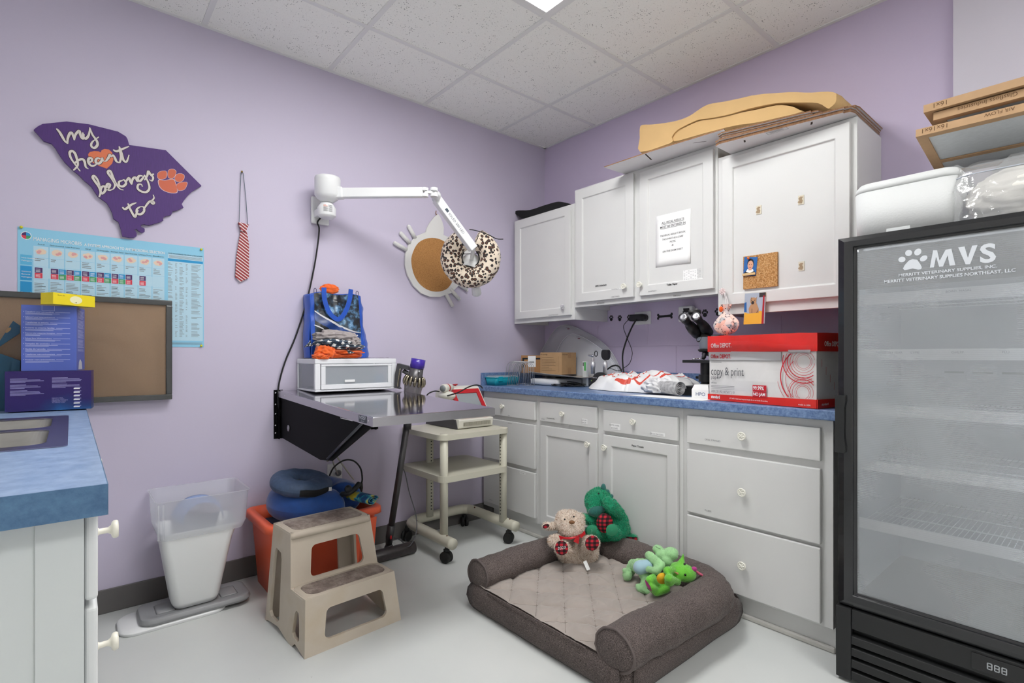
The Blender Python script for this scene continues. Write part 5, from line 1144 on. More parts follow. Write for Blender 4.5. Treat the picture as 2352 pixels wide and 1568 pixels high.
cone('cone_collar', [(1248, 880), (1262, 838), (1279, 806), (1294, 780), (1314, 767), (1340, 775), (1372, 795), (1402, 822), (1418, 850), (1425, 882)], -.072, 'smaller translucent cone collar nested in front of the large one', (1327, 778))
OP_ = thing('otoscope_charger', 'black charging stand holding a chrome otoscope and ophthalmoscope', 'otoscope set', (.80, -.30, CT))
yo = -.29; c0 = Z(CT, 1380, 884); cx = Y(yo, 1380, 870).x
m = MB(); m.lathe((cx, yo, CT+.002), (0, 0, 1), [(.10, 0), (.098, .02), (.085, .055), (.060, .085), (.03, .098), (.0001, .10)], 32, sx=1, sy=.55, xh=(.8, -.3, 0)); m.build('stand', mat('charger black', '1C1D20', .5), OP_)
q = Y(-.345, 1368, 868); m = MB(); m.text('Welch Allyn', V((q.x-.02, q.y-.006, q.z)), (.85, -.3, 0), (0, .4, .9), .011, 0); m.ell(q+V((-.035, .002, -.018)), .0025, 1); m.build('lettering', [mat('print white', 'D8D8DC', .4), mat('green light', '9AC85A', .4)], OP_)
for u, hd_ in ((1362, 0), (1390, 1)):
    a = Y(yo, u, 858); b = Y(yo, u, 832); L_ = (b-a).length
    o = MB().lathe(a, (0, 0, 1), [(.013, 0), (.013, L_*.55), (.015, L_*.56), (.015, L_*.95), (.010, L_), (.008, L_+.012), (.0001, L_+.012)], 24).build('handle', mat('chrome knurl', 'CFCFD3', .3, .55, bump=.2, bs=900), OP_)
    if hd_: m = MB(); m.prism(cat([Y(yo-.01, *p) for p in ((1386, 826), (1381, 818), (1382, 805), (1389, 803), (1395, 805), (1396, 818), (1392, 826))], 3, True), (0, .026, 0)); m.build('ophthalmoscope_head', BLK, o, bevel=.002)
    else:
        m = MB(); m.cyl(b, b+V((0, 0, .03)), .009, .007); m.ell(b+V((-.006, 0, .042)), (.014, .01, .008)); m.cyl(b+V((-.03, -.01, .045)), b+V((0, 0, .042)), .006, .009); m.build('otoscope_head', CHROME, o)
        c_ = Y(yo, 1370, 812); P = [c_+V((math.cos(2*PI*k/16)*.0125, -.004, math.sin(2*PI*k/16)*.0165)) for k in range(16)]; MB().tube(P, .0028, 6, closed=True).build('lens_ring', BLK, o)
tag(MB().tube([Y(-.22, *p) for p in ((1395, 848), (1405, 841), (1415, 839), (1423, 843), (1428, 853))], .005, 8, smooth=5).build('scope_cable', BLKR), 'short black cord arching behind the charging stand', 'cord')
a = Y(-.19, 1338, 830); b = Y(-.19, 1347, 850)
sl = thing('glove_box_label', 'small white and green packet standing behind the brown syringe box', 'packet', (a.x, -.18, CT))
MB().box(a.x, b.x, -.19, -.17, CT+.002, a.z).build('packet', mat('pale packet', 'CDD2D2', .6), sl, bevel=.001); MB().box(a.x+.014, b.x-.004, -.1908, -.1901, a.z-.06, a.z-.004).build('green_label', mat('green label', '4FA85A', .6), sl); MB().box(a.x+.004, a.x+.010, -.1906, -.1901, a.z-.03, a.z-.006).build('print', INK, sl)
m = MB(); rr_ = random.Random(2); P = [V((.40+rr_.uniform(0, .24), -.30+rr_.uniform(-.1, .06), CT+.005+rr_.uniform(0, .025))) for _ in range(16)]
tag(m.tube(P, .0030, 6, smooth=6).build('coiled_cable', BLKR), 'tangled black cable under the edge of the scale tray', 'cable')
# outlet, adapter and cords
a, b = Y(0, 1459, 717), Y(0, 1496, 744)
WO = thing('wall_outlet', 'white double wall outlet with a black adapter above the syringe box', 'outlet', (a.x, 0, b.z)); WO['label'] = 'white wall outlet plate with a black adapter between the paw and bone decals'
MB().box(a.x, b.x, -.007, -.001, b.z, a.z).build('cover_plate', PLW, WO, bevel=.002)
AD = thing('power_adapter', 'black power adapter plugged in the outlet above the worktop', 'adapter', Y(-.03, 1466, 737))
p, q = Y(-.03, 1449, 723), Y(-.03, 1480, 736); MB().box(p.x, q.x, -.052, -.0085, q.z, p.z).build('body', BLK, AD, bevel=.006, seg=3)
MB().lathe(Y(-.03, 1478, 729), (0, -1, 0), [(.022, -.02), (.022, .018), (.018, .022), (.0001, .022)], 24).build('plug', BLK, AD)
tag(MB().tube([Y(-.055, 1462, 733), Y(-.06, 1452, 750), Y(-.07, 1440, 778), Y(-.08, 1431, 808), Y(-.08, 1430, 830), Y(-.09, 1432, 850), Y(-.1, 1434, 862)], .0050, 8, smooth=6).build('black_cable', BLKR), 'thick black power cord dropping from the wall adapter to the worktop', 'cord')
tag(MB().tube([Y(-.05, 1446, 732), Y(-.045, 1436, 742), Y(-.045, 1432, 752), Y(-.05, 1440, 775), Y(-.055, 1450, 800), Y(-.055, 1452, 815), Y(-.06, 1446, 834), Y(-.07, 1434, 844), Y(-.11, 1420, 851), Y(-.15, 1400, 845)], .0021, 6, smooth=6).build('thin_black_cable', BLKR), 'thin black cord looping beside the thick power cord', 'cord')
DEC = mat('black vinyl decal', '15151A', .6)
def pawd(u, v, s_, lb):
    c = Y(-.0012, u, v); m = MB(); yy = -.0012
    def E_(x, z, rx, rz, n=14): m.poly([(c.x+x+rx*math.cos(-2*PI*k/n), yy, c.z+z+rz*math.sin(-2*PI*k/n)) for k in range(n)][::-1])
    E_(0, -.006*s_, .010*s_, .0095*s_); E_(-.011*s_, .005*s_, .0042*s_, .006*s_); E_(.011*s_, .005*s_, .0042*s_, .006*s_); E_(-.0045*s_, .013*s_, .004*s_, .0062*s_); E_(.0045*s_, .013*s_, .004*s_, .0062*s_)
    tag(m.build('paw_decal', DEC, solid=.0004), lb, 'wall decal', 'black paw decals along the wall under the cabinets')
pawd(1404, 731, 1.15, 'black paw print decal at the left end of the row, beside the low cabinet'); pawd(1423.5, 731, 1.15, 'black paw print decal, second from the left of the row')
pawd(1445, 730, 1.15, 'black paw print decal half hidden by the black adapter'); pawd(1619, 720, 1.3, 'black paw print decal right of the microscope eyepieces'); pawd(1649, 717, 1.3, 'black paw print decal behind the pink drawstring bag')
c = Y(-.001, 1527, 726); bw = (Y(-.001, 1545, 726).x-Y(-.001, 1509, 726).x)/2; m = MB()
o_ = [(-bw, .008), (-bw+.004, .018), (-bw+.014, .016), (-bw+.020, .0075), (bw-.020, .0085), (bw-.014, .018), (bw-.003, .018), (bw, .008), (bw-.005, .0), (bw-.001, -.008), (bw-.006, -.017), (bw-.016, -.014), (bw-.021, -.007), (-bw+.020, -.008), (-bw+.014, -.018), (-bw+.003, -.018), (-bw, -.008), (-bw+.006, 0)]
tag(MB().prism(cat([(c.x+a, -.0004, c.z+b) for a, b in o_], 3, True), (0, -.0008, 0)).build('bone_decal', DEC), 'black bone shaped wall decal right of the outlet', 'wall decal')
a, b = Y(0, 1593, 708), Y(0, 1603, 733); tag(MB().box(a.x, b.x, -.006, -.001, b.z, a.z).build('wall_plate', PLW, bevel=.001), 'plain white plate on the wall behind the microscope', 'wall plate')
DH = thing('plug_in_dispenser', 'white plug-in dispenser with a black dog face above the microscope', 'dispenser', Y(-.02, 1576, 739))
a, b = Y(-.03, 1560, 704), Y(-.03, 1592, 738); MB().box(a.x, b.x, -.045, -.0015, b.z, a.z).build('body', PLW, DH, bevel=.010, seg=4)
m = MB(); def_ = lambda l: m.poly([Y(-.0458, *p) for p in l])
def_([(1569, 708), (1583, 707), (1584, 716), (1576, 718), (1570, 716)][::-1]); def_([(1568, 714), (1572, 716), (1570, 726), (1568, 724)][::-1]); def_([(1582, 715), (1585, 716), (1587, 725), (1584, 724)][::-1]); def_([(1575, 720), (1580, 720), (1578, 724)][::-1])
m.build('dog_face', DEC, DH)
# plastic shopping bag
PB = thing('shopping_bag', 'white plastic shopping bag with red print lying flat on the worktop', 'plastic bag', (1.10, -.27, CT))
PBM = mat('thin white plastic', 'F4F4F4', .35, sheen=.2, alpha=.97)
def pbg(u, v):
    a = 2*PI*u; r = v; x = math.cos(a)*abs(math.cos(a))**-.25 if abs(math.cos(a)) > .02 else 0; y = math.sin(a)*abs(math.sin(a))**-.25 if abs(math.sin(a)) > .02 else 0
    X_ = 1.085+.365*x*r*(1+.08*noise.noise(V((math.cos(a)*3, math.sin(a)*3, 0)))); Y_ = -.26+.175*y*r*(1+.12*noise.noise(V((math.cos(a)*4, math.sin(a)*4, 3))))
    h = (1-r**5)*(.088+.025*(X_-1.0))+.014*(1-r)*noise.noise(V((X_*7, Y_*9, 1)))*2
    rd = (1-abs(noise.noise(V((X_*6+Y_*9, Y_*5, 7)))*2))**3
    h += .016*rd*min(1, (1-r)*5)+.005*noise.noise(V((X_*25, Y_*30, 0)))*(r < .97)
    return V((X_, Y_, CT+.003+max(0, h)))
RP = mat('red bag print', 'D8503E', .5)
STK = [([(.92, -.36), (.90, -.30), (.93, -.24), (.99, -.20)], .010), ([(.945, -.36), (.925, -.30), (.95, -.25)], .004), ([(1.00, -.40), (1.07, -.41), (1.12, -.37)], .012), ([(1.02, -.30), (1.08, -.24), (1.10, -.18), (1.18, -.15)], .008), ([(1.10, -.38), (1.17, -.40), (1.24, -.34), (1.22, -.27), (1.15, -.26), (1.12, -.33), (1.11, -.38)], .007), ([(1.27, -.36), (1.31, -.27), (1.36, -.18)], .012), ([(.97, -.31), (1.05, -.32), (1.10, -.30)], .004), ([(1.18, -.16), (1.24, -.21), (1.26, -.14)], .008)]
SEG = []
for pts, w_ in STK:
    q = cat([(a, b_, 0) for a, b_ in pts], 6); SEG += [(q[i], q[i+1], w_) for i in range(len(q)-1)]
def inred(p):
    for a, b_, w_ in SEG:
        d_ = b_-a; t = max(0, min(1, ((p.x-a.x)*d_.x+(p.y-a.y)*d_.y)/max(1e-9, d_.x*d_.x+d_.y*d_.y)))
        if math.hypot(p.x-a.x-d_.x*t, p.y-a.y-d_.y*t) < w_*.72: return 1
    return 0
m = MB(); m.grid(pbg, 420, 150, closedu=True)
for i, f in enumerate(m.f):
    if m.mi[i] == 0: m.mi[i] = inred(m.v[f[0]])
m.build('bag', [PBM, RP], PB)
def bps(x, y):  # point on the bag's upper surface
    dx, dy = (x-1.085)/.365, (y+.26)/.175; r = min(.95, math.hypot(dx, dy)*.93); a = math.atan2(dy, dx); return pbg((a/(2*PI)) % 1, r)+V((0, -.002, .0035))
m = MB()
for k in range(14): q = bps(.90+k*.018, -.375+.018*math.sin(k)); m.rect(q, (1, 0, 0), (0, .6, .8), .010, .006, 0)
m.build('small_red_print', RP, PB)
NP = thing('rolled_magazine', 'rolled magazine wrapped in torn white plastic at the right end of the shopping bag', 'rolled paper', (1.42, -.46, CT))
ra, rb_ = V((1.30, -.445, CT+.038)), V((1.475, -.500, CT+.040)); ta = (rb_-ra).normalized(); x_, y_, z_ = basis(ta)
def rl(u, v): a = u*7*PI; r = .036-.0013*a; return ra+ta*((rb_-ra).length*v)+x_*(math.cos(a)*r)+y_*(math.sin(a)*r)
m = MB(); m.grid(rl, 110, 5); m.build('roll', mat('grey printed roll', 'A4A4A6', .6, var=.35, vs=60), NP, solid=.0009)
q = lump(ra+V((.015, -.003, .004)), (.085, .048, .040), 33, mat('torn wrap', 'DEDEE0', .4, var=.22, vs=34), 'wrap', NP, amp=.22, fr=3.5, fold=.22)
tag(MB().prism([(1.22, -.615, CT+.0005), (1.66, -.625, CT+.0005), (1.66, -.47, CT+.0005), (1.30, -.50, CT+.0005)], (0, 0, .0012)).build('paper_sheet', PAPER), 'white paper sheet flat on the worktop in front of the magazine', 'paper')
HB = thing('small_white_box', 'small white box marked with handwriting beside the copy paper carton', 'box', (1.57, -.46, CT))
A = V((1.535, -.500, 0)); d = V((1, .05, 0)).normalized(); n_ = V((-d.y, d.x, 0)); zb = CT+.002
m = MB(); loft(m, [[A+V((0, 0, zb)), A+d*.085+V((0, 0, zb)), A+d*.085+n_*.08+V((0, 0, zb)), A+n_*.08+V((0, 0, zb))], [A+V((0, 0, zb+.038)), A+d*.085+V((0, 0, zb+.038)), A+d*.085+n_*.08+V((0, 0, zb+.038)), A+n_*.08+V((0, 0, zb+.038))], [A+d*.008+n_*.01+V((0, 0, zb+.062)), A+d*.077+n_*.01+V((0, 0, zb+.062)), A+d*.077+n_*.07+V((0, 0, zb+.062)), A+d*.008+n_*.07+V((0, 0, zb+.062))]], capt=True, sm=False); m.build('box', PAPER, HB, bevel=.001)
MB().text('HPO', A+d*.022-n_*.0008+V((0, 0, zb+.010)), d, (0, 0, 1), .024, 0).build('handwriting', mat('pen blue', '2A4A7A', .6), HB)
# microscope
MS = thing('microscope', 'black and grey binocular microscope standing behind the copy paper carton', 'microscope', (1.53, -.24, CT))
MG = mat('microscope grey', 'A3ABB8', .35); ax_ = Y(-.30, 1622, 800)
MB().prism([(ax_.x-.09, -.40, CT+.003), (ax_.x+.09, -.40, CT+.003), (ax_.x+.08, -.14, CT+.003), (ax_.x-.08, -.14, CT+.003)], (0, 0, .045)).build('base', BLK, MS, bevel=.012, seg=3)
MB().box(ax_.x-.035, ax_.x+.035, -.22, -.15, CT+.045, 1.235).build('arm', BLK, MS, bevel=.012, seg=3)
zs_ = Y(-.30, 1600, 829).z
MB().box(ax_.x-.085, ax_.x+.085, -.385, -.215, zs_-.008, zs_+.006).build('stage', BLK, MS, bevel=.002)
MB().tube([(ax_.x-.06, -.33, zs_+.010), (ax_.x-.03, -.30, zs_+.014), (ax_.x, -.32, zs_+.009)], .003, 6, smooth=3).build('slide_clip', CHROME, MS)
m = MB(); m.cyl((ax_.x, -.30, zs_-.07), (ax_.x, -.30, zs_-.008), .028); m.cyl((ax_.x, -.30, zs_-.105), (ax_.x, -.30, zs_-.07), .037); m.cyl((ax_.x, -.30, CT+.05), (ax_.x, -.30, zs_-.105), .030, .024); m.build('condenser', BLK, MS)
MB().cyl((ax_.x-.055, -.30, zs_-.085), (ax_.x-.02, -.30, zs_-.085), .007).build('condenser_knob', BLK, MS)
MB().lathe((ax_.x-.075, -.185, CT+.075), (1, 0, 0), [(.024, 0), (.024, .02), (.018, .021), (.018, .04)], 20).build('focus_knob', BLK, MS)
zt_h = Y(-.30, 1622, 803).z
m = MB(); m.lathe((ax_.x, -.30, zt_h-.012), (0, 0, 1), [(.032, 0), (.040, .008), (.040, .014), (.0001, .015)], 28); m.build('nosepiece', BLK, MS)
for a in (.4, 2.5, 4.6):
    d_ = V((math.cos(a)*.5, math.sin(a)*.5, -1)).normalized(); m = MB(); p = V((ax_.x, -.30, zt_h-.010))+V((d_.x, d_.y, 0))*.02; m.lathe(p, d_, [(.0125, 0), (.0125, .018), (.009, .022), (.009, .034), (.004, .042)], 18); m.build('objective', mat('objective metal', '5A5A60', .3, .8), MS)
m = MB(); m.lathe((ax_.x, -.295, zt_h+.003), (0, 0, 1), [(.036, 0), (.038, .03), (.048, .045), (.050, .062), (.0001, .064)], 28); m.box(ax_.x-.04, ax_.x+.045, -.30, -.15, zt_h+.03, zt_h+.072); m.build('head_housing', MG, MS, bevel=.004)
e1, e2_, b1_, b2_ = S(2.545, 1569, 728), S(2.545, 1598, 726), S(2.66, 1598, 763), S(2.66, 1624, 760)
m = MB(); m.tube([S(2.66, 1606, 772), S(2.665, 1622, 776), S(2.68, 1632, 782)], .03, 16); m.build('binocular_block', BLK, MS)
for e_, b_ in ((e1, b1_), (e2_, b2_)):
    dd_ = (e_-b_); L_ = dd_.length; MB().lathe(b_-dd_*.12, dd_, [(.026, 0), (.028, L_*.35), (.024, L_*.6), (.0185, L_*.62), (.0185, L_*.92), (.0215, L_*.94), (.0215, L_*1.10), (.017, L_*1.12), (.0001, L_*1.10)], 24).build('eyepiece_tube', BLK, MS)
    o = MB().lathe(e_, dd_, [(.0225, -.004), (.0225, .004), (.012, .0035), (.0001, .0030)], 24).build('eyepiece_rim', mat('rim metal', '8A8A8E', .25, 1), MS)
m = MB(); m.tube([S(2.58, 1582, 717), S(2.58, 1608, 716)], .012, 10); m.build('bridge', BLK, MS)
# pink drawstring bag on the flower knob
DS = thing('drawstring_bag', 'small pink patterned drawstring bag hanging from the flower knob of the wide wall cabinet', 'drawstring bag', Y(-.40, 1668, 770)); DS['label'] = 'small pink patterned drawstring bag hanging from a flower knob under the wall cabinet'
N = NT('pink floral cotton'); v = N.n('TexVoronoi', i_Scale=85.0); N.l(N.coord(), v.inputs['Vector']); v2 = N.n('TexVoronoi', i_Scale=38.0); N.l(N.coord(), v2.inputs['Vector'])
k1 = N.ramp(v.outputs['Distance'], [(.22, (1, 1, 1, 1)), (.30, (0, 0, 0, 1))]); k2 = N.ramp(v2.outputs['Color'], [(.38, rgba('E8B4A4')), (.5, rgba('F3D8CE')), (.64, rgba('9AA4AC')), (.70, rgba('F3D2C6'))])
N.l(N.mix(k1, k2, rgba('2C2A36')), N.b.inputs['Base Color']); N.b.inputs['Roughness'].default_value = .8
cb_ = Y(-.405, 1668, 743)
m = MB()
def dsf(u, v):
    a = 2*PI*u; pr_ = [.002, .040, .053, .057, .055, .047, .034, .019, .012, .020, .024]; q = v*(len(pr_)-1); j = min(int(q), len(pr_)-2); r = pr_[j]*(1-q+j)+pr_[j+1]*(q-j)
    r *= 1+(.06+.14*v)*math.sin(a*7+v*2)*min(1, v*3)+.06*noise.noise(V((math.cos(a), math.sin(a), v*3)))
    return (cb_.x+r*math.cos(a), cb_.y+r*math.sin(a)*.62, Y(-.405, 1668, 771).z+v*.150)
m.grid(dsf, 60, 30, closedu=True); m.build('pouch', N.mat, DS)
kz = Y(-.37, 1665, 672)
for s_ in (-1, 1): MB().tube([V((cb_.x+.012*s_, cb_.y, cb_.z+.045)), V((cb_.x+.006*s_, cb_.y+.01, cb_.z+.09)), V((kz.x+.002*s_, -.372, kz.z))], .0016, 6, smooth=4).build('string', mat('white cord', 'E2DCDC', .7), DS)
lump(Y(-.415, 1656, 710), (.009, .010, .013), 5, ORC, 'orange_tissue', DS, flat=False)
# copy paper carton
PBX = thing('paper_carton', 'large red and white copy paper carton with a taped lid on the worktop', 'cardboard box', (1.9, -.45, CT))
A = V((1.652, -.545, 0)); B = V((2.128, -.622, 0)); d = (B-A).normalized(); n_ = V((-d.y, d.x, 0)); wB = (B-A).length; dp = .285; z0_, z1_, zl_ = CT+.002, 1.214, 1.142
WB = mat('white carton', 'D9D7D6', .6, var=.04, vs=12, bump=.25, bs=9); RB = mat('red carton', 'DB2B24', .35, var=.12, vs=9, bump=.3, bs=12, coat=.3)
def pbox(name, o, z0, z1, m_, par, bev=.003, n=14):
    # slightly battered box: side walls bulge and crease a little
    m = MB(); P = [A-d*o-n_*o, B+d*o-n_*o, B+d*o+n_*(dp+o), A-d*o+n_*(dp+o)]
    ring = []
    for i in range(4):
        a, b = P[i], P[(i+1) % 4]
        for k in range(n): ring.append((a+(b-a)*k/n, k/n, i))
    vs = []; R = 7
    for j in range(R):
        z = z0+(z1-z0)*j/(R-1)
        for p, f, i in ring:
            out_ = [-n_, d, n_, -d][i]; k_ = .005*noise.noise(V((p.x*9, p.y*9, z*14)))*(math.sin(PI*f)**.5); vs.append(V((p.x, p.y, z))+out_*k_+V((0, 0, .004*noise.noise(V((p.x*13, p.y*11, 5))) if j == R-1 else 0)))
    N_ = 4*n; fs = [(j*N_+i, j*N_+(i+1) % N_, (j+1)*N_+(i+1) % N_, (j+1)*N_+i) for j in range(R-1) for i in range(N_)]+[tuple(range(N_-1, -1, -1)), tuple(range((R-1)*N_, R*N_))]
    m.add(vs, fs); return m.build(name, m_, par)
pbox('carton', 0, z0_, z1_-.01, WB, PBX); lid = pbox('lid', .006, zl_, z1_, RB, PBX)
def F(a, z, o=.0065): return A+d*a-n_*o+V((0, 0, z))
def G(a, z, o=.0065): return B+d*o+n_*a+V((0, 0, z))
m = MB(); m.prism([F(-.005, z0_, .0035), F(wB+.003, z0_, .0035), F(wB+.003, z0_+.034, .0035), F(-.005, z0_+.026, .0035)], -n_*.003); m.prism([G(-.004, z0_, .0035), G(dp, z0_, .0035), G(dp, z0_+.032, .0035), G(-.004, z0_+.034, .0035)], d*.003); m.build('red_band', RB, PBX)
m = MB(); m.prism([F(.0, zl_-.036, .0035), F(.345, zl_-.036, .0035), F(.345, zl_-.002, .0035), F(.0, zl_+.004, .0035)], -n_*.002); m.prism([F(.375, zl_-.004, .0035), F(wB-.02, zl_-.004, .0035), F(wB-.02, zl_+.006, .0035), F(.375, zl_+.006, .0035)], -n_*.003); m.build('grey_flap', mat('grey carton flap', 'B9B9BC', .6), PBX)
TW_ = mat('print near white', 'EDEDED', .5); TG = mat('print mid grey', '55565A', .6); TR = mat('print red', 'C41E2E', .5)
m = MB(); Zu = V((0, 0, 1)); o = .0125
m.text('Office DEPOT.', F(.018, zl_+.020, .0135), d, Zu, .026, 0, bold=.02, fitw=.105); m.text('Office DEPOT.', G(.03, zl_+.020, .0135), n_, Zu, .026, 0, bold=.02, fitw=.12)
m.text('Office DEPOT.', F(.012, zl_-.028, .0075), d, Zu, .024, 2, bold=.02, fitw=.105)
m.text('copy & print', F(.015, zl_-.104, .0085), d, Zu, .052, 1, fitw=.165); m.text('paper', F(.015, zl_-.122, .0085), d, Zu, .022, 1); m.text('white', F(.015, zl_-.143, .0085), d, Zu, .013, 1)
for j in range(2): m.rect(F(.015, zl_-.153-j*.006, .0085), d, Zu, .12, .0016, 1)
m.rect(F(.015, zl_-.166, .0085), d, Zu, .12, .0008, 1); m.rect(F(.015, zl_-.075, .0085)+V((0, 0, .028)), d, Zu, .055, .0016, 1)
m.text('5000 | 20 | 92 | 8.5"x11" | 10', F(.015, zl_-.183, .0085), d, Zu, .015, 1, fitw=.12)
m.rect(F(.222, zl_-.190, .0085), d, Zu, .062, .022, 2); m.rect(F(.222, zl_-.166, .0085), d, Zu, .062, .026, 2)
m.text('99.99%', F(.225, zl_-.160, .0092), d, Zu, .022, 0, bold=.02, fitw=.048); m.text('NO JAM', F(.225, zl_-.184, .0092), d, Zu, .018, 0, bold=.03, fitw=.054)
m.text('standard', F(.015, z0_+.009, .0085), d, Zu, .019, 0, bold=.03, fitw=.046); m.text('LIFT SAFELY. Bend knees. Keep back straight. Do not use handles. Do not drop.', F(.11, z0_+.011, .0085), d, Zu, .008, 0, fitw=.18)
m.text('made in USA', F(wB-.065, z0_+.008, .0085), d, Zu, .009, 0); m.text('standard', G(.02, z0_+.011, .0085), n_, Zu, .014, 0)
def ringp(cx, cz, r0, w_, a0=0, a1=2*PI, n=40):
    for k in range(n):
        a, b = a0+(a1-a0)*k/n, a0+(a1-a0)*(k+1)/n
        q = [(cx+r*math.cos(t), cz+r*math.sin(t)) for r, t in ((r0, a), (r0+w_, a), (r0+w_, b), (r0, b))]
        if all(x < wB-.002 and z0_+.034 < z < zl_-.004 for x, z in q): m.poly([F(x, z, .0085) for x, z in q], 2)
m.build('printing', [TW_, TG, TR], PBX); m = MB()
for r0, w_ in ((.026, .0012), (.032, .0012), (.042, .0014), (.052, .002), (.062, .0035), (.072, .002), (.082, .0035)): ringp(wB-.045, zl_-.040, r0, w_)
for r0, w_ in ((.024, .0014), (.030, .0014), (.040, .0014), (.050, .0025), (.058, .0014)): ringp(wB-.048, zl_-.160, r0, w_)
ringp(wB-.020, zl_-.100, .115, .0045, 2.2, 4.2); ringp(wB-.020, zl_-.110, .095, .0020, 2.3, 4.4); ringp(wB-.02, zl_-.10, .13, .0015, 3.3, 4.4)
for k in range(4): m.rect(G(.02+.03*k, zl_-.06-.03*k, .0085), n_, V((0, 0, 1)), .002, .03, 2)
m.build('circle_pattern', [TW_, TG, TR], PBX); m = MB()
for k in range(12): m.rect(G(.19+.006*k, zl_-.13, .0085), n_, Zu, .003, .045, 1)
m.build('barcode', [TW_, TG, TR], PBX)
def tp(u, v): q = F(wB*u, zl_-.02+.055*v+.02*u*(1-v)*0+.012*math.sin(u*5), .0150); return q-n_*(.0012*noise.noise(V((u*40, v*9, 0))))
MB().grid(tp, 70, 8).build('packing_tape', WRAP, PBX)
# ------------------------------------------------------------ on top of the wall cabinets
BP = thing('folded_cap', 'black folded cap lying on top of the low corner wall cabinet', 'cap', (.3, -.2, 2.10))
o_ = [(1181, 489), (1184, 485), (1192, 483), (1217, 482), (1245, 473), (1268, 466), (1283, 463), (1298, 465), (1306, 468), (1296, 474), (1275, 481), (1205, 499), (1196, 499)]
P = [Y(-.30, *p) for p in o_]; m = MB()
for p in P: p.z = max(p.z-.0, 2.0995)
m.prism(cat(P, 3, True), (0, .16, 0)); m.build('cap', mat('black fabric', '121214', .85, bump=.3, bs=60), BP, bevel=.008, seg=3)
def sheetb(name, pts, z, th, label, grp=None, slots=()):
    m = MB(); m.prism([(x, y, z) for x, y in pts], (0, 0, th), 0)
    # white faces, brown edges
    m.mi = [0 if k < 2 else 1 for k in range(len(m.f))]
    o = m.build(name, [CARDW, CARDE]); tag(o, label, 'cardboard sheet', grp)
    for (a, b, c_, d_) in slots: MB().prism([(a, b, z-.0004), (a+.008, b, z-.0004), (c_+.008, d_, z-.0004), (c_, d_, z-.0004)], (0, 0, .0003)).build('slot', mat('slot dark', '3A2A22', .9), o)
    return o
sheetb('cardboard_flat', [(1.000, -.505), (1.30, -.497), (1.678, -.462), (1.565, -.03), (1.02, -.03)], 2.1795, .005, 'white faced cardboard flat jutting out over the double door wall cabinet', None, ((1.26, -.49, 1.235, -.40), (1.50, -.43, 1.55, -.40)))
r_ = random.Random(4)
for k in range(7):
    o = r_.uniform(-.012, .012); xo = (0 if k < 4 else -.03)+r_.uniform(-.008, .008); L = 1.645+(.02 if k > 3 else 0)+xo*.3; R_ = 2.185+xo-(.09 if k > 3 else 0)
    pts = [(L, -.468+o), (L+.02, -.475+o), (L+.022, -.480+o), (R_-.03, -.395+o), (R_-.03, -.385+o), (R_-.008, -.380+o), (R_, -.35+o), (R_+.0, -.03), (L, -.03)]
    sheetb('cardboard_flat', pts, 2.1085+k*.0075, .0062, 'white faced cardboard flat in the stack on the wide wall cabinet', 'cardboard flats stacked on the wide wall cabinet', ((1.76, -.44, 1.75, -.415), (2.03, -.405, 2.02, -.38)) if k == 0 else ())
m = MB(); q = V((1.86, -.425, 2.1080)); 
for a, b, c_, d_ in ((0, 0, .085, .0015), (0, .028, .085, .0015), (0, 0, .0015, .028), (.0835, 0, .0015, .028)): m.add([q+V((a, b-.017, 0)), q+V((a+c_, b-.017+.0, 0)), q+V((a+c_, b+d_-.017, 0)), q+V((a, b+d_-.017, 0))], [(0, 3, 2, 1)])
for j in range(3): m.add([q+V((.012, -.011+j*.006, 0)), q+V((.07, -.011+j*.006, 0)), q+V((.07, -.009+j*.006, 0)), q+V((.012, -.009+j*.006, 0))], [(0, 3, 2, 1)])
m.build('maker_stamp', INKG, [o_ for o_ in bpy.data.objects if o_.name.startswith('cardboard_flat')][1])
FOAM = mat('tan upholstery foam', 'D3AF7A', .95, var=.07, vs=5, bump=.35, bs=26)
def foam(name, pts, y0, y1, label):
    P = cat([Y(y0, *p) for p in pts], 3, True); n = len(P); m = MB(); vs = []; K = 8; c = sum(P, V())/n
    for j in range(K+1):
        f = j/K; y = y0+(y1-y0)*f; e_ = min(1, min(f, 1-f)*7+.25)**.5
        for i, p in enumerate(P): q = p+V((0, y-y0, 0)); q += V((0, 0, .006*noise.noise(V((p.x*7, y*9, p.z*9))))); q = q+(V((c.x, q.y, c.z))-q)*(.04*(1-e_)); vs.append(q)
    m.add(vs, [(j*n+i, (j+1)*n+i, (j+1)*n+(i+1) % n, j*n+(i+1) % n) for j in range(K) for i in range(n)], 0, True); m.add(vs, [tuple(range(n)), tuple(range(K*n+n-1, K*n-1, -1))], 0)
    return tag(m.build(name, FOAM), label, 'foam pad')
foam('foam_pad', [(1467, 350), (1466, 318), (1466, 296), (1472, 287), (1500, 286), (1540, 280), (1579, 268), (1605, 252), (1621, 242), (1640, 236), (1727, 220), (1814, 210), (1870, 211), (1921, 212), (1927, 222), (1925, 236), (1914, 247), (1906, 250), (1884, 238), (1840, 234), (1785, 237), (1727, 249), (1660, 265), (1626, 273), (1600, 277), (1572, 288), (1552, 300), (1541, 316), (1538, 330)], -.345, -.06, 'upper curved tan foam pad on top of the cardboard, its left end folded down')
foam('foam_pad', [(1543, 326), (1543, 312), (1553, 301), (1575, 290), (1602, 280), (1630, 275), (1690, 261), (1735, 253), (1785, 242), (1820, 243), (1836, 250), (1842, 257), (1760, 276), (1669, 293), (1600, 312)], -.335, -.08, 'lower tan foam pad wedged under the curved one')
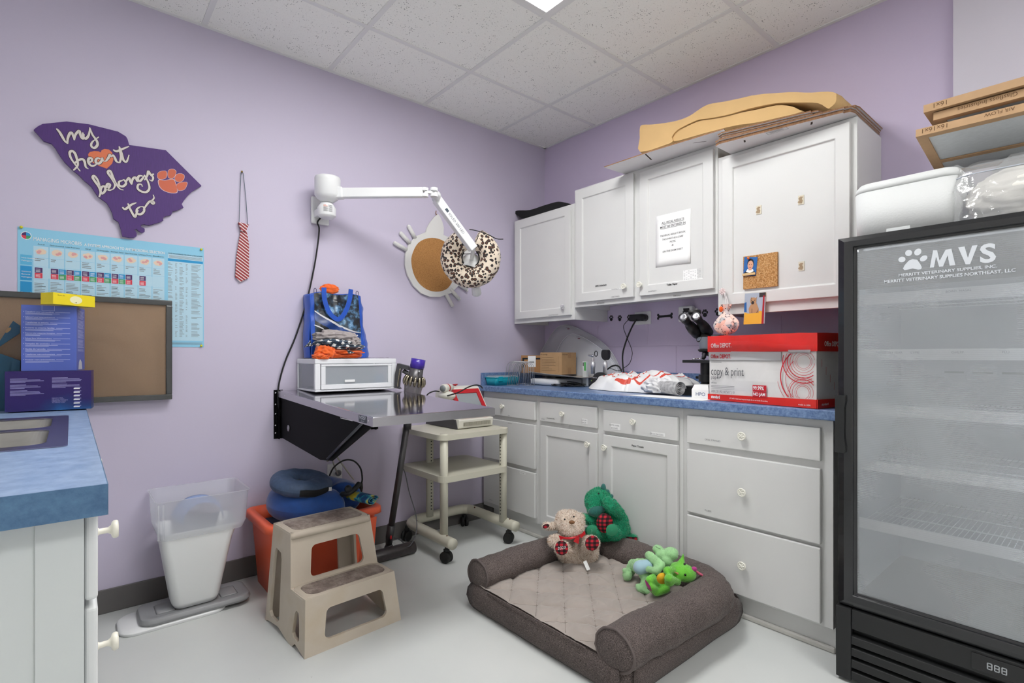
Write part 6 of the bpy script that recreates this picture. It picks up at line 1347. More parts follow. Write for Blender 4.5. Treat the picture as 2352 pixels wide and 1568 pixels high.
# ------------------------------------------------------------ glass door fridge
FX0, FX1, FY, FZ = 2.236, 2.905, -.735, 1.533
FRM = mat('black fridge frame', '1B1C1F', .22, coat=.3, bump=.05, bs=30, stretch=(1, 1, .1)); FRB = mat('black fridge body', '18191A', .5, bump=.08, bs=150)
FG = thing('glass_door_fridge', 'black upright fridge with a frosted glass door and lettering across the top', 'fridge', ((FX0+FX1)/2, -.40, 0))
LIN = mat('pale fridge liner', '969B9F', .5); zb_ = .268
m = MB(); m.box(FX0+.006, FX0+.03, FY+.055, -.06, .05, FZ-.002); m.box(FX1-.03, FX1-.006, FY+.055, -.06, .05, FZ-.002); m.box(FX0+.03, FX1-.03, FY+.055, -.06, FZ-.03, FZ-.002); m.box(FX0+.03, FX1-.03, -.085, -.06, .05, FZ-.03); m.box(FX0+.03, FX1-.03, FY+.055, -.085, zb_-.01, zb_+.01); m.build('cabinet', FRB, FG)
m = MB(); m.box(FX0+.0301, FX0+.036, FY+.06, -.0851, zb_+.0101, FZ-.031); m.box(FX1-.036, FX1-.0301, FY+.06, -.0851, zb_+.0101, FZ-.031); m.box(FX0+.036, FX1-.036, -.095, -.0851, zb_+.0101, FZ-.031); m.box(FX0+.036, FX1-.036, FY+.06, -.095, FZ-.037, FZ-.031); m.build('liner', LIN, FG)
for k in range(5):
    x = FX0+.18+k*.085; m = MB(); m.box(x, x+.06, -.0965, -.0951, 1.055, 1.063); m.build('air_slot', mat('slot grey', '4E5256', .6), FG)
# door: mitred frame, glass
D0, D1 = FY, FY+.045; fl, ft, fb = .056, .042, .050; zd0 = .262
m = MB(); prof = [(0, 0), (.35, -.006), (.8, -.004), (.86, .004), (1, .006)]
def ringd(k, z_): # mitred ring profile
    return [(FX0+fl*k, FY+z_, zd0+fb*k), (FX1-fl*k, FY+z_, zd0+fb*k), (FX1-fl*k, FY+z_, FZ-ft*k), (FX0+fl*k, FY+z_, FZ-ft*k)]
R_ = [ringd(0, .045)]+[ringd(k, z_) for k, z_ in prof]+[ringd(1, .03)]
vs = [p for r in R_ for p in r]; fs = [(j*4+i, j*4+(i+1) % 4, (j+1)*4+(i+1) % 4, (j+1)*4+i) for j in range(len(R_)-1) for i in range(4)]
m.add(vs, fs); dr_ = m.build('door_frame', FRM, FG, bevel=.002)
hz0, hz1 = X(FX0, 1935, 1040).z, 0
hz1 = Y(FY, 1935, 907).z; hz0 = Y(FY, 1935, 1038).z
m = MB(); m.prism([(FX0-.004, FY-.002, hz0), (FX0+.027, FY-.002, hz0), (FX0+.028, FY-.002, hz0+.02), (FX0+.024, FY-.002, hz0+.06), (FX0+.024, FY-.002, hz1-.045), (FX0+.028, FY-.002, hz1-.02), (FX0+.028, FY-.002, hz1), (FX0-.004, FY-.002, hz1)], (0, -.016, 0)); m.build('door_handle', FRB, dr_, bevel=.003)
# fogged glass: clear pane with a patchy film of condensation
N = NT('fogged glass'); tb = N.n('BsdfTransparent'); gl = N.n('BsdfGlossy', i_Roughness=.04); df = N.n('BsdfDiffuse'); df.inputs[0].default_value = rgba('DDE1E6')
c = N.coord(); t = N.n('TexNoise', i_Scale=2.2, i_Detail=4.0); N.l(c, t.inputs[0]); w_ = N.n('TexWave', i_Scale=55.0, i_Distortion=2.5, wave_type='BANDS', bands_direction='Z'); N.l(c, w_.inputs['Vector'])
f_ = N.math('ADD', N.math('MULTIPLY', t.outputs['Fac'], .40), N.math('MULTIPLY', w_.outputs['Fac'], .03)); f_ = N.math('ADD', f_, .11)
m1 = N.n('MixShader'); N.l(f_, m1.inputs[0]); N.l(tb.outputs[0], m1.inputs[1]); N.l(df.outputs[0], m1.inputs[2]); m2 = N.n('MixShader'); fr = N.n('Fresnel', i_IOR=1.45); N.l(fr.outputs[0], m2.inputs[0]); N.l(m1.outputs[0], m2.inputs[1]); N.l(gl.outputs[0], m2.inputs[2]); N.l(m2.outputs[0], N.t.nodes['Material Output'].inputs[0]); FGL = N.mat
gy = FY+.0065; MB().box(FX0+fl, FX1-fl, gy+.002, gy+.006, zd0+fb, FZ-ft).build('glass_pane', FGL, dr_)
GL = mat('white glass lettering', 'D6DAE0', .5)
m = MB(); yy = gy+.0012
def gp(u, v): return Y(yy, u, v)
def el(cx, cy, rx, ry, rot=0, n=20):
    c = gp(cx, cy); s_ = (gp(cx+10, cy).x-c.x)/10; P = []
    for k in range(n): a = -2*PI*k/n; x, z = rx*math.cos(a), ry*math.sin(a); P.append(c+V(((x*math.cos(rot)-z*math.sin(rot))*s_, 0, (x*math.sin(rot)+z*math.cos(rot))*s_*.92)))
    m.poly(P[::-1])
def zg(a, b): return (1940+a/4.354, 540+b/4.354)
for (a, b, rx, ry, ro) in ((573, 243, 36, 38, .5), (640, 178, 35, 42, .1), (732, 168, 36, 46, -.25), (790, 232, 34, 44, -.7)): el(*zg(a, b), rx/4.354, ry/4.354, ro)
m.poly([gp(*zg(a, b)) for a, b in ((582, 335), (600, 300), (640, 255), (680, 238), (725, 245), (755, 285), (772, 320), (765, 340), (735, 345), (680, 332), (630, 345), (600, 350))])
def gtext(t, a0, b0, a1, hpx, bold=0):
    p, q = gp(*zg(a0, b0)), gp(*zg(a1, b0)); s_ = (gp(*zg(a0, b0-hpx)).z-p.z)/.73; m.text(t, p, (1, 0, 0), (0, 0, 1), s_, 0, fitw=q.x-p.x, bold=bold)
for L_ in ([(852, 325), (885, 150), (925, 150), (950, 255), (1010, 145), (1068, 135), (1108, 300), (1050, 305), (1030, 200), (985, 312), (945, 316), (915, 215), (893, 322)], [(1135, 122), (1200, 112), (1232, 225), (1275, 104), (1330, 97), (1255, 290), (1210, 292)]): m.poly([gp(*zg(a, b)) for a, b in L_])
gtext('S', 1352, 275, 1515, 185, .03)
pz = gp(*zg(540, 415)); m.text('MERRITT VETERINARY SUPPLIES, INC.', pz, (1, 0, 0), (0, 0, 1), .0125, 0, fitw=gp(*zg(1525, 400)).x-pz.x, bold=.02)
pz = gp(*zg(395, 480)); m.text('MERRITT VETERINARY SUPPLIES NORTHEAST, LLC', pz, (1, 0, 0), (0, 0, 1), .0135, 0, fitw=gp(*zg(1712, 470)).x-pz.x, bold=.02)
m.build('glass_lettering', GL, dr_)
zhb = gp(2000, 663).z; MB().box(FX0+fl+.002, FX1-fl-.002, gy+.0075, gy+.009, zhb, FZ-ft-.002).build('header_film', mat('dark header film', '3C3F48', .6, alpha=.85), dr_)
MB().box(FX1-.050, FX1-.038, FY+.062, FY+.074, zb_+.02, FZ-.06).build('added_glow_strip', mat('added fridge glow', 'EAF2FF', .5, emit=22), FG)  # unseen glowing strip, added to brighten the fridge interior
MB().box(FX0+.06, FX1-.06, FY+.060, FY+.074, FZ-.0415, FZ-.0375).build('added_glow_strip', mat('added fridge glow', 'EAF2FF', .5, emit=22), FG)  # second added glow, hidden behind the top of the door frame
# shelves: white price strips and wire decks
for i, zz in enumerate((1.321, 1.129, .938, .742, .536)):
    s_ = thing('fridge_shelf', '', '', (2.55, -.4, zz)); s_.parent = FG; s_.matrix_world = Matrix.Translation(V((2.55, -.4, zz))); W[s_] = s_.matrix_world.copy()
    for k_ in ('label', 'category'):
        if k_ in s_: del s_[k_]
    s_.matrix_parent_inverse = Matrix(); s_.location = W[FG].inverted()@V((2.55, -.4, zz))
    m = MB(); m.prism([(FX0+.04, -.655, zz-.018), (FX0+.04, -.662, zz+.018), (FX0+.04, -.650, zz+.018), (FX0+.04, -.645, zz-.018)], (FX1-FX0-.08, 0, 0)); m.build('price_strip', mat('white price strip', 'F2F3F4', .4), s_)
    m = MB()
    for k in range(40): x = FX0+.045+k*.0148; m.tube([(x, -.645, zz), (x, -.12, zz)], .0014, 4)
    for k in range(4): m.tube([(FX0+.04, -.62+.16*k, zz-.003), (FX1-.04, -.62+.16*k, zz-.003)], .0025, 6)
    m.build('wire_deck', mat('white wire', 'C9CCD0', .4), s_)
    if i in (0, 1):
        m = MB()
        if i == 1:
            for t, u in (('RABIES 1&3 YEAR', 2012), ('LYME', 2092), ('DHLPP', 2186), ('FLU', 2302)): q = Y(-.6635, u, 812); m.text(t, (q.x, -.6635, zz+.003), (1, 0, 0), (0, 0, 1), .010, 0)
        else: q = Y(-.664, 2172, 678); m.text('BORD. NASAL', (q.x, -.6625, zz+.004), (1, 0, 0), (0, 0, 1), .010, 0)
        m.build('label_text', INKG, s_)
# lower grille
m = MB(); zt2 = .256; x1_ = FX0+.043
m.box(FX0-.003, x1_, FY-.012, FY+.06, .012, zt2); m.build('side_panel', FRB, FG, bevel=.002)
m = MB(); m.box(x1_+.001, FX1, FY-.010, FY+.05, .190, zt2); m.build('grille_top', FRB, FG, bevel=.002)
MB().box(x1_+.001, FX1, FY+.02, FY+.05, .03, .19).build('grille_back', BLK, FG)
for k in range(4):
    z = .152-k*.040; m = MB(); m.prism([(x1_+.001, FY-.010, z-.014), (x1_+.001, FY-.010, z+.012), (x1_+.001, FY+.008, z+.018), (x1_+.001, FY+.010, z-.010)], (FX1-x1_, 0, 0)); m.build('grille_louvre', FRB, FG, bevel=.001)
p, q = Y(FY-.011, 2231, 1497), Y(FY-.011, 2314, 1560); m = MB(); m.box(p.x, p.x+.118, FY-.0135, FY-.0095, .200, .248); pn = m.build('display_panel', mat('gloss black', '141416', .1), FG, bevel=.001)
def seg7(m, x, z, s_, mi=0):
    t = .16*s_; 
    for a, b, c_, d_ in ((0, 0, .55, .0), (0, .5, .55, 0), (0, 1, .55, 0)): m.rect((x+a*s_, FY-.0139, z+b*s_-t/2), (1, 0, 0), (0, 0, 1), c_*s_, t, mi)
    for a, b in ((0, 0), (.55, 0), (0, .5), (.55, .5)): m.rect((x+a*s_-t/2, FY-.0139, z+b*s_), (1, 0, 0), (0, 0, 1), t, .5*s_, mi)
m = MB()
for k in range(3): seg7(m, p.x+.036+k*.0155, .214, .017)
m.build('digits', mat('unlit digit', 'A8ACB0', .5), pn)
for x in (FX0+.05, FX1-.05):
    MB().cyl((x, FY+.06, 0), (x, FY+.06, .05), .02).build('foot', BLK, FG)
for x in (FX0+.05, FX1-.05): MB().cyl((x, -.15, 0), (x, -.15, .05), .02).build('foot', BLK, FG)
# ------------------------------------------------------------ on the fridge
EPS = mat('white foam cooler', 'DCDEDE', .8, bump=.35, bs=160)
CL = thing('foam_cooler', 'white expanded foam cooler box standing on the left of the fridge top', 'cooler', (2.39, -.45, FZ))
m = MB(); z0 = FZ+.002; loft(m, [rrect(2.243, 2.540, -.597, -.30, z0, .05), rrect(2.238, 2.545, -.602, -.295, z0+.178, .05)], capt=True); m.build('body', EPS, CL)
m = MB(); loft(m, [rrect(2.237, 2.546, -.603, -.294, z0+.179, .05), rrect(2.240, 2.543, -.600, -.297, z0+.196, .05), rrect(2.250, 2.533, -.590, -.307, z0+.210, .045), rrect(2.272, 2.51, -.568, -.33, z0+.214, .035)], capt=True); m.build('lid', EPS, CL)
m = MB(); a = Y(-.595, 2035, 493); b = Y(-.595, 2092, 487); m.box(a.x, b.x, -.598, -.590, z0+.02, a.z); m.build('hand_hold', mat('cooler recess', 'DADDDE', .85), CL, bevel=.002)
CLB = thing('white_foam_board', 'white foam board leaning at the right behind the plastic bag of cotton', 'foam board', (2.76, -.36, FZ))
m = MB(); m.prism([(2.61, -.28, FZ+.002), (2.90, -.28, FZ+.002), (2.90, -.28, 1.880), (2.68, -.28, 1.880), (2.58, -.28, 1.78)], (0, .12, 0)); m.build('board', EPS, CLB, bevel=.004)
KR = mat('kraft filter frame', 'BE9B76', .85, var=.04, vs=30); MED = mat('white filter fibre', 'D4D8DA', .9, var=.10, vs=60, stretch=(1, 12, 12), bump=.5, bs=90)
def filt(A, dx, dy, texts, label, th=.025, sz=.406):
    A, dx, dy = V(A), V(dx).normalized(), V(dy); dy = (dy-dx*dy.dot(dx)).normalized(); nz = dx.cross(dy)
    t = thing('air_filter', label, 'air filter', A); fw = .028
    def q(a, b, c_=0): return A+dx*a+dy*b+nz*c_
    m = MB()
    for a0, a1, b0, b1 in ((0, sz, 0, fw), (0, sz, sz-fw, sz), (0, fw, fw, sz-fw), (sz-fw, sz, fw, sz-fw)): m.prism([q(a0, b0), q(a1, b0), q(a1, b1), q(a0, b1)], nz*th)
    m.build('cardboard_frame', KR, t)
    m = MB(); m.prism([q(fw*.5, fw*.5, .006), q(sz-fw*.5, fw*.5, .006), q(sz-fw*.5, sz-fw*.5, .006), q(fw*.5, sz-fw*.5, .006)], nz*.012); m.build('filter_media', MED, t)
    for bb in (.62, .30)[:1]: MB().prism([q(fw, sz*bb, .001), q(sz-fw, sz*bb, .001), q(sz-fw, sz*bb+.022, .001), q(fw, sz*bb+.022, .001)], nz*.004).build('cross_strip', KR, t)
    for s_, a, h in texts: m = MB(); m.text(s_, q(a, -.0006, .021), -dx, -nz, h, 0); m.build('edge_print', mat('kraft print', '6E5238', .9), t)   # upside down on the edge
    return t
a0 = Z(1.862, 2103, 312)
filt(V((a0.x, a0.y, 1.858)), (1, .03, -.012), (-.03, 1, -.10), [('16x16x1', .082, .021), ('AIR FLOW', .24, .015)], 'lowest kraft framed air filter, its white fibre underside showing above the cooler')
filt(V((a0.x+.045, a0.y+.010, 1.9010)), (1, .02, -.004), (-.02, 1, -.02), [('Glasfloss Industries', .20, .018), ('16x16x1', .32, .022)], 'middle kraft framed air filter in the stack on the fridge')
filt(V((a0.x+.022, a0.y-.004, 1.9300)), (1, .02, .002), (-.02, 1, -.012), [('16x1', .06, .021), ('AIR FLOW', .33, .015)], 'topmost kraft framed air filter in the stack on the fridge')
CBG = thing('bag_of_cotton', 'clear zip bag stuffed with white cotton on the right of the fridge top', 'plastic bag', (2.68, -.55, FZ))
def ctn(u, v):
    a = 2*PI*u; b = PI*v; d_ = V((math.sin(b)*math.cos(a), math.sin(b)*math.sin(a), -math.cos(b))); s_ = 1+.10*noise.noise(d_*3)+.05*noise.noise(d_*8)+.02*noise.noise(d_*22)
    return V((2.70, -.55, FZ+.088))+V((d_.x*.150*s_, d_.y*.085*s_, max(-.083, d_.z*.086*s_)))
m = MB(); m.grid(ctn, 80, 50, closedu=True); tg = m.build('cotton', mat('raw cotton', 'EAE7E0', .95, bump=.5, bs=60, sheen=.3), CBG)
def zpb(u, v):
    a = 2*PI*u; c_, s_ = math.cos(a), math.sin(a); f = 1-.55*max(0, v-.45)/.55
    rx = .172+.012*v; ry = .100*(1-v)**.35*.9+.012; x = math.copysign(abs(c_)**.5, c_)*rx; y = math.copysign(abs(s_)**.7, s_)*ry
    n1 = .006*noise.noise(V((c_*3, s_*3, v*6)))+.003*noise.noise(V((c_*9, s_*9, v*16)))
    return V((2.70+x+n1*2, -.55+y+n1+.05*v*0, FZ+.002+.205*v+(.014*math.sin(u*25) if v > .98 else 0)))
N = NT('clear polythene'); tb = N.n('BsdfTransparent'); gl = N.n('BsdfGlossy', i_Roughness=.12); df = N.n('BsdfDiffuse'); df.inputs[0].default_value = rgba('DDE0E4'); t = N.n('TexNoise', i_Scale=26.0, i_Detail=4.0); N.l(N.coord('Object', (1, 1, 2)), t.inputs[0]); bp_ = N.n('Bump', i_Strength=.9, i_Distance=.006); N.l(t.outputs['Fac'], bp_.inputs['Height']); N.l(bp_.outputs[0], gl.inputs['Normal'])
m1 = N.n('MixShader', i_0=.22); N.l(tb.outputs[0], m1.inputs[1]); N.l(df.outputs[0], m1.inputs[2]); m2 = N.n('MixShader', i_0=.13); N.l(m1.outputs[0], m2.inputs[1]); N.l(gl.outputs[0], m2.inputs[2]); N.l(m2.outputs[0], N.t.nodes['Material Output'].inputs[0]); POLY = N.mat
m = MB(); m.grid(zpb, 100, 30, closedu=True); m.build('clear_bag', POLY, CBG)
m = MB(); m.tube([zpb(.5+.5*k/20, .80)+V((0, -.001, 0)) for k in range(21)], .0018, 6); m.build('zip_seal', mat('zip seal', 'C4CAD6', .3), CBG)
# ------------------------------------------------------------ dog bed
BD = thing('dog_bed', 'brown bolstered dog bed with a quilted taupe cushion on the floor before the cabinets', 'dog bed', (1.41, -1.03, 0))
def heather(name, a, b, s_=420, bs_=.4):
    N = NT(name); c = N.coord(); t = N.n('TexNoise', i_Scale=float(s_), i_Detail=2.0); N.l(c, t.inputs[0]); t2 = N.n('TexNoise', i_Scale=5.0); N.l(c, t2.inputs[0])
    f_ = N.math('ADD', t.outputs['Fac'], N.math('MULTIPLY', N.math('SUBTRACT', t2.outputs['Fac'], .5), .12))
    N.l(N.ramp(f_, [(.36, rgba(a)), (.50, tuple((x+y)/2*.85 for x, y in zip(lin(a), lin(b)))+(1,)), (.66, rgba(b))]), N.b.inputs['Base Color']); N.b.inputs['Roughness'].default_value = .95
    N.b.inputs['Sheen Weight'].default_value = .05; N.bump(t.outputs['Fac'], bs_, .002); return N.mat
HTH = heather('heather brown fabric', '362D2D', '766A66'); SUE = mat('taupe suede', '9C928B', .85, var=.10, vs=7, sheen=.4, bump=.10, bs=60)
x0, x1, y0, y1, zh = .962, 1.852, -1.425, -.625, .118
def side_ring(z, e): return rrect(x0-e, x1+e, y0-e, y1+e, z, .085, 8)
m = MB(); rings = [side_ring(.002, -.012), side_ring(.02, .0), side_ring(.06, .010), side_ring(.095, .006), side_ring(zh-.004, -.004), side_ring(zh, -.02), side_ring(zh-.03, -.06)]
dense = []
for r in rings:
    q = cat(r, 4, True); dense.append([p+V((noise.noise(V((p.x*5, p.y*5, 1)))*.007, noise.noise(V((p.x*5, p.y*5, 9)))*.007, (0 if p.z < .05 else .004*noise.noise(V((p.x*8, p.y*8, 3)))))) for p in q])
loft(m, dense, capt=True); m.build('base', HTH, BD)
m = MB(); m.tube([V((x0+.16, y0-.004, zh-.002)), V((1.4, y0-.007, zh+.001)), V((x1-.17, y0-.004, zh-.002))], .0028, 8, smooth=6); m.build('front_piping', HTH, BD)
def quilt(u, v):
    x = x0+.10+(x1-x0-.22)*u; y = y0+.001+(y1-y0-.075)*v
    a, b = (x+y)*.7071/.112, (x*.8-y)*.78/.112
    da, db = abs(a-round(a)), abs(b-round(b)); puff = (1-math.exp(-da*12))*(1-math.exp(-db*12))
    wr_ = (1-abs(noise.noise(V((x*9+y*4, y*13, 4))))*2)**4*.5+(1-abs(noise.noise(V((x*16, y*9-x*5, 8))))*2)**4*.4
    dip = .020*math.exp(-((x-1.42)**2+(y+1.12)**2)/.05)
    e_ = min(1, v*9)
    return V((x, y, zh+.0015+(.014*puff+.007*wr_)*(.35+.65*e_)+.012*math.sin(PI*u)*min(1, v*3)-dip*.6))
MB().grid(quilt, 230, 200).build('quilted_cushion', SUE, BD)
m = MB()
for ax_q in (0, 1):
    for kq in range(-14, 26):
        L_ = []
        for tq in range(260):
            f = tq/259
            x = x0+.11+(x1-x0-.24)*f
            if ax_q == 0: y = kq*.112/.7071-x
            else: y = (x*.8-kq*.112/.78)
            v_ = (y-(y0+.001))/(y1-y0-.075); u_ = (x-x0-.10)/(x1-x0-.22)
            if .012 < v_ < .97 and 0 < u_ < 1:
                q = quilt(u_, v_); L_.append(q+V((0, 0, .0006)))
            elif len(L_) > 6: m.tube(L_, .0011, 5); L_ = []
            else: L_ = []
        if len(L_) > 6: m.tube(L_, .0011, 5)
m.build('quilt_stitching', mat('stitch taupe', '70665F', .9), BD)
# bolster path
xl, xr_, yb_ = 1.040, 1.808, -.712
path = [(xl, y0+.012), (xl, -1.2), (xl, -.95), (xl+.004, -.82), (xl+.035, -.74), (xl+.11, yb_), (1.25, yb_), (1.42, yb_-.002), (1.60, yb_), (xr_-.10, yb_-.006), (xr_-.02, -.775), (xr_+.004, -.86), (xr_+.002, -1.1), (xr_-.006, -1.25), (xr_-.008, y0+.006)]
P = cat([V((a, b, 0)) for a, b in path], 16); n = len(P); m = MB(); K = 40; vs = []
for i, p in enumerate(P):
    t = (P[min(i+1, n-1)]-P[max(i-1, 0)]).normalized(); s_ = t.cross(V((0, 0, 1))); f = i/(n-1)
    R = .074+.008*f; R *= (1-.05*(1-min(1, min(f, 1-f)*14)))
    sq = .88; cz = zh+.042 if f < .5 else zh+.038; pin = 0
    for k in range(K):
        a = 2*PI*k/K; q = p+s_*(math.cos(a)*R)+V((0, 0, cz+math.sin(a)*R*sq-.0))
        dd_ = V((math.cos(a), math.sin(a), 0)); fold = (1-abs(noise.noise(V((f*26, math.cos(a)*1.2, math.sin(a)*1.2+3))))*2)**3*.0045+noise.noise(V((f*11, math.cos(a), math.sin(a))))*.006
        ends = min(i, n-1-i); gat = .0025*math.sin(a*26)*max(0, 1-ends/14) if ends > 0 else 0
        if .27 < f < .47: fold += .005*math.sin(f*170+a*2)*math.exp(-((f-.36)/.05)**2)
        o_ = s_*math.cos(a)+V((0, 0, math.sin(a))); q = q+o_*(fold+gat)
        vs.append(q)
m.add(vs, [(i*K+k, i*K+(k+1) % K, (i+1)*K+(k+1) % K, (i+1)*K+k) for i in range(n-1) for k in range(K)], 0, True); m.build('bolster', HTH, BD)
for i, sg in ((0, 1), (n-1, -1)):
    ring = vs[i*K:(i+1)*K]; c = sum(ring, V())/K; t = V((0, -1, 0)); m = MB(); R2 = []
    for j in range(7):
        f = 1-j/6; R2.append([c+(q-c)*f+t*(.016*(1-f*f)) for q in ring])
    loft(m, R2, capb=False, capt=False); m.build('bolster_end', HTH, BD)
    MB().tube([q+t*.001 for q in ring], .0048, 8, closed=True).build('piping', mat('brown piping', '5E5452', .8), BD)
# ------------------------------------------------------------ plush toys
CF = Matrix((_R, _D, _U)).transposed()
def pp(u, v, s): return S(s, u, v)
def pxm(s): return s/FPX
def pe(u, v, s, ru, rv, rd, roll=0):
    k = pxm(s); mm = CF.to_4x4()@Matrix.Rotation(roll, 4, 'Y'); return ('e', pp(u, v, s), (ru*k, rd*k, rv*k), mm.to_3x3())
def pc(a, b, ra, rb=None):
    rb = ra if rb is None else rb; return ('c', pp(*a), pp(*b), ra*pxm(a[2]), rb*pxm(b[2]))
def patch(u, v, s, ru, rv, roll=0, bulge=.006, n=22, k=6):
    # stitched-on shallow dome facing outwards
    m = MB(); kk = pxm(s); c = pp(u, v, s); tw = (CAM-c).normalized(); x = _R; z = _U; cr, sr = math.cos(roll), math.sin(roll)
    rings = []
    for j in range(k+1):
        f = 1-j/k; rings.append([c+x*((math.cos(a)*ru*cr-math.sin(a)*rv*sr)*kk*f)+z*((math.cos(a)*ru*sr+math.sin(a)*rv*cr)*kk*f)+tw*(bulge*(1-f*f)) for a in [2*PI*i/n for i in range(n)]])
    loft(m, rings, capb=False, capt=True); return m
def plaid(name, sc_, rot=(0, 0, .7)):
    N = NT(name); sp = N.n('SeparateXYZ'); N.l(N.coord('Object', None, rot), sp.inputs[0])
    a = N.math('GREATER_THAN', N.math('FRACT', N.math('MULTIPLY', N.math('ADD', sp.outputs[0], sp.outputs[1]), sc_)), .5); b = N.math('GREATER_THAN', N.math('FRACT', N.math('MULTIPLY', sp.outputs[2], sc_*1.25)), .5)
    h = N.math('MULTIPLY', N.math('ADD', a, b), .5)
    N.l(N.ramp(h, [(0, rgba('C81F33')), (.4, rgba('5E1420')), (.8, rgba('140A0C'))], 'CONSTANT'), N.b.inputs['Base Color']); N.b.inputs['Roughness'].default_value = .8; return N.mat
PLD = plaid('red buffalo plaid', 42)
FUR1 = mat('beige plush', 'E4D4C5', .95, var=.10, vs=30, sheen=.5); FUR2 = mat('light plush tip', 'F0E5DA', .95); FUR3 = mat('tan plush tip', 'A8815E', .95)
def tagl(a, b, w_, par, s): A_, B_ = pp(*a), pp(*b); d = (B_-A_).normalized(); sd = d.cross((CAM-A_).normalized()).normalized()*w_; m = MB(); m.prism([A_-sd, A_+sd, B_+sd+V((0, 0, .002)), B_-sd], (CAM-A_).normalized()*.0008); return m.build('sewn_tag', PAPER, par)
PD = thing('plush_dog', 'beige plush dog with red plaid foot pads and red bow in the dog bed', 'plush toy', V((1.15, -.95, .13)))
sd_ = 2.50
b = blob([pe(1326, 1266, sd_+.02, 48, 32, 36), pe(1322, 1248, sd_+.04, 34, 26, 30), pe(1309, 1201, sd_, 33, 28, 29), pe(1314, 1214, sd_-.05, 26, 18, 20), pe(1300, 1188, sd_+.01, 22, 15, 22),
   pc((1300, 1240, sd_-.02), (1272, 1242, sd_-.06), 11, 13), pc((1345, 1240, sd_-.02), (1366, 1246, sd_+.02), 10, 11), pc((1305, 1268, sd_-.02), (1291, 1259, sd_-.105), 15, 16), pc((1345, 1262, sd_-.02), (1359, 1248, sd_-.105), 15, 17),
   pc((1285, 1203, sd_), (1266, 1209, sd_+.01), 8, 8), pc((1266, 1209, sd_+.01), (1253, 1207, sd_+.01), 8, 7), pc((1332, 1186, sd_+.03), (1340, 1194, sd_+.06), 8, 7)], .0052, 4)
fur(b, 26000, .0110, .0018, 3, mis=[0, 1, 1, 1, 2]); b.build('body', [FUR1, FUR2, FUR3], PD)
patch(1290, 1258, sd_-.143, 15, 17, .2, .005).build('foot_pad', PLD, PD); patch(1360, 1247, sd_-.147, 16, 17.5, -.3, .005).build('foot_pad', PLD, PD)
m = MB(); q = pp(1290, 1258, sd_-.153); m.text('2023', q+V((0, 0, -.006)), _R+_U*.16, _U, .019, 0, al='C'); m.build('stitched_year', PAPER, PD)
m = MB(); m.ell(pp(1313.5, 1199, sd_-.088), (.014, .008, .009), 0, CF.to_3x3()); m.build('nose', mat('brown plush nose', '7A5230', .6), PD)
for u, v in ((1297, 1192.5), (1318, 1186)): MB().ell(pp(u, v, sd_-.068), .0042).build('eye', mat('glossy black', '0B0B0C', .1), PD)
m = patch(1254, 1208, sd_-.018, 8, 5, .3, .003); m.build('ear_lining', PLD, PD)
SAT = mat('red satin', 'C8101E', .25, sheen=.5)
m = MB(); m.tube([pp(1288, 1233, sd_-.06), pp(1300, 1236, sd_-.08), pp(1315, 1235, sd_-.09), pp(1330, 1230, sd_-.08), pp(1340, 1224, sd_-.05)], .006, 8, smooth=4); m.build('ribbon', SAT, PD)
for a_ in ([(1290, 1231), (1283, 1229), (1287, 1240), (1296, 1236)], [(1331, 1230), (1343, 1218), (1345, 1226), (1335, 1236)], [(1322, 1234), (1317, 1243), (1329, 1249), (1331, 1233)]):
    q = [pp(u, v, sd_-.098) for u, v in a_]; MB().prism(q, (CAM-q[0]).normalized()*.006).build('bow_loop', SAT, PD, bevel=.003)
tagl((1343, 1288, sd_-.085), (1352, 1309, sd_-.11), .0085, PD, sd_)
GF1 = mat('green plush', '14936A', .95, var=.14, vs=30, sheen=.5); GF2 = mat('green plush tip', '2BBA8A', .95); GF3 = mat('dark green plush tip', '0A6A4A', .95); GT = mat('teal plush velvet', '0E5E58', .7, sheen=.6, var=.1, vs=30); GV = mat('green velvet', '15885F', .7, sheen=.6)
PR = thing('plush_dinosaur', 'green plush dinosaur with a red plaid belly sitting against the cabinet door behind the plush dog', 'plush toy', V((1.22, -.72, .23))); PR['label'] = 'green plush dinosaur with red plaid belly leaning against the cabinet door'
sr = 2.60
b = blob([pe(1405, 1214, sr, 41, 33, 30), pe(1412, 1198, sr+.01, 30, 28, 28), pe(1371, 1151, sr, 27, 27, 25), pe(1378, 1142, sr+.02, 24, 22, 24), pe(1369, 1170, sr-.03, 20, 15, 18), pc((1392, 1168, sr), (1410, 1195, sr), 24, 26),
   pc((1396, 1152, sr-.075), (1404, 1161, sr-.09), 12.5, 14), pc((1404, 1161, sr-.09), (1422, 1179, sr-.045), 14, 12), pc((1366, 1198, sr-.02), (1342, 1190, sr-.04), 11, 10), pc((1385, 1226, sr-.02), (1360, 1221, sr-.08), 15, 14),
   pc((1415, 1225, sr-.02), (1410, 1221, sr-.09), 17, 17), pc((1428, 1234, sr), (1456, 1236, sr), 13, 8)], .0046, 2)
fur(b, 26000, .0095, .0016, 5, mis=[0, 1, 1, 2]); b.build('body', [GF1, GF2, GF3], PR)
patch(1389, 1201, sr-.092, 19, 23, .1, .012).build('belly', PLD, PR)
MB().ell(pp(1370, 1173, sr-.052), (.042, .020, .026), 0, (CF.to_4x4()@Matrix.Rotation(-.25, 4, 'Y')).to_3x3()).build('snout', GT, PR)
patch(1359, 1218, sr-.118, 12, 13, 0, .006).build('foot_sole', GV, PR); patch(1406, 1217, sr-.130, 14, 14, 0, .006).build('foot_sole', GV, PR)
m = MB(); m.text('3', pp(1357, 1222, sr-.128), _R, _U, .018, 0); m.build('stitched_number', mat('pale stitch', '7AB89A', .8), PR)
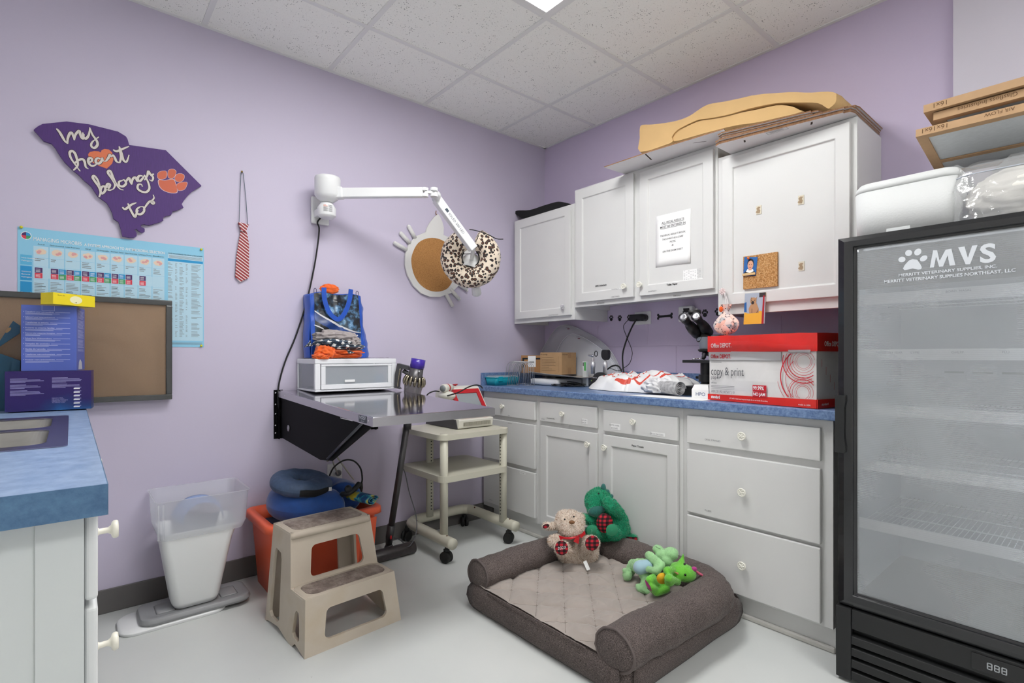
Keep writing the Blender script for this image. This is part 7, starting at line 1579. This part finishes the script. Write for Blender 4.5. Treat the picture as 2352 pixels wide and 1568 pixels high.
for (u, v, w_, h, ro) in ((1386, 1121, 6.5, 11, 0), (1380, 1127, 3.5, 5, -.6), (1394, 1131, 6, 8, .6), (1402, 1141, 6, 8, .9), (1409, 1152, 6, 8, 1.1)):
    MB().ell(pp(u, v, sr+.01), (w_*pxm(sr), .010, h*pxm(sr)), 0, (CF.to_4x4()@Matrix.Rotation(ro, 4, 'Y')).to_3x3(), 14, 8).build('spike', GT, PR)
MB().ell(pp(1375, 1133, sr-.045), .0045).build('eye', mat('glossy black', '0B0B0C', .1), PR)
m = MB(); m.prism([pp(1434, 1232, sr-.032), pp(1463, 1233, sr-.022), pp(1464, 1239, sr-.022), pp(1452, 1243, sr-.026), pp(1434, 1240, sr-.034)], (CAM-pp(1440, 1236, sr)).normalized()*.006); m.build('tail_underside', PLD, PR, bevel=.002)
tagl((1428, 1239, sr-.065), (1428, 1254, sr-.09), .0095, PR, sr)
FG_ = mat('pale green tie dye plush', '9CCB92', .9, var=.20, vs=26, sheen=.5, bump=.2, bs=90)
PF = thing('plush_frog', 'pale green plush frog sprawled on the back corner of the dog bed', 'plush toy', V((1.5, -.80, .16)))
sf = 2.24
b = blob([pe(1511, 1261, sf+.03, 12.5, 10, 11), pe(1541, 1271, sf, 17, 14.5, 16), pe(1527, 1275, sf+.01, 22, 14, 15), pe(1531, 1287, sf-.01, 14, 13, 14), pc((1491, 1275, sf-.02), (1511, 1293, sf-.05), 9.5, 11), pc((1521, 1292, sf), (1497, 1298, sf), 13, 12),
   pc((1497, 1298, sf), (1468, 1300, sf+.02), 14, 17), pc((1520, 1296, sf-.06), (1507, 1311, sf-.08), 8, 9), pc((1507, 1311, sf-.08), (1490, 1307, sf-.06), 9, 7), pc((1468, 1300, sf+.02), (1455, 1297, sf+.06), 16, 13), pc((1455, 1297, sf+.06), (1446, 1314, sf+.06), 13, 11),
   pe(1441, 1320, sf+.03, 11, 13, 12), pe(1436, 1310, sf+.03, 7, 6, 7), pc((1474, 1308, sf), (1484, 1326, sf-.03), 13, 12), pc((1484, 1326, sf-.03), (1480, 1343, sf-.04), 11, 10), pe(1474, 1353, sf-.06, 12, 9, 10), pe(1486, 1359, sf-.07, 6, 6, 7), pe(1466, 1346, sf-.05, 7, 6, 7)], .0042, 4)
for i, p in enumerate(b.v): b.v[i] = p+V((1, 1, 1))*.0018*noise.noise(p*70)
fur(b, 9000, .0032, .0014, 9); b.build('body', FG_, PF)
m = MB(); bb = blob([pc((1488, 1299, sf-.028), (1470, 1303, sf-.018), 14.5, 16)], .005, 3); bb.build('blue_waistband', mat('pale blue plush', '9DBECB', .9, sheen=.5, bump=.4, bs=45), PF)
MB().tube([pp(1506, 1255, sf-.035), pp(1511, 1258, sf-.045), pp(1517, 1260.5, sf-.04)], .0009, 6).build('stitched_mouth', BLK, PF)
FD = mat('lime plush', '6EC23A', .85, var=.10, vs=18, sheen=.5); YB = mat('yellow ribbed belly', 'D9A81F', .85, bump=.6, bs=30, stretch=(1, 1, 4)); MG_ = mat('magenta plush', 'A8287A', .8, sheen=.4)
PDR = thing('plush_dragon', 'bright lime green plush dragon with a yellow belly lying on the right bolster', 'plush toy', V((1.60, -.92, .2)))
sg = 2.14
b = blob([pe(1570, 1315, sg, 29, 19.5, 22, .22), pe(1558, 1306, sg+.02, 19, 15, 18), pc((1562, 1300, sg+.01), (1568, 1282, sg+.02), 11, 4), pc((1568, 1282, sg+.02), (1569, 1273, sg+.02), 4, 2), pc((1552, 1318, sg+.01), (1524, 1334, sg+.02), 16, 17), pe(1520, 1338, sg+.02, 20, 17, 17),
   pc((1545, 1309, sg-.03), (1533, 1310, sg-.05), 8, 9.5), pc((1556, 1336, sg-.03), (1536, 1328, sg-.08), 8, 10), pe(1538, 1336, sg-.07, 12, 10, 9), pc((1510, 1345, sg), (1493, 1332, sg-.02), 12, 10), pc((1493, 1332, sg-.02), (1500, 1326, sg), 9, 8), pc((1530, 1352, sg-.01), (1508, 1360, sg-.03), 9, 8), pc((1508, 1358, sg-.02), (1496, 1348, sg-.04), 10, 8)], .0040, 4)
fur(b, 9000, .0026, .0012, 9); b.build('body', FD, PDR)
patch(1521, 1328, sg-.050, 13, 13, .5, .014).build('belly', YB, PDR)
for u, v in ((1572.3, 1295), (1574, 1319.5)): MB().ell(pp(u, v, sg-.040), .0046).build('eye', mat('glossy black', '0B0B0C', .1), PDR)
MB().ell(pp(1594.5, 1306.5, sg-.01), (.012, .010, .010), 0, CF.to_3x3()).build('nostril', MG_, PDR)
MB().tube([pp(1599, 1311, sg), pp(1606, 1317, sg), pp(1612, 1320, sg), pp(1619, 1325, sg)], [.004, .006, .005, .0015], 8, smooth=4).build('pink_tongue', mat('pink plush', 'D0607C', .7), PDR)
MB().cyl(pp(1556, 1317, sg-.035), pp(1549, 1313, sg-.055), .005, .001, 10).build('tooth', mat('tan felt', 'C4996A', .8), PDR)
m = MB(); m.prism([pp(1481, 1330, sg-.035), pp(1486, 1335, sg-.045), pp(1494, 1346, sg-.055), pp(1497, 1358, sg-.05), pp(1490, 1352, sg-.045), pp(1484, 1343, sg-.04)], (CAM-pp(1488, 1340, sg)).normalized()*.007); m.build('foot_sole', MG_, PDR, bevel=.003)
# ------------------------------------------------------------ sink run on the near left
LM = Matrix()
SCB = thing('sink_cabinet', 'pale grey sink base cabinet seen from its end at the left edge', 'cabinet', (.9, -3.08, 0))
GW = mat('pale grey cabinet paint', 'D3D8D8', .5)
m = MB(); m.box(1.752, 1.770, -3.395, -2.765, .10, .877); m.box(.004, .022, -3.395, -2.765, .10, .877); m.box(.022, 1.752, -3.395, -3.385, .10, .877); m.box(.022, 1.752, -2.775, -2.765, .10, .877); m.box(.022, 1.752, -3.385, -2.775, .10, .118); m.build('body', GW, SCB, bevel=.002)
MB().box(1.7701, 1.7745, -2.825, -2.765, .10, .877).build('end_stile', GW, SCB, bevel=.001)
MB().box(.03, 1.75, -3.39, -2.82, 0, .10).build('toe_kick', GW, SCB)
def skn(c, par): m = MB(); knob_parts(m, c, (0, 1, 0), .017, .036); return m.build('knob', mat('ivory knob', 'EFEBDD', .3), par)
for x0_, x1_ in ((1.19, 1.755), ):
    for z0_, z1_ in ((.712, .858), (.43, .700), (.125, .418)):
        d_ = MB().box(x0_, x1_, -2.7645, -2.7465, z0_, z1_).build('drawer', mat('white drawer gloss', 'E4E6E6', .35), SCB, bevel=.006, seg=3); skn((1.60 if z0_ > .2 else 1.5, -2.7465, (z0_+z1_)/2), d_)
for x0_, x1_ in ((.62, 1.17), (.04, .60)):
    d_ = MB().box(x0_, x1_, -2.7645, -2.7465, .125, .70).build('door', mat('white drawer gloss', 'E4E6E6', .35), SCB, bevel=.004); skn((x0_+.05, -2.7465, .66), d_)
    d_ = MB().box(x0_, x1_, -2.7645, -2.7465, .712, .858).build('drawer', mat('white drawer gloss', 'E4E6E6', .35), SCB, bevel=.004); skn(((x0_+x1_)/2, -2.7465, .80), d_)
SW = thing('sink_worktop', 'streaked blue laminate worktop with a cut-out for the steel sink', 'countertop', (.9, -3.07, .877))
m = MB(); rim = rrect(.525, 1.325, -3.30, -2.787, 0, .03)
def flat(p): return [(q.x, q.y) for q in p]
panel(m, lambda a, b_: V((a, b_, .918)), [(.003, -3.397), (1.817, -3.397), (1.817, -2.737), (.003, -2.737)], [flat(rrect(.54, 1.31, -3.285, -2.80, 0, .03))[::-1]], .040, (0, 0, 1)); m.build('worktop', LAMS, SW)
m = MB(); m.box(1.8171, 1.8185, -3.397, -2.737, .868, .9178); m.box(.003, 1.8185, -2.7369, -2.7355, .868, .9178); m.build('edge_band', LAME, SW)
SK_ = thing('sink', 'double bowl stainless steel sink set into the streaked blue worktop', 'sink', (.92, -3.04, .74))
SSM = mat('satin sink steel', '9E9C9A', .3, 1, var=.08, vs=12, bump=.03, bs=300, stretch=(30, 1, 1)); DKS = mat('sink deck steel', '8E8AA0', .3, 1)
bw_ = [(.600, .890), (.945, 1.268)]
m = MB(); panel(m, lambda a, b_: V((a, b_, .9205)), flat(rrect(.525, 1.325, -3.30, -2.787, 0, .02)), [flat(rrect(a, b_, -3.25, -2.826, 0, .045))[::-1] for a, b_ in bw_], .0018, (0, 0, 1)); m.build('deck', DKS, SK_)
for a, b_ in bw_:
    m = MB(); loft(m, [rrect(a+.03, b_-.03, -3.22, -2.856, .745, .03), rrect(a+.012, b_-.012, -3.238, -2.838, .755, .04), rrect(a, b_, -3.25, -2.826, .915, .045), rrect(a-.003, b_+.003, -3.253, -2.823, .9208, .047)]); m.build('bowl', SSM, SK_)
tag(MB().tube([Z(.90, -30, 955), Z(.91, 2, 966), Z(.90, 16, 976), Z(.86, 22, 990), Z(.80, 24, 1000)], .008, 10, smooth=6).build('blue_hose', mat('dark blue hose', '1E4A6E', .4)), 'dark blue hose hanging over the divider into the sink', 'hose')
# boxes on the sink worktop
def yrect(m, P0, P1, z0, z1, mi, off): # rectangle on a vertical face between plan points
    a, b_ = V(P0), V(P1); d = (b_-a).normalized(); n_ = V((d.y, -d.x, 0)); m.prism([a+n_*off+V((0, 0, z0)), b_+n_*off+V((0, 0, z0)), b_+n_*off+V((0, 0, z1)), a+n_*off+V((0, 0, z1))], n_*.0004, mi)
class Face:
    def __init__(s, a, b_): s.a = V((a[0], a[1], 0)); s.b = V((b_[0], b_[1], 0)); s.d = (s.b-s.a).normalized(); s.n = V((s.d.y, -s.d.x, 0)); s.w = (s.b-s.a).length
    def p(s, u, z, o=.0006): return s.a+s.d*u+s.n*o+V((0, 0, z))
def bxo(name, f, dp, z0, z1, m_, par): m = MB(); a, b_ = f.a, f.b; m.prism([a+V((0, 0, z0)), b_+V((0, 0, z0)), b_-f.n*dp+V((0, 0, z0)), a-f.n*dp+V((0, 0, z0))], (0, 0, z1-z0)); return m.build(name, m_, par, bevel=.0012)
N = NT('indigo carton'); c = N.coord(); t = N.n('TexNoise', i_Scale=7.0, i_Detail=6.0); N.l(c, t.inputs[0]); sp = N.n('SeparateXYZ'); N.l(c, sp.inputs[0])
f_ = N.math('ADD', N.math('MULTIPLY', sp.outputs[2], 5.5), N.math('MULTIPLY', t.outputs['Fac'], .9)); f_ = N.math('SUBTRACT', f_, N.math('MULTIPLY', sp.outputs[1], 1.2))
N.l(N.ramp(f_, [(.30, rgba('1D5C98')), (.48, rgba('14306C')), (.70, rgba('24145E')), (1, rgba('2A1560'))]), N.b.inputs['Base Color']); N.b.inputs['Roughness'].default_value = .35; IND = N.mat
IB = thing('indigo_box', 'dark indigo printed carton lying at the bottom of the box stack by the sink', 'cardboard box', (.25, -2.84, .918))
f1 = Face((.290, -2.962), (.318, -2.722)); bxo('carton', f1, .085, .9225, 1.068, IND, IB)
m = MB(); r_ = random.Random(8); LV = mat('pale lilac print', 'A9A4D8', .6)
for c0, zz0, n_, w_ in ((.014, 1.040, 4, .092), (.014, 1.018, 4, .086), (.014, .997, 5, .092), (.128, 1.042, 5, .090), (.128, 1.018, 4, .086)):
    for j in range(n_): m.rect(f1.p(c0, zz0-j*.0042), f1.d, (0, 0, 1), w_*(.5 if j == 0 else r_.uniform(.85, 1)) if j < n_-1 else w_*.45, .0016, 0)
for j, t in enumerate(('MADE IN CHINA', 'HECHO EN CHINA', 'HERGESTELLT IN CHINA', 'FABRIQUE EN CHINE', 'TILLVERKAD I KINA')): m.text(t, f1.p(.128, .966-j*.0042), f1.d, (0, 0, 1), .0042, 0)
for j in range(6): m.rect(f1.p(.190, .930+j*.0138), f1.d, (0, 0, 1), .018, .0042, 1); m.rect(f1.p(.192, .9355+j*.0138), f1.d, (0, 0, 1), .02, .0018, 0)
m.build('box_print', [LV, PAPER], IB)
BB_ = thing('blue_box', 'periwinkle blue carton covered in small white text standing on the indigo one', 'cardboard box', (.24, -2.83, 1.068))
PERI = mat('periwinkle carton', '5468BC', .4, var=.10, vs=4); f2 = Face((.262, -2.921), (.290, -2.765)); bxo('carton', f2, .150, 1.0690, 1.3125, PERI, BB_)
m = MB(); WP = mat('soft white print', 'C3C8EC', .6)
heads = ['Transform your surroundings.', 'Safeguard your home environment.', 'Transformar su entorno.', 'Proteger su entorno familiar.', 'Erzeugung einer entspannten Atmosphare.', 'Schutz Ihrer Wohnumgebung.', 'Fornyelse din omgivning.', 'Skydda din hemmiljo.', 'Transformer votre environnement.', 'Proteger votre environnement.']
for j, t in enumerate(heads):
    z = 1.2855-j*.0197; m.text(t, f2.p(.012, z), f2.d, (0, 0, 1), .0066, 0, bold=.02, fitw=min(.085, .0029*len(t))); m.rect(f2.p(.0065, z+.0015), f2.d, (0, 0, 1), .0022, .0022, 0)
    e = .012+min(.085, .0029*len(t))+.003; m.rect(f2.p(e, z+.0012), f2.d, (0, 0, 1), max(.01, .140-e), .0014, 0)
    for q in range(2): m.rect(f2.p(.012, z-.0042-.0036*q), f2.d, (0, 0, 1), .128*r_.uniform(.7, 1) if q == 0 else .06*r_.uniform(.6, 1.4), .0014, 0)
m.rect(f2.p(.058, 1.293), f2.d, (0, 0, 1), .036, .0008, 0); m.rect(f2.p(.058, 1.293), f2.d, (0, 0, 1), .0008, .019, 0); m.rect(f2.p(.094, 1.293), f2.d, (0, 0, 1), .0008, .019, 0)
fs_ = Face((f2.b.x, f2.b.y), (f2.b.x-f2.n.x*.148, f2.b.y-f2.n.y*.148))
for j in range(34):
    if j % 8 != 7: m.rect(fs_.p(.02, 1.298-j*.0047), fs_.d, (0, 0, 1), .11*r_.uniform(.8, 1), .0016, 0)
m.build('box_print', WP, BB_)
m = MB(); m.poly([fs_.p(.03, 1.072), fs_.p(.10, 1.072), fs_.p(.09, 1.10), fs_.p(.06, 1.112), fs_.p(.04, 1.10)]); m.build('side_picture', mat('pale picture', 'C4C6D0', .5), BB_)
YBX = thing('yellow_box', 'slim yellow carton with an oval white label on top of the box stack', 'cardboard box', (.28, -2.80, 1.3135))
YW = mat('yellow carton', 'F0D91E', .45); f3 = Face((.3615, -2.8305), (.276, -2.709)); bxo('carton', f3, .062, 1.3140, 1.3560, YW, YBX)
m = MB(); n_ = 24; c0 = .078
m.poly([f3.p(c0+.022*math.cos(2*PI*k/n_), 1.335+.0145*math.sin(2*PI*k/n_)) for k in range(n_)], 0); m.text('Better Ear', f3.p(.015, 1.3455), f3.d, (0, 0, 1), .006, 1); m.poly([f3.p(c0-.006, 1.3245, .001), f3.p(c0+.002, 1.3235, .001), f3.p(c0+.003, 1.3275, .001)], 1)
m.build('oval_label', [mat('cream label', 'F3EFC0', .5), mat('olive print', '7A6A1A', .6)], YBX)
DP = thing('dustpan', 'dark teal plastic dustpan standing at the left edge in front of the framed board', 'dustpan', (.22, -3.02, .918))
TD = mat('dark teal plastic', '12506C', .4); xd = .15
m = MB(); m.prism([X(xd, *p) for p in ((-40, 812), (0, 784), (31, 737), (47, 748), (46, 765), (0, 796), (-40, 830))], (.018, 0, 0)); h_ = m.build('handle', TD, DP, bevel=.004)
m = MB(); m.prism(cat([X(xd+.019, *p) for p in ((12, 762), (17, 754), (25, 752), (24, 758), (16, 764))], 3, True), (.001, 0, 0)); m.build('hang_hole', mat('cork seen through', 'B08F68', .8), h_)
m = MB(); m.prism([X(xd, *p) for p in ((-50, 815), (2, 812), (48, 828), (46, 905), (40, 945), (-50, 945))], (.010, 0, 0)); m.prism([X(xd, *p) for p in ((30, 822), (48, 828), (46, 905), (40, 945), (30, 945))], (.05, 0, 0)); m.build('pan', TD, DP, bevel=.003)
print('SCRIPT OK', len(bpy.data.objects))
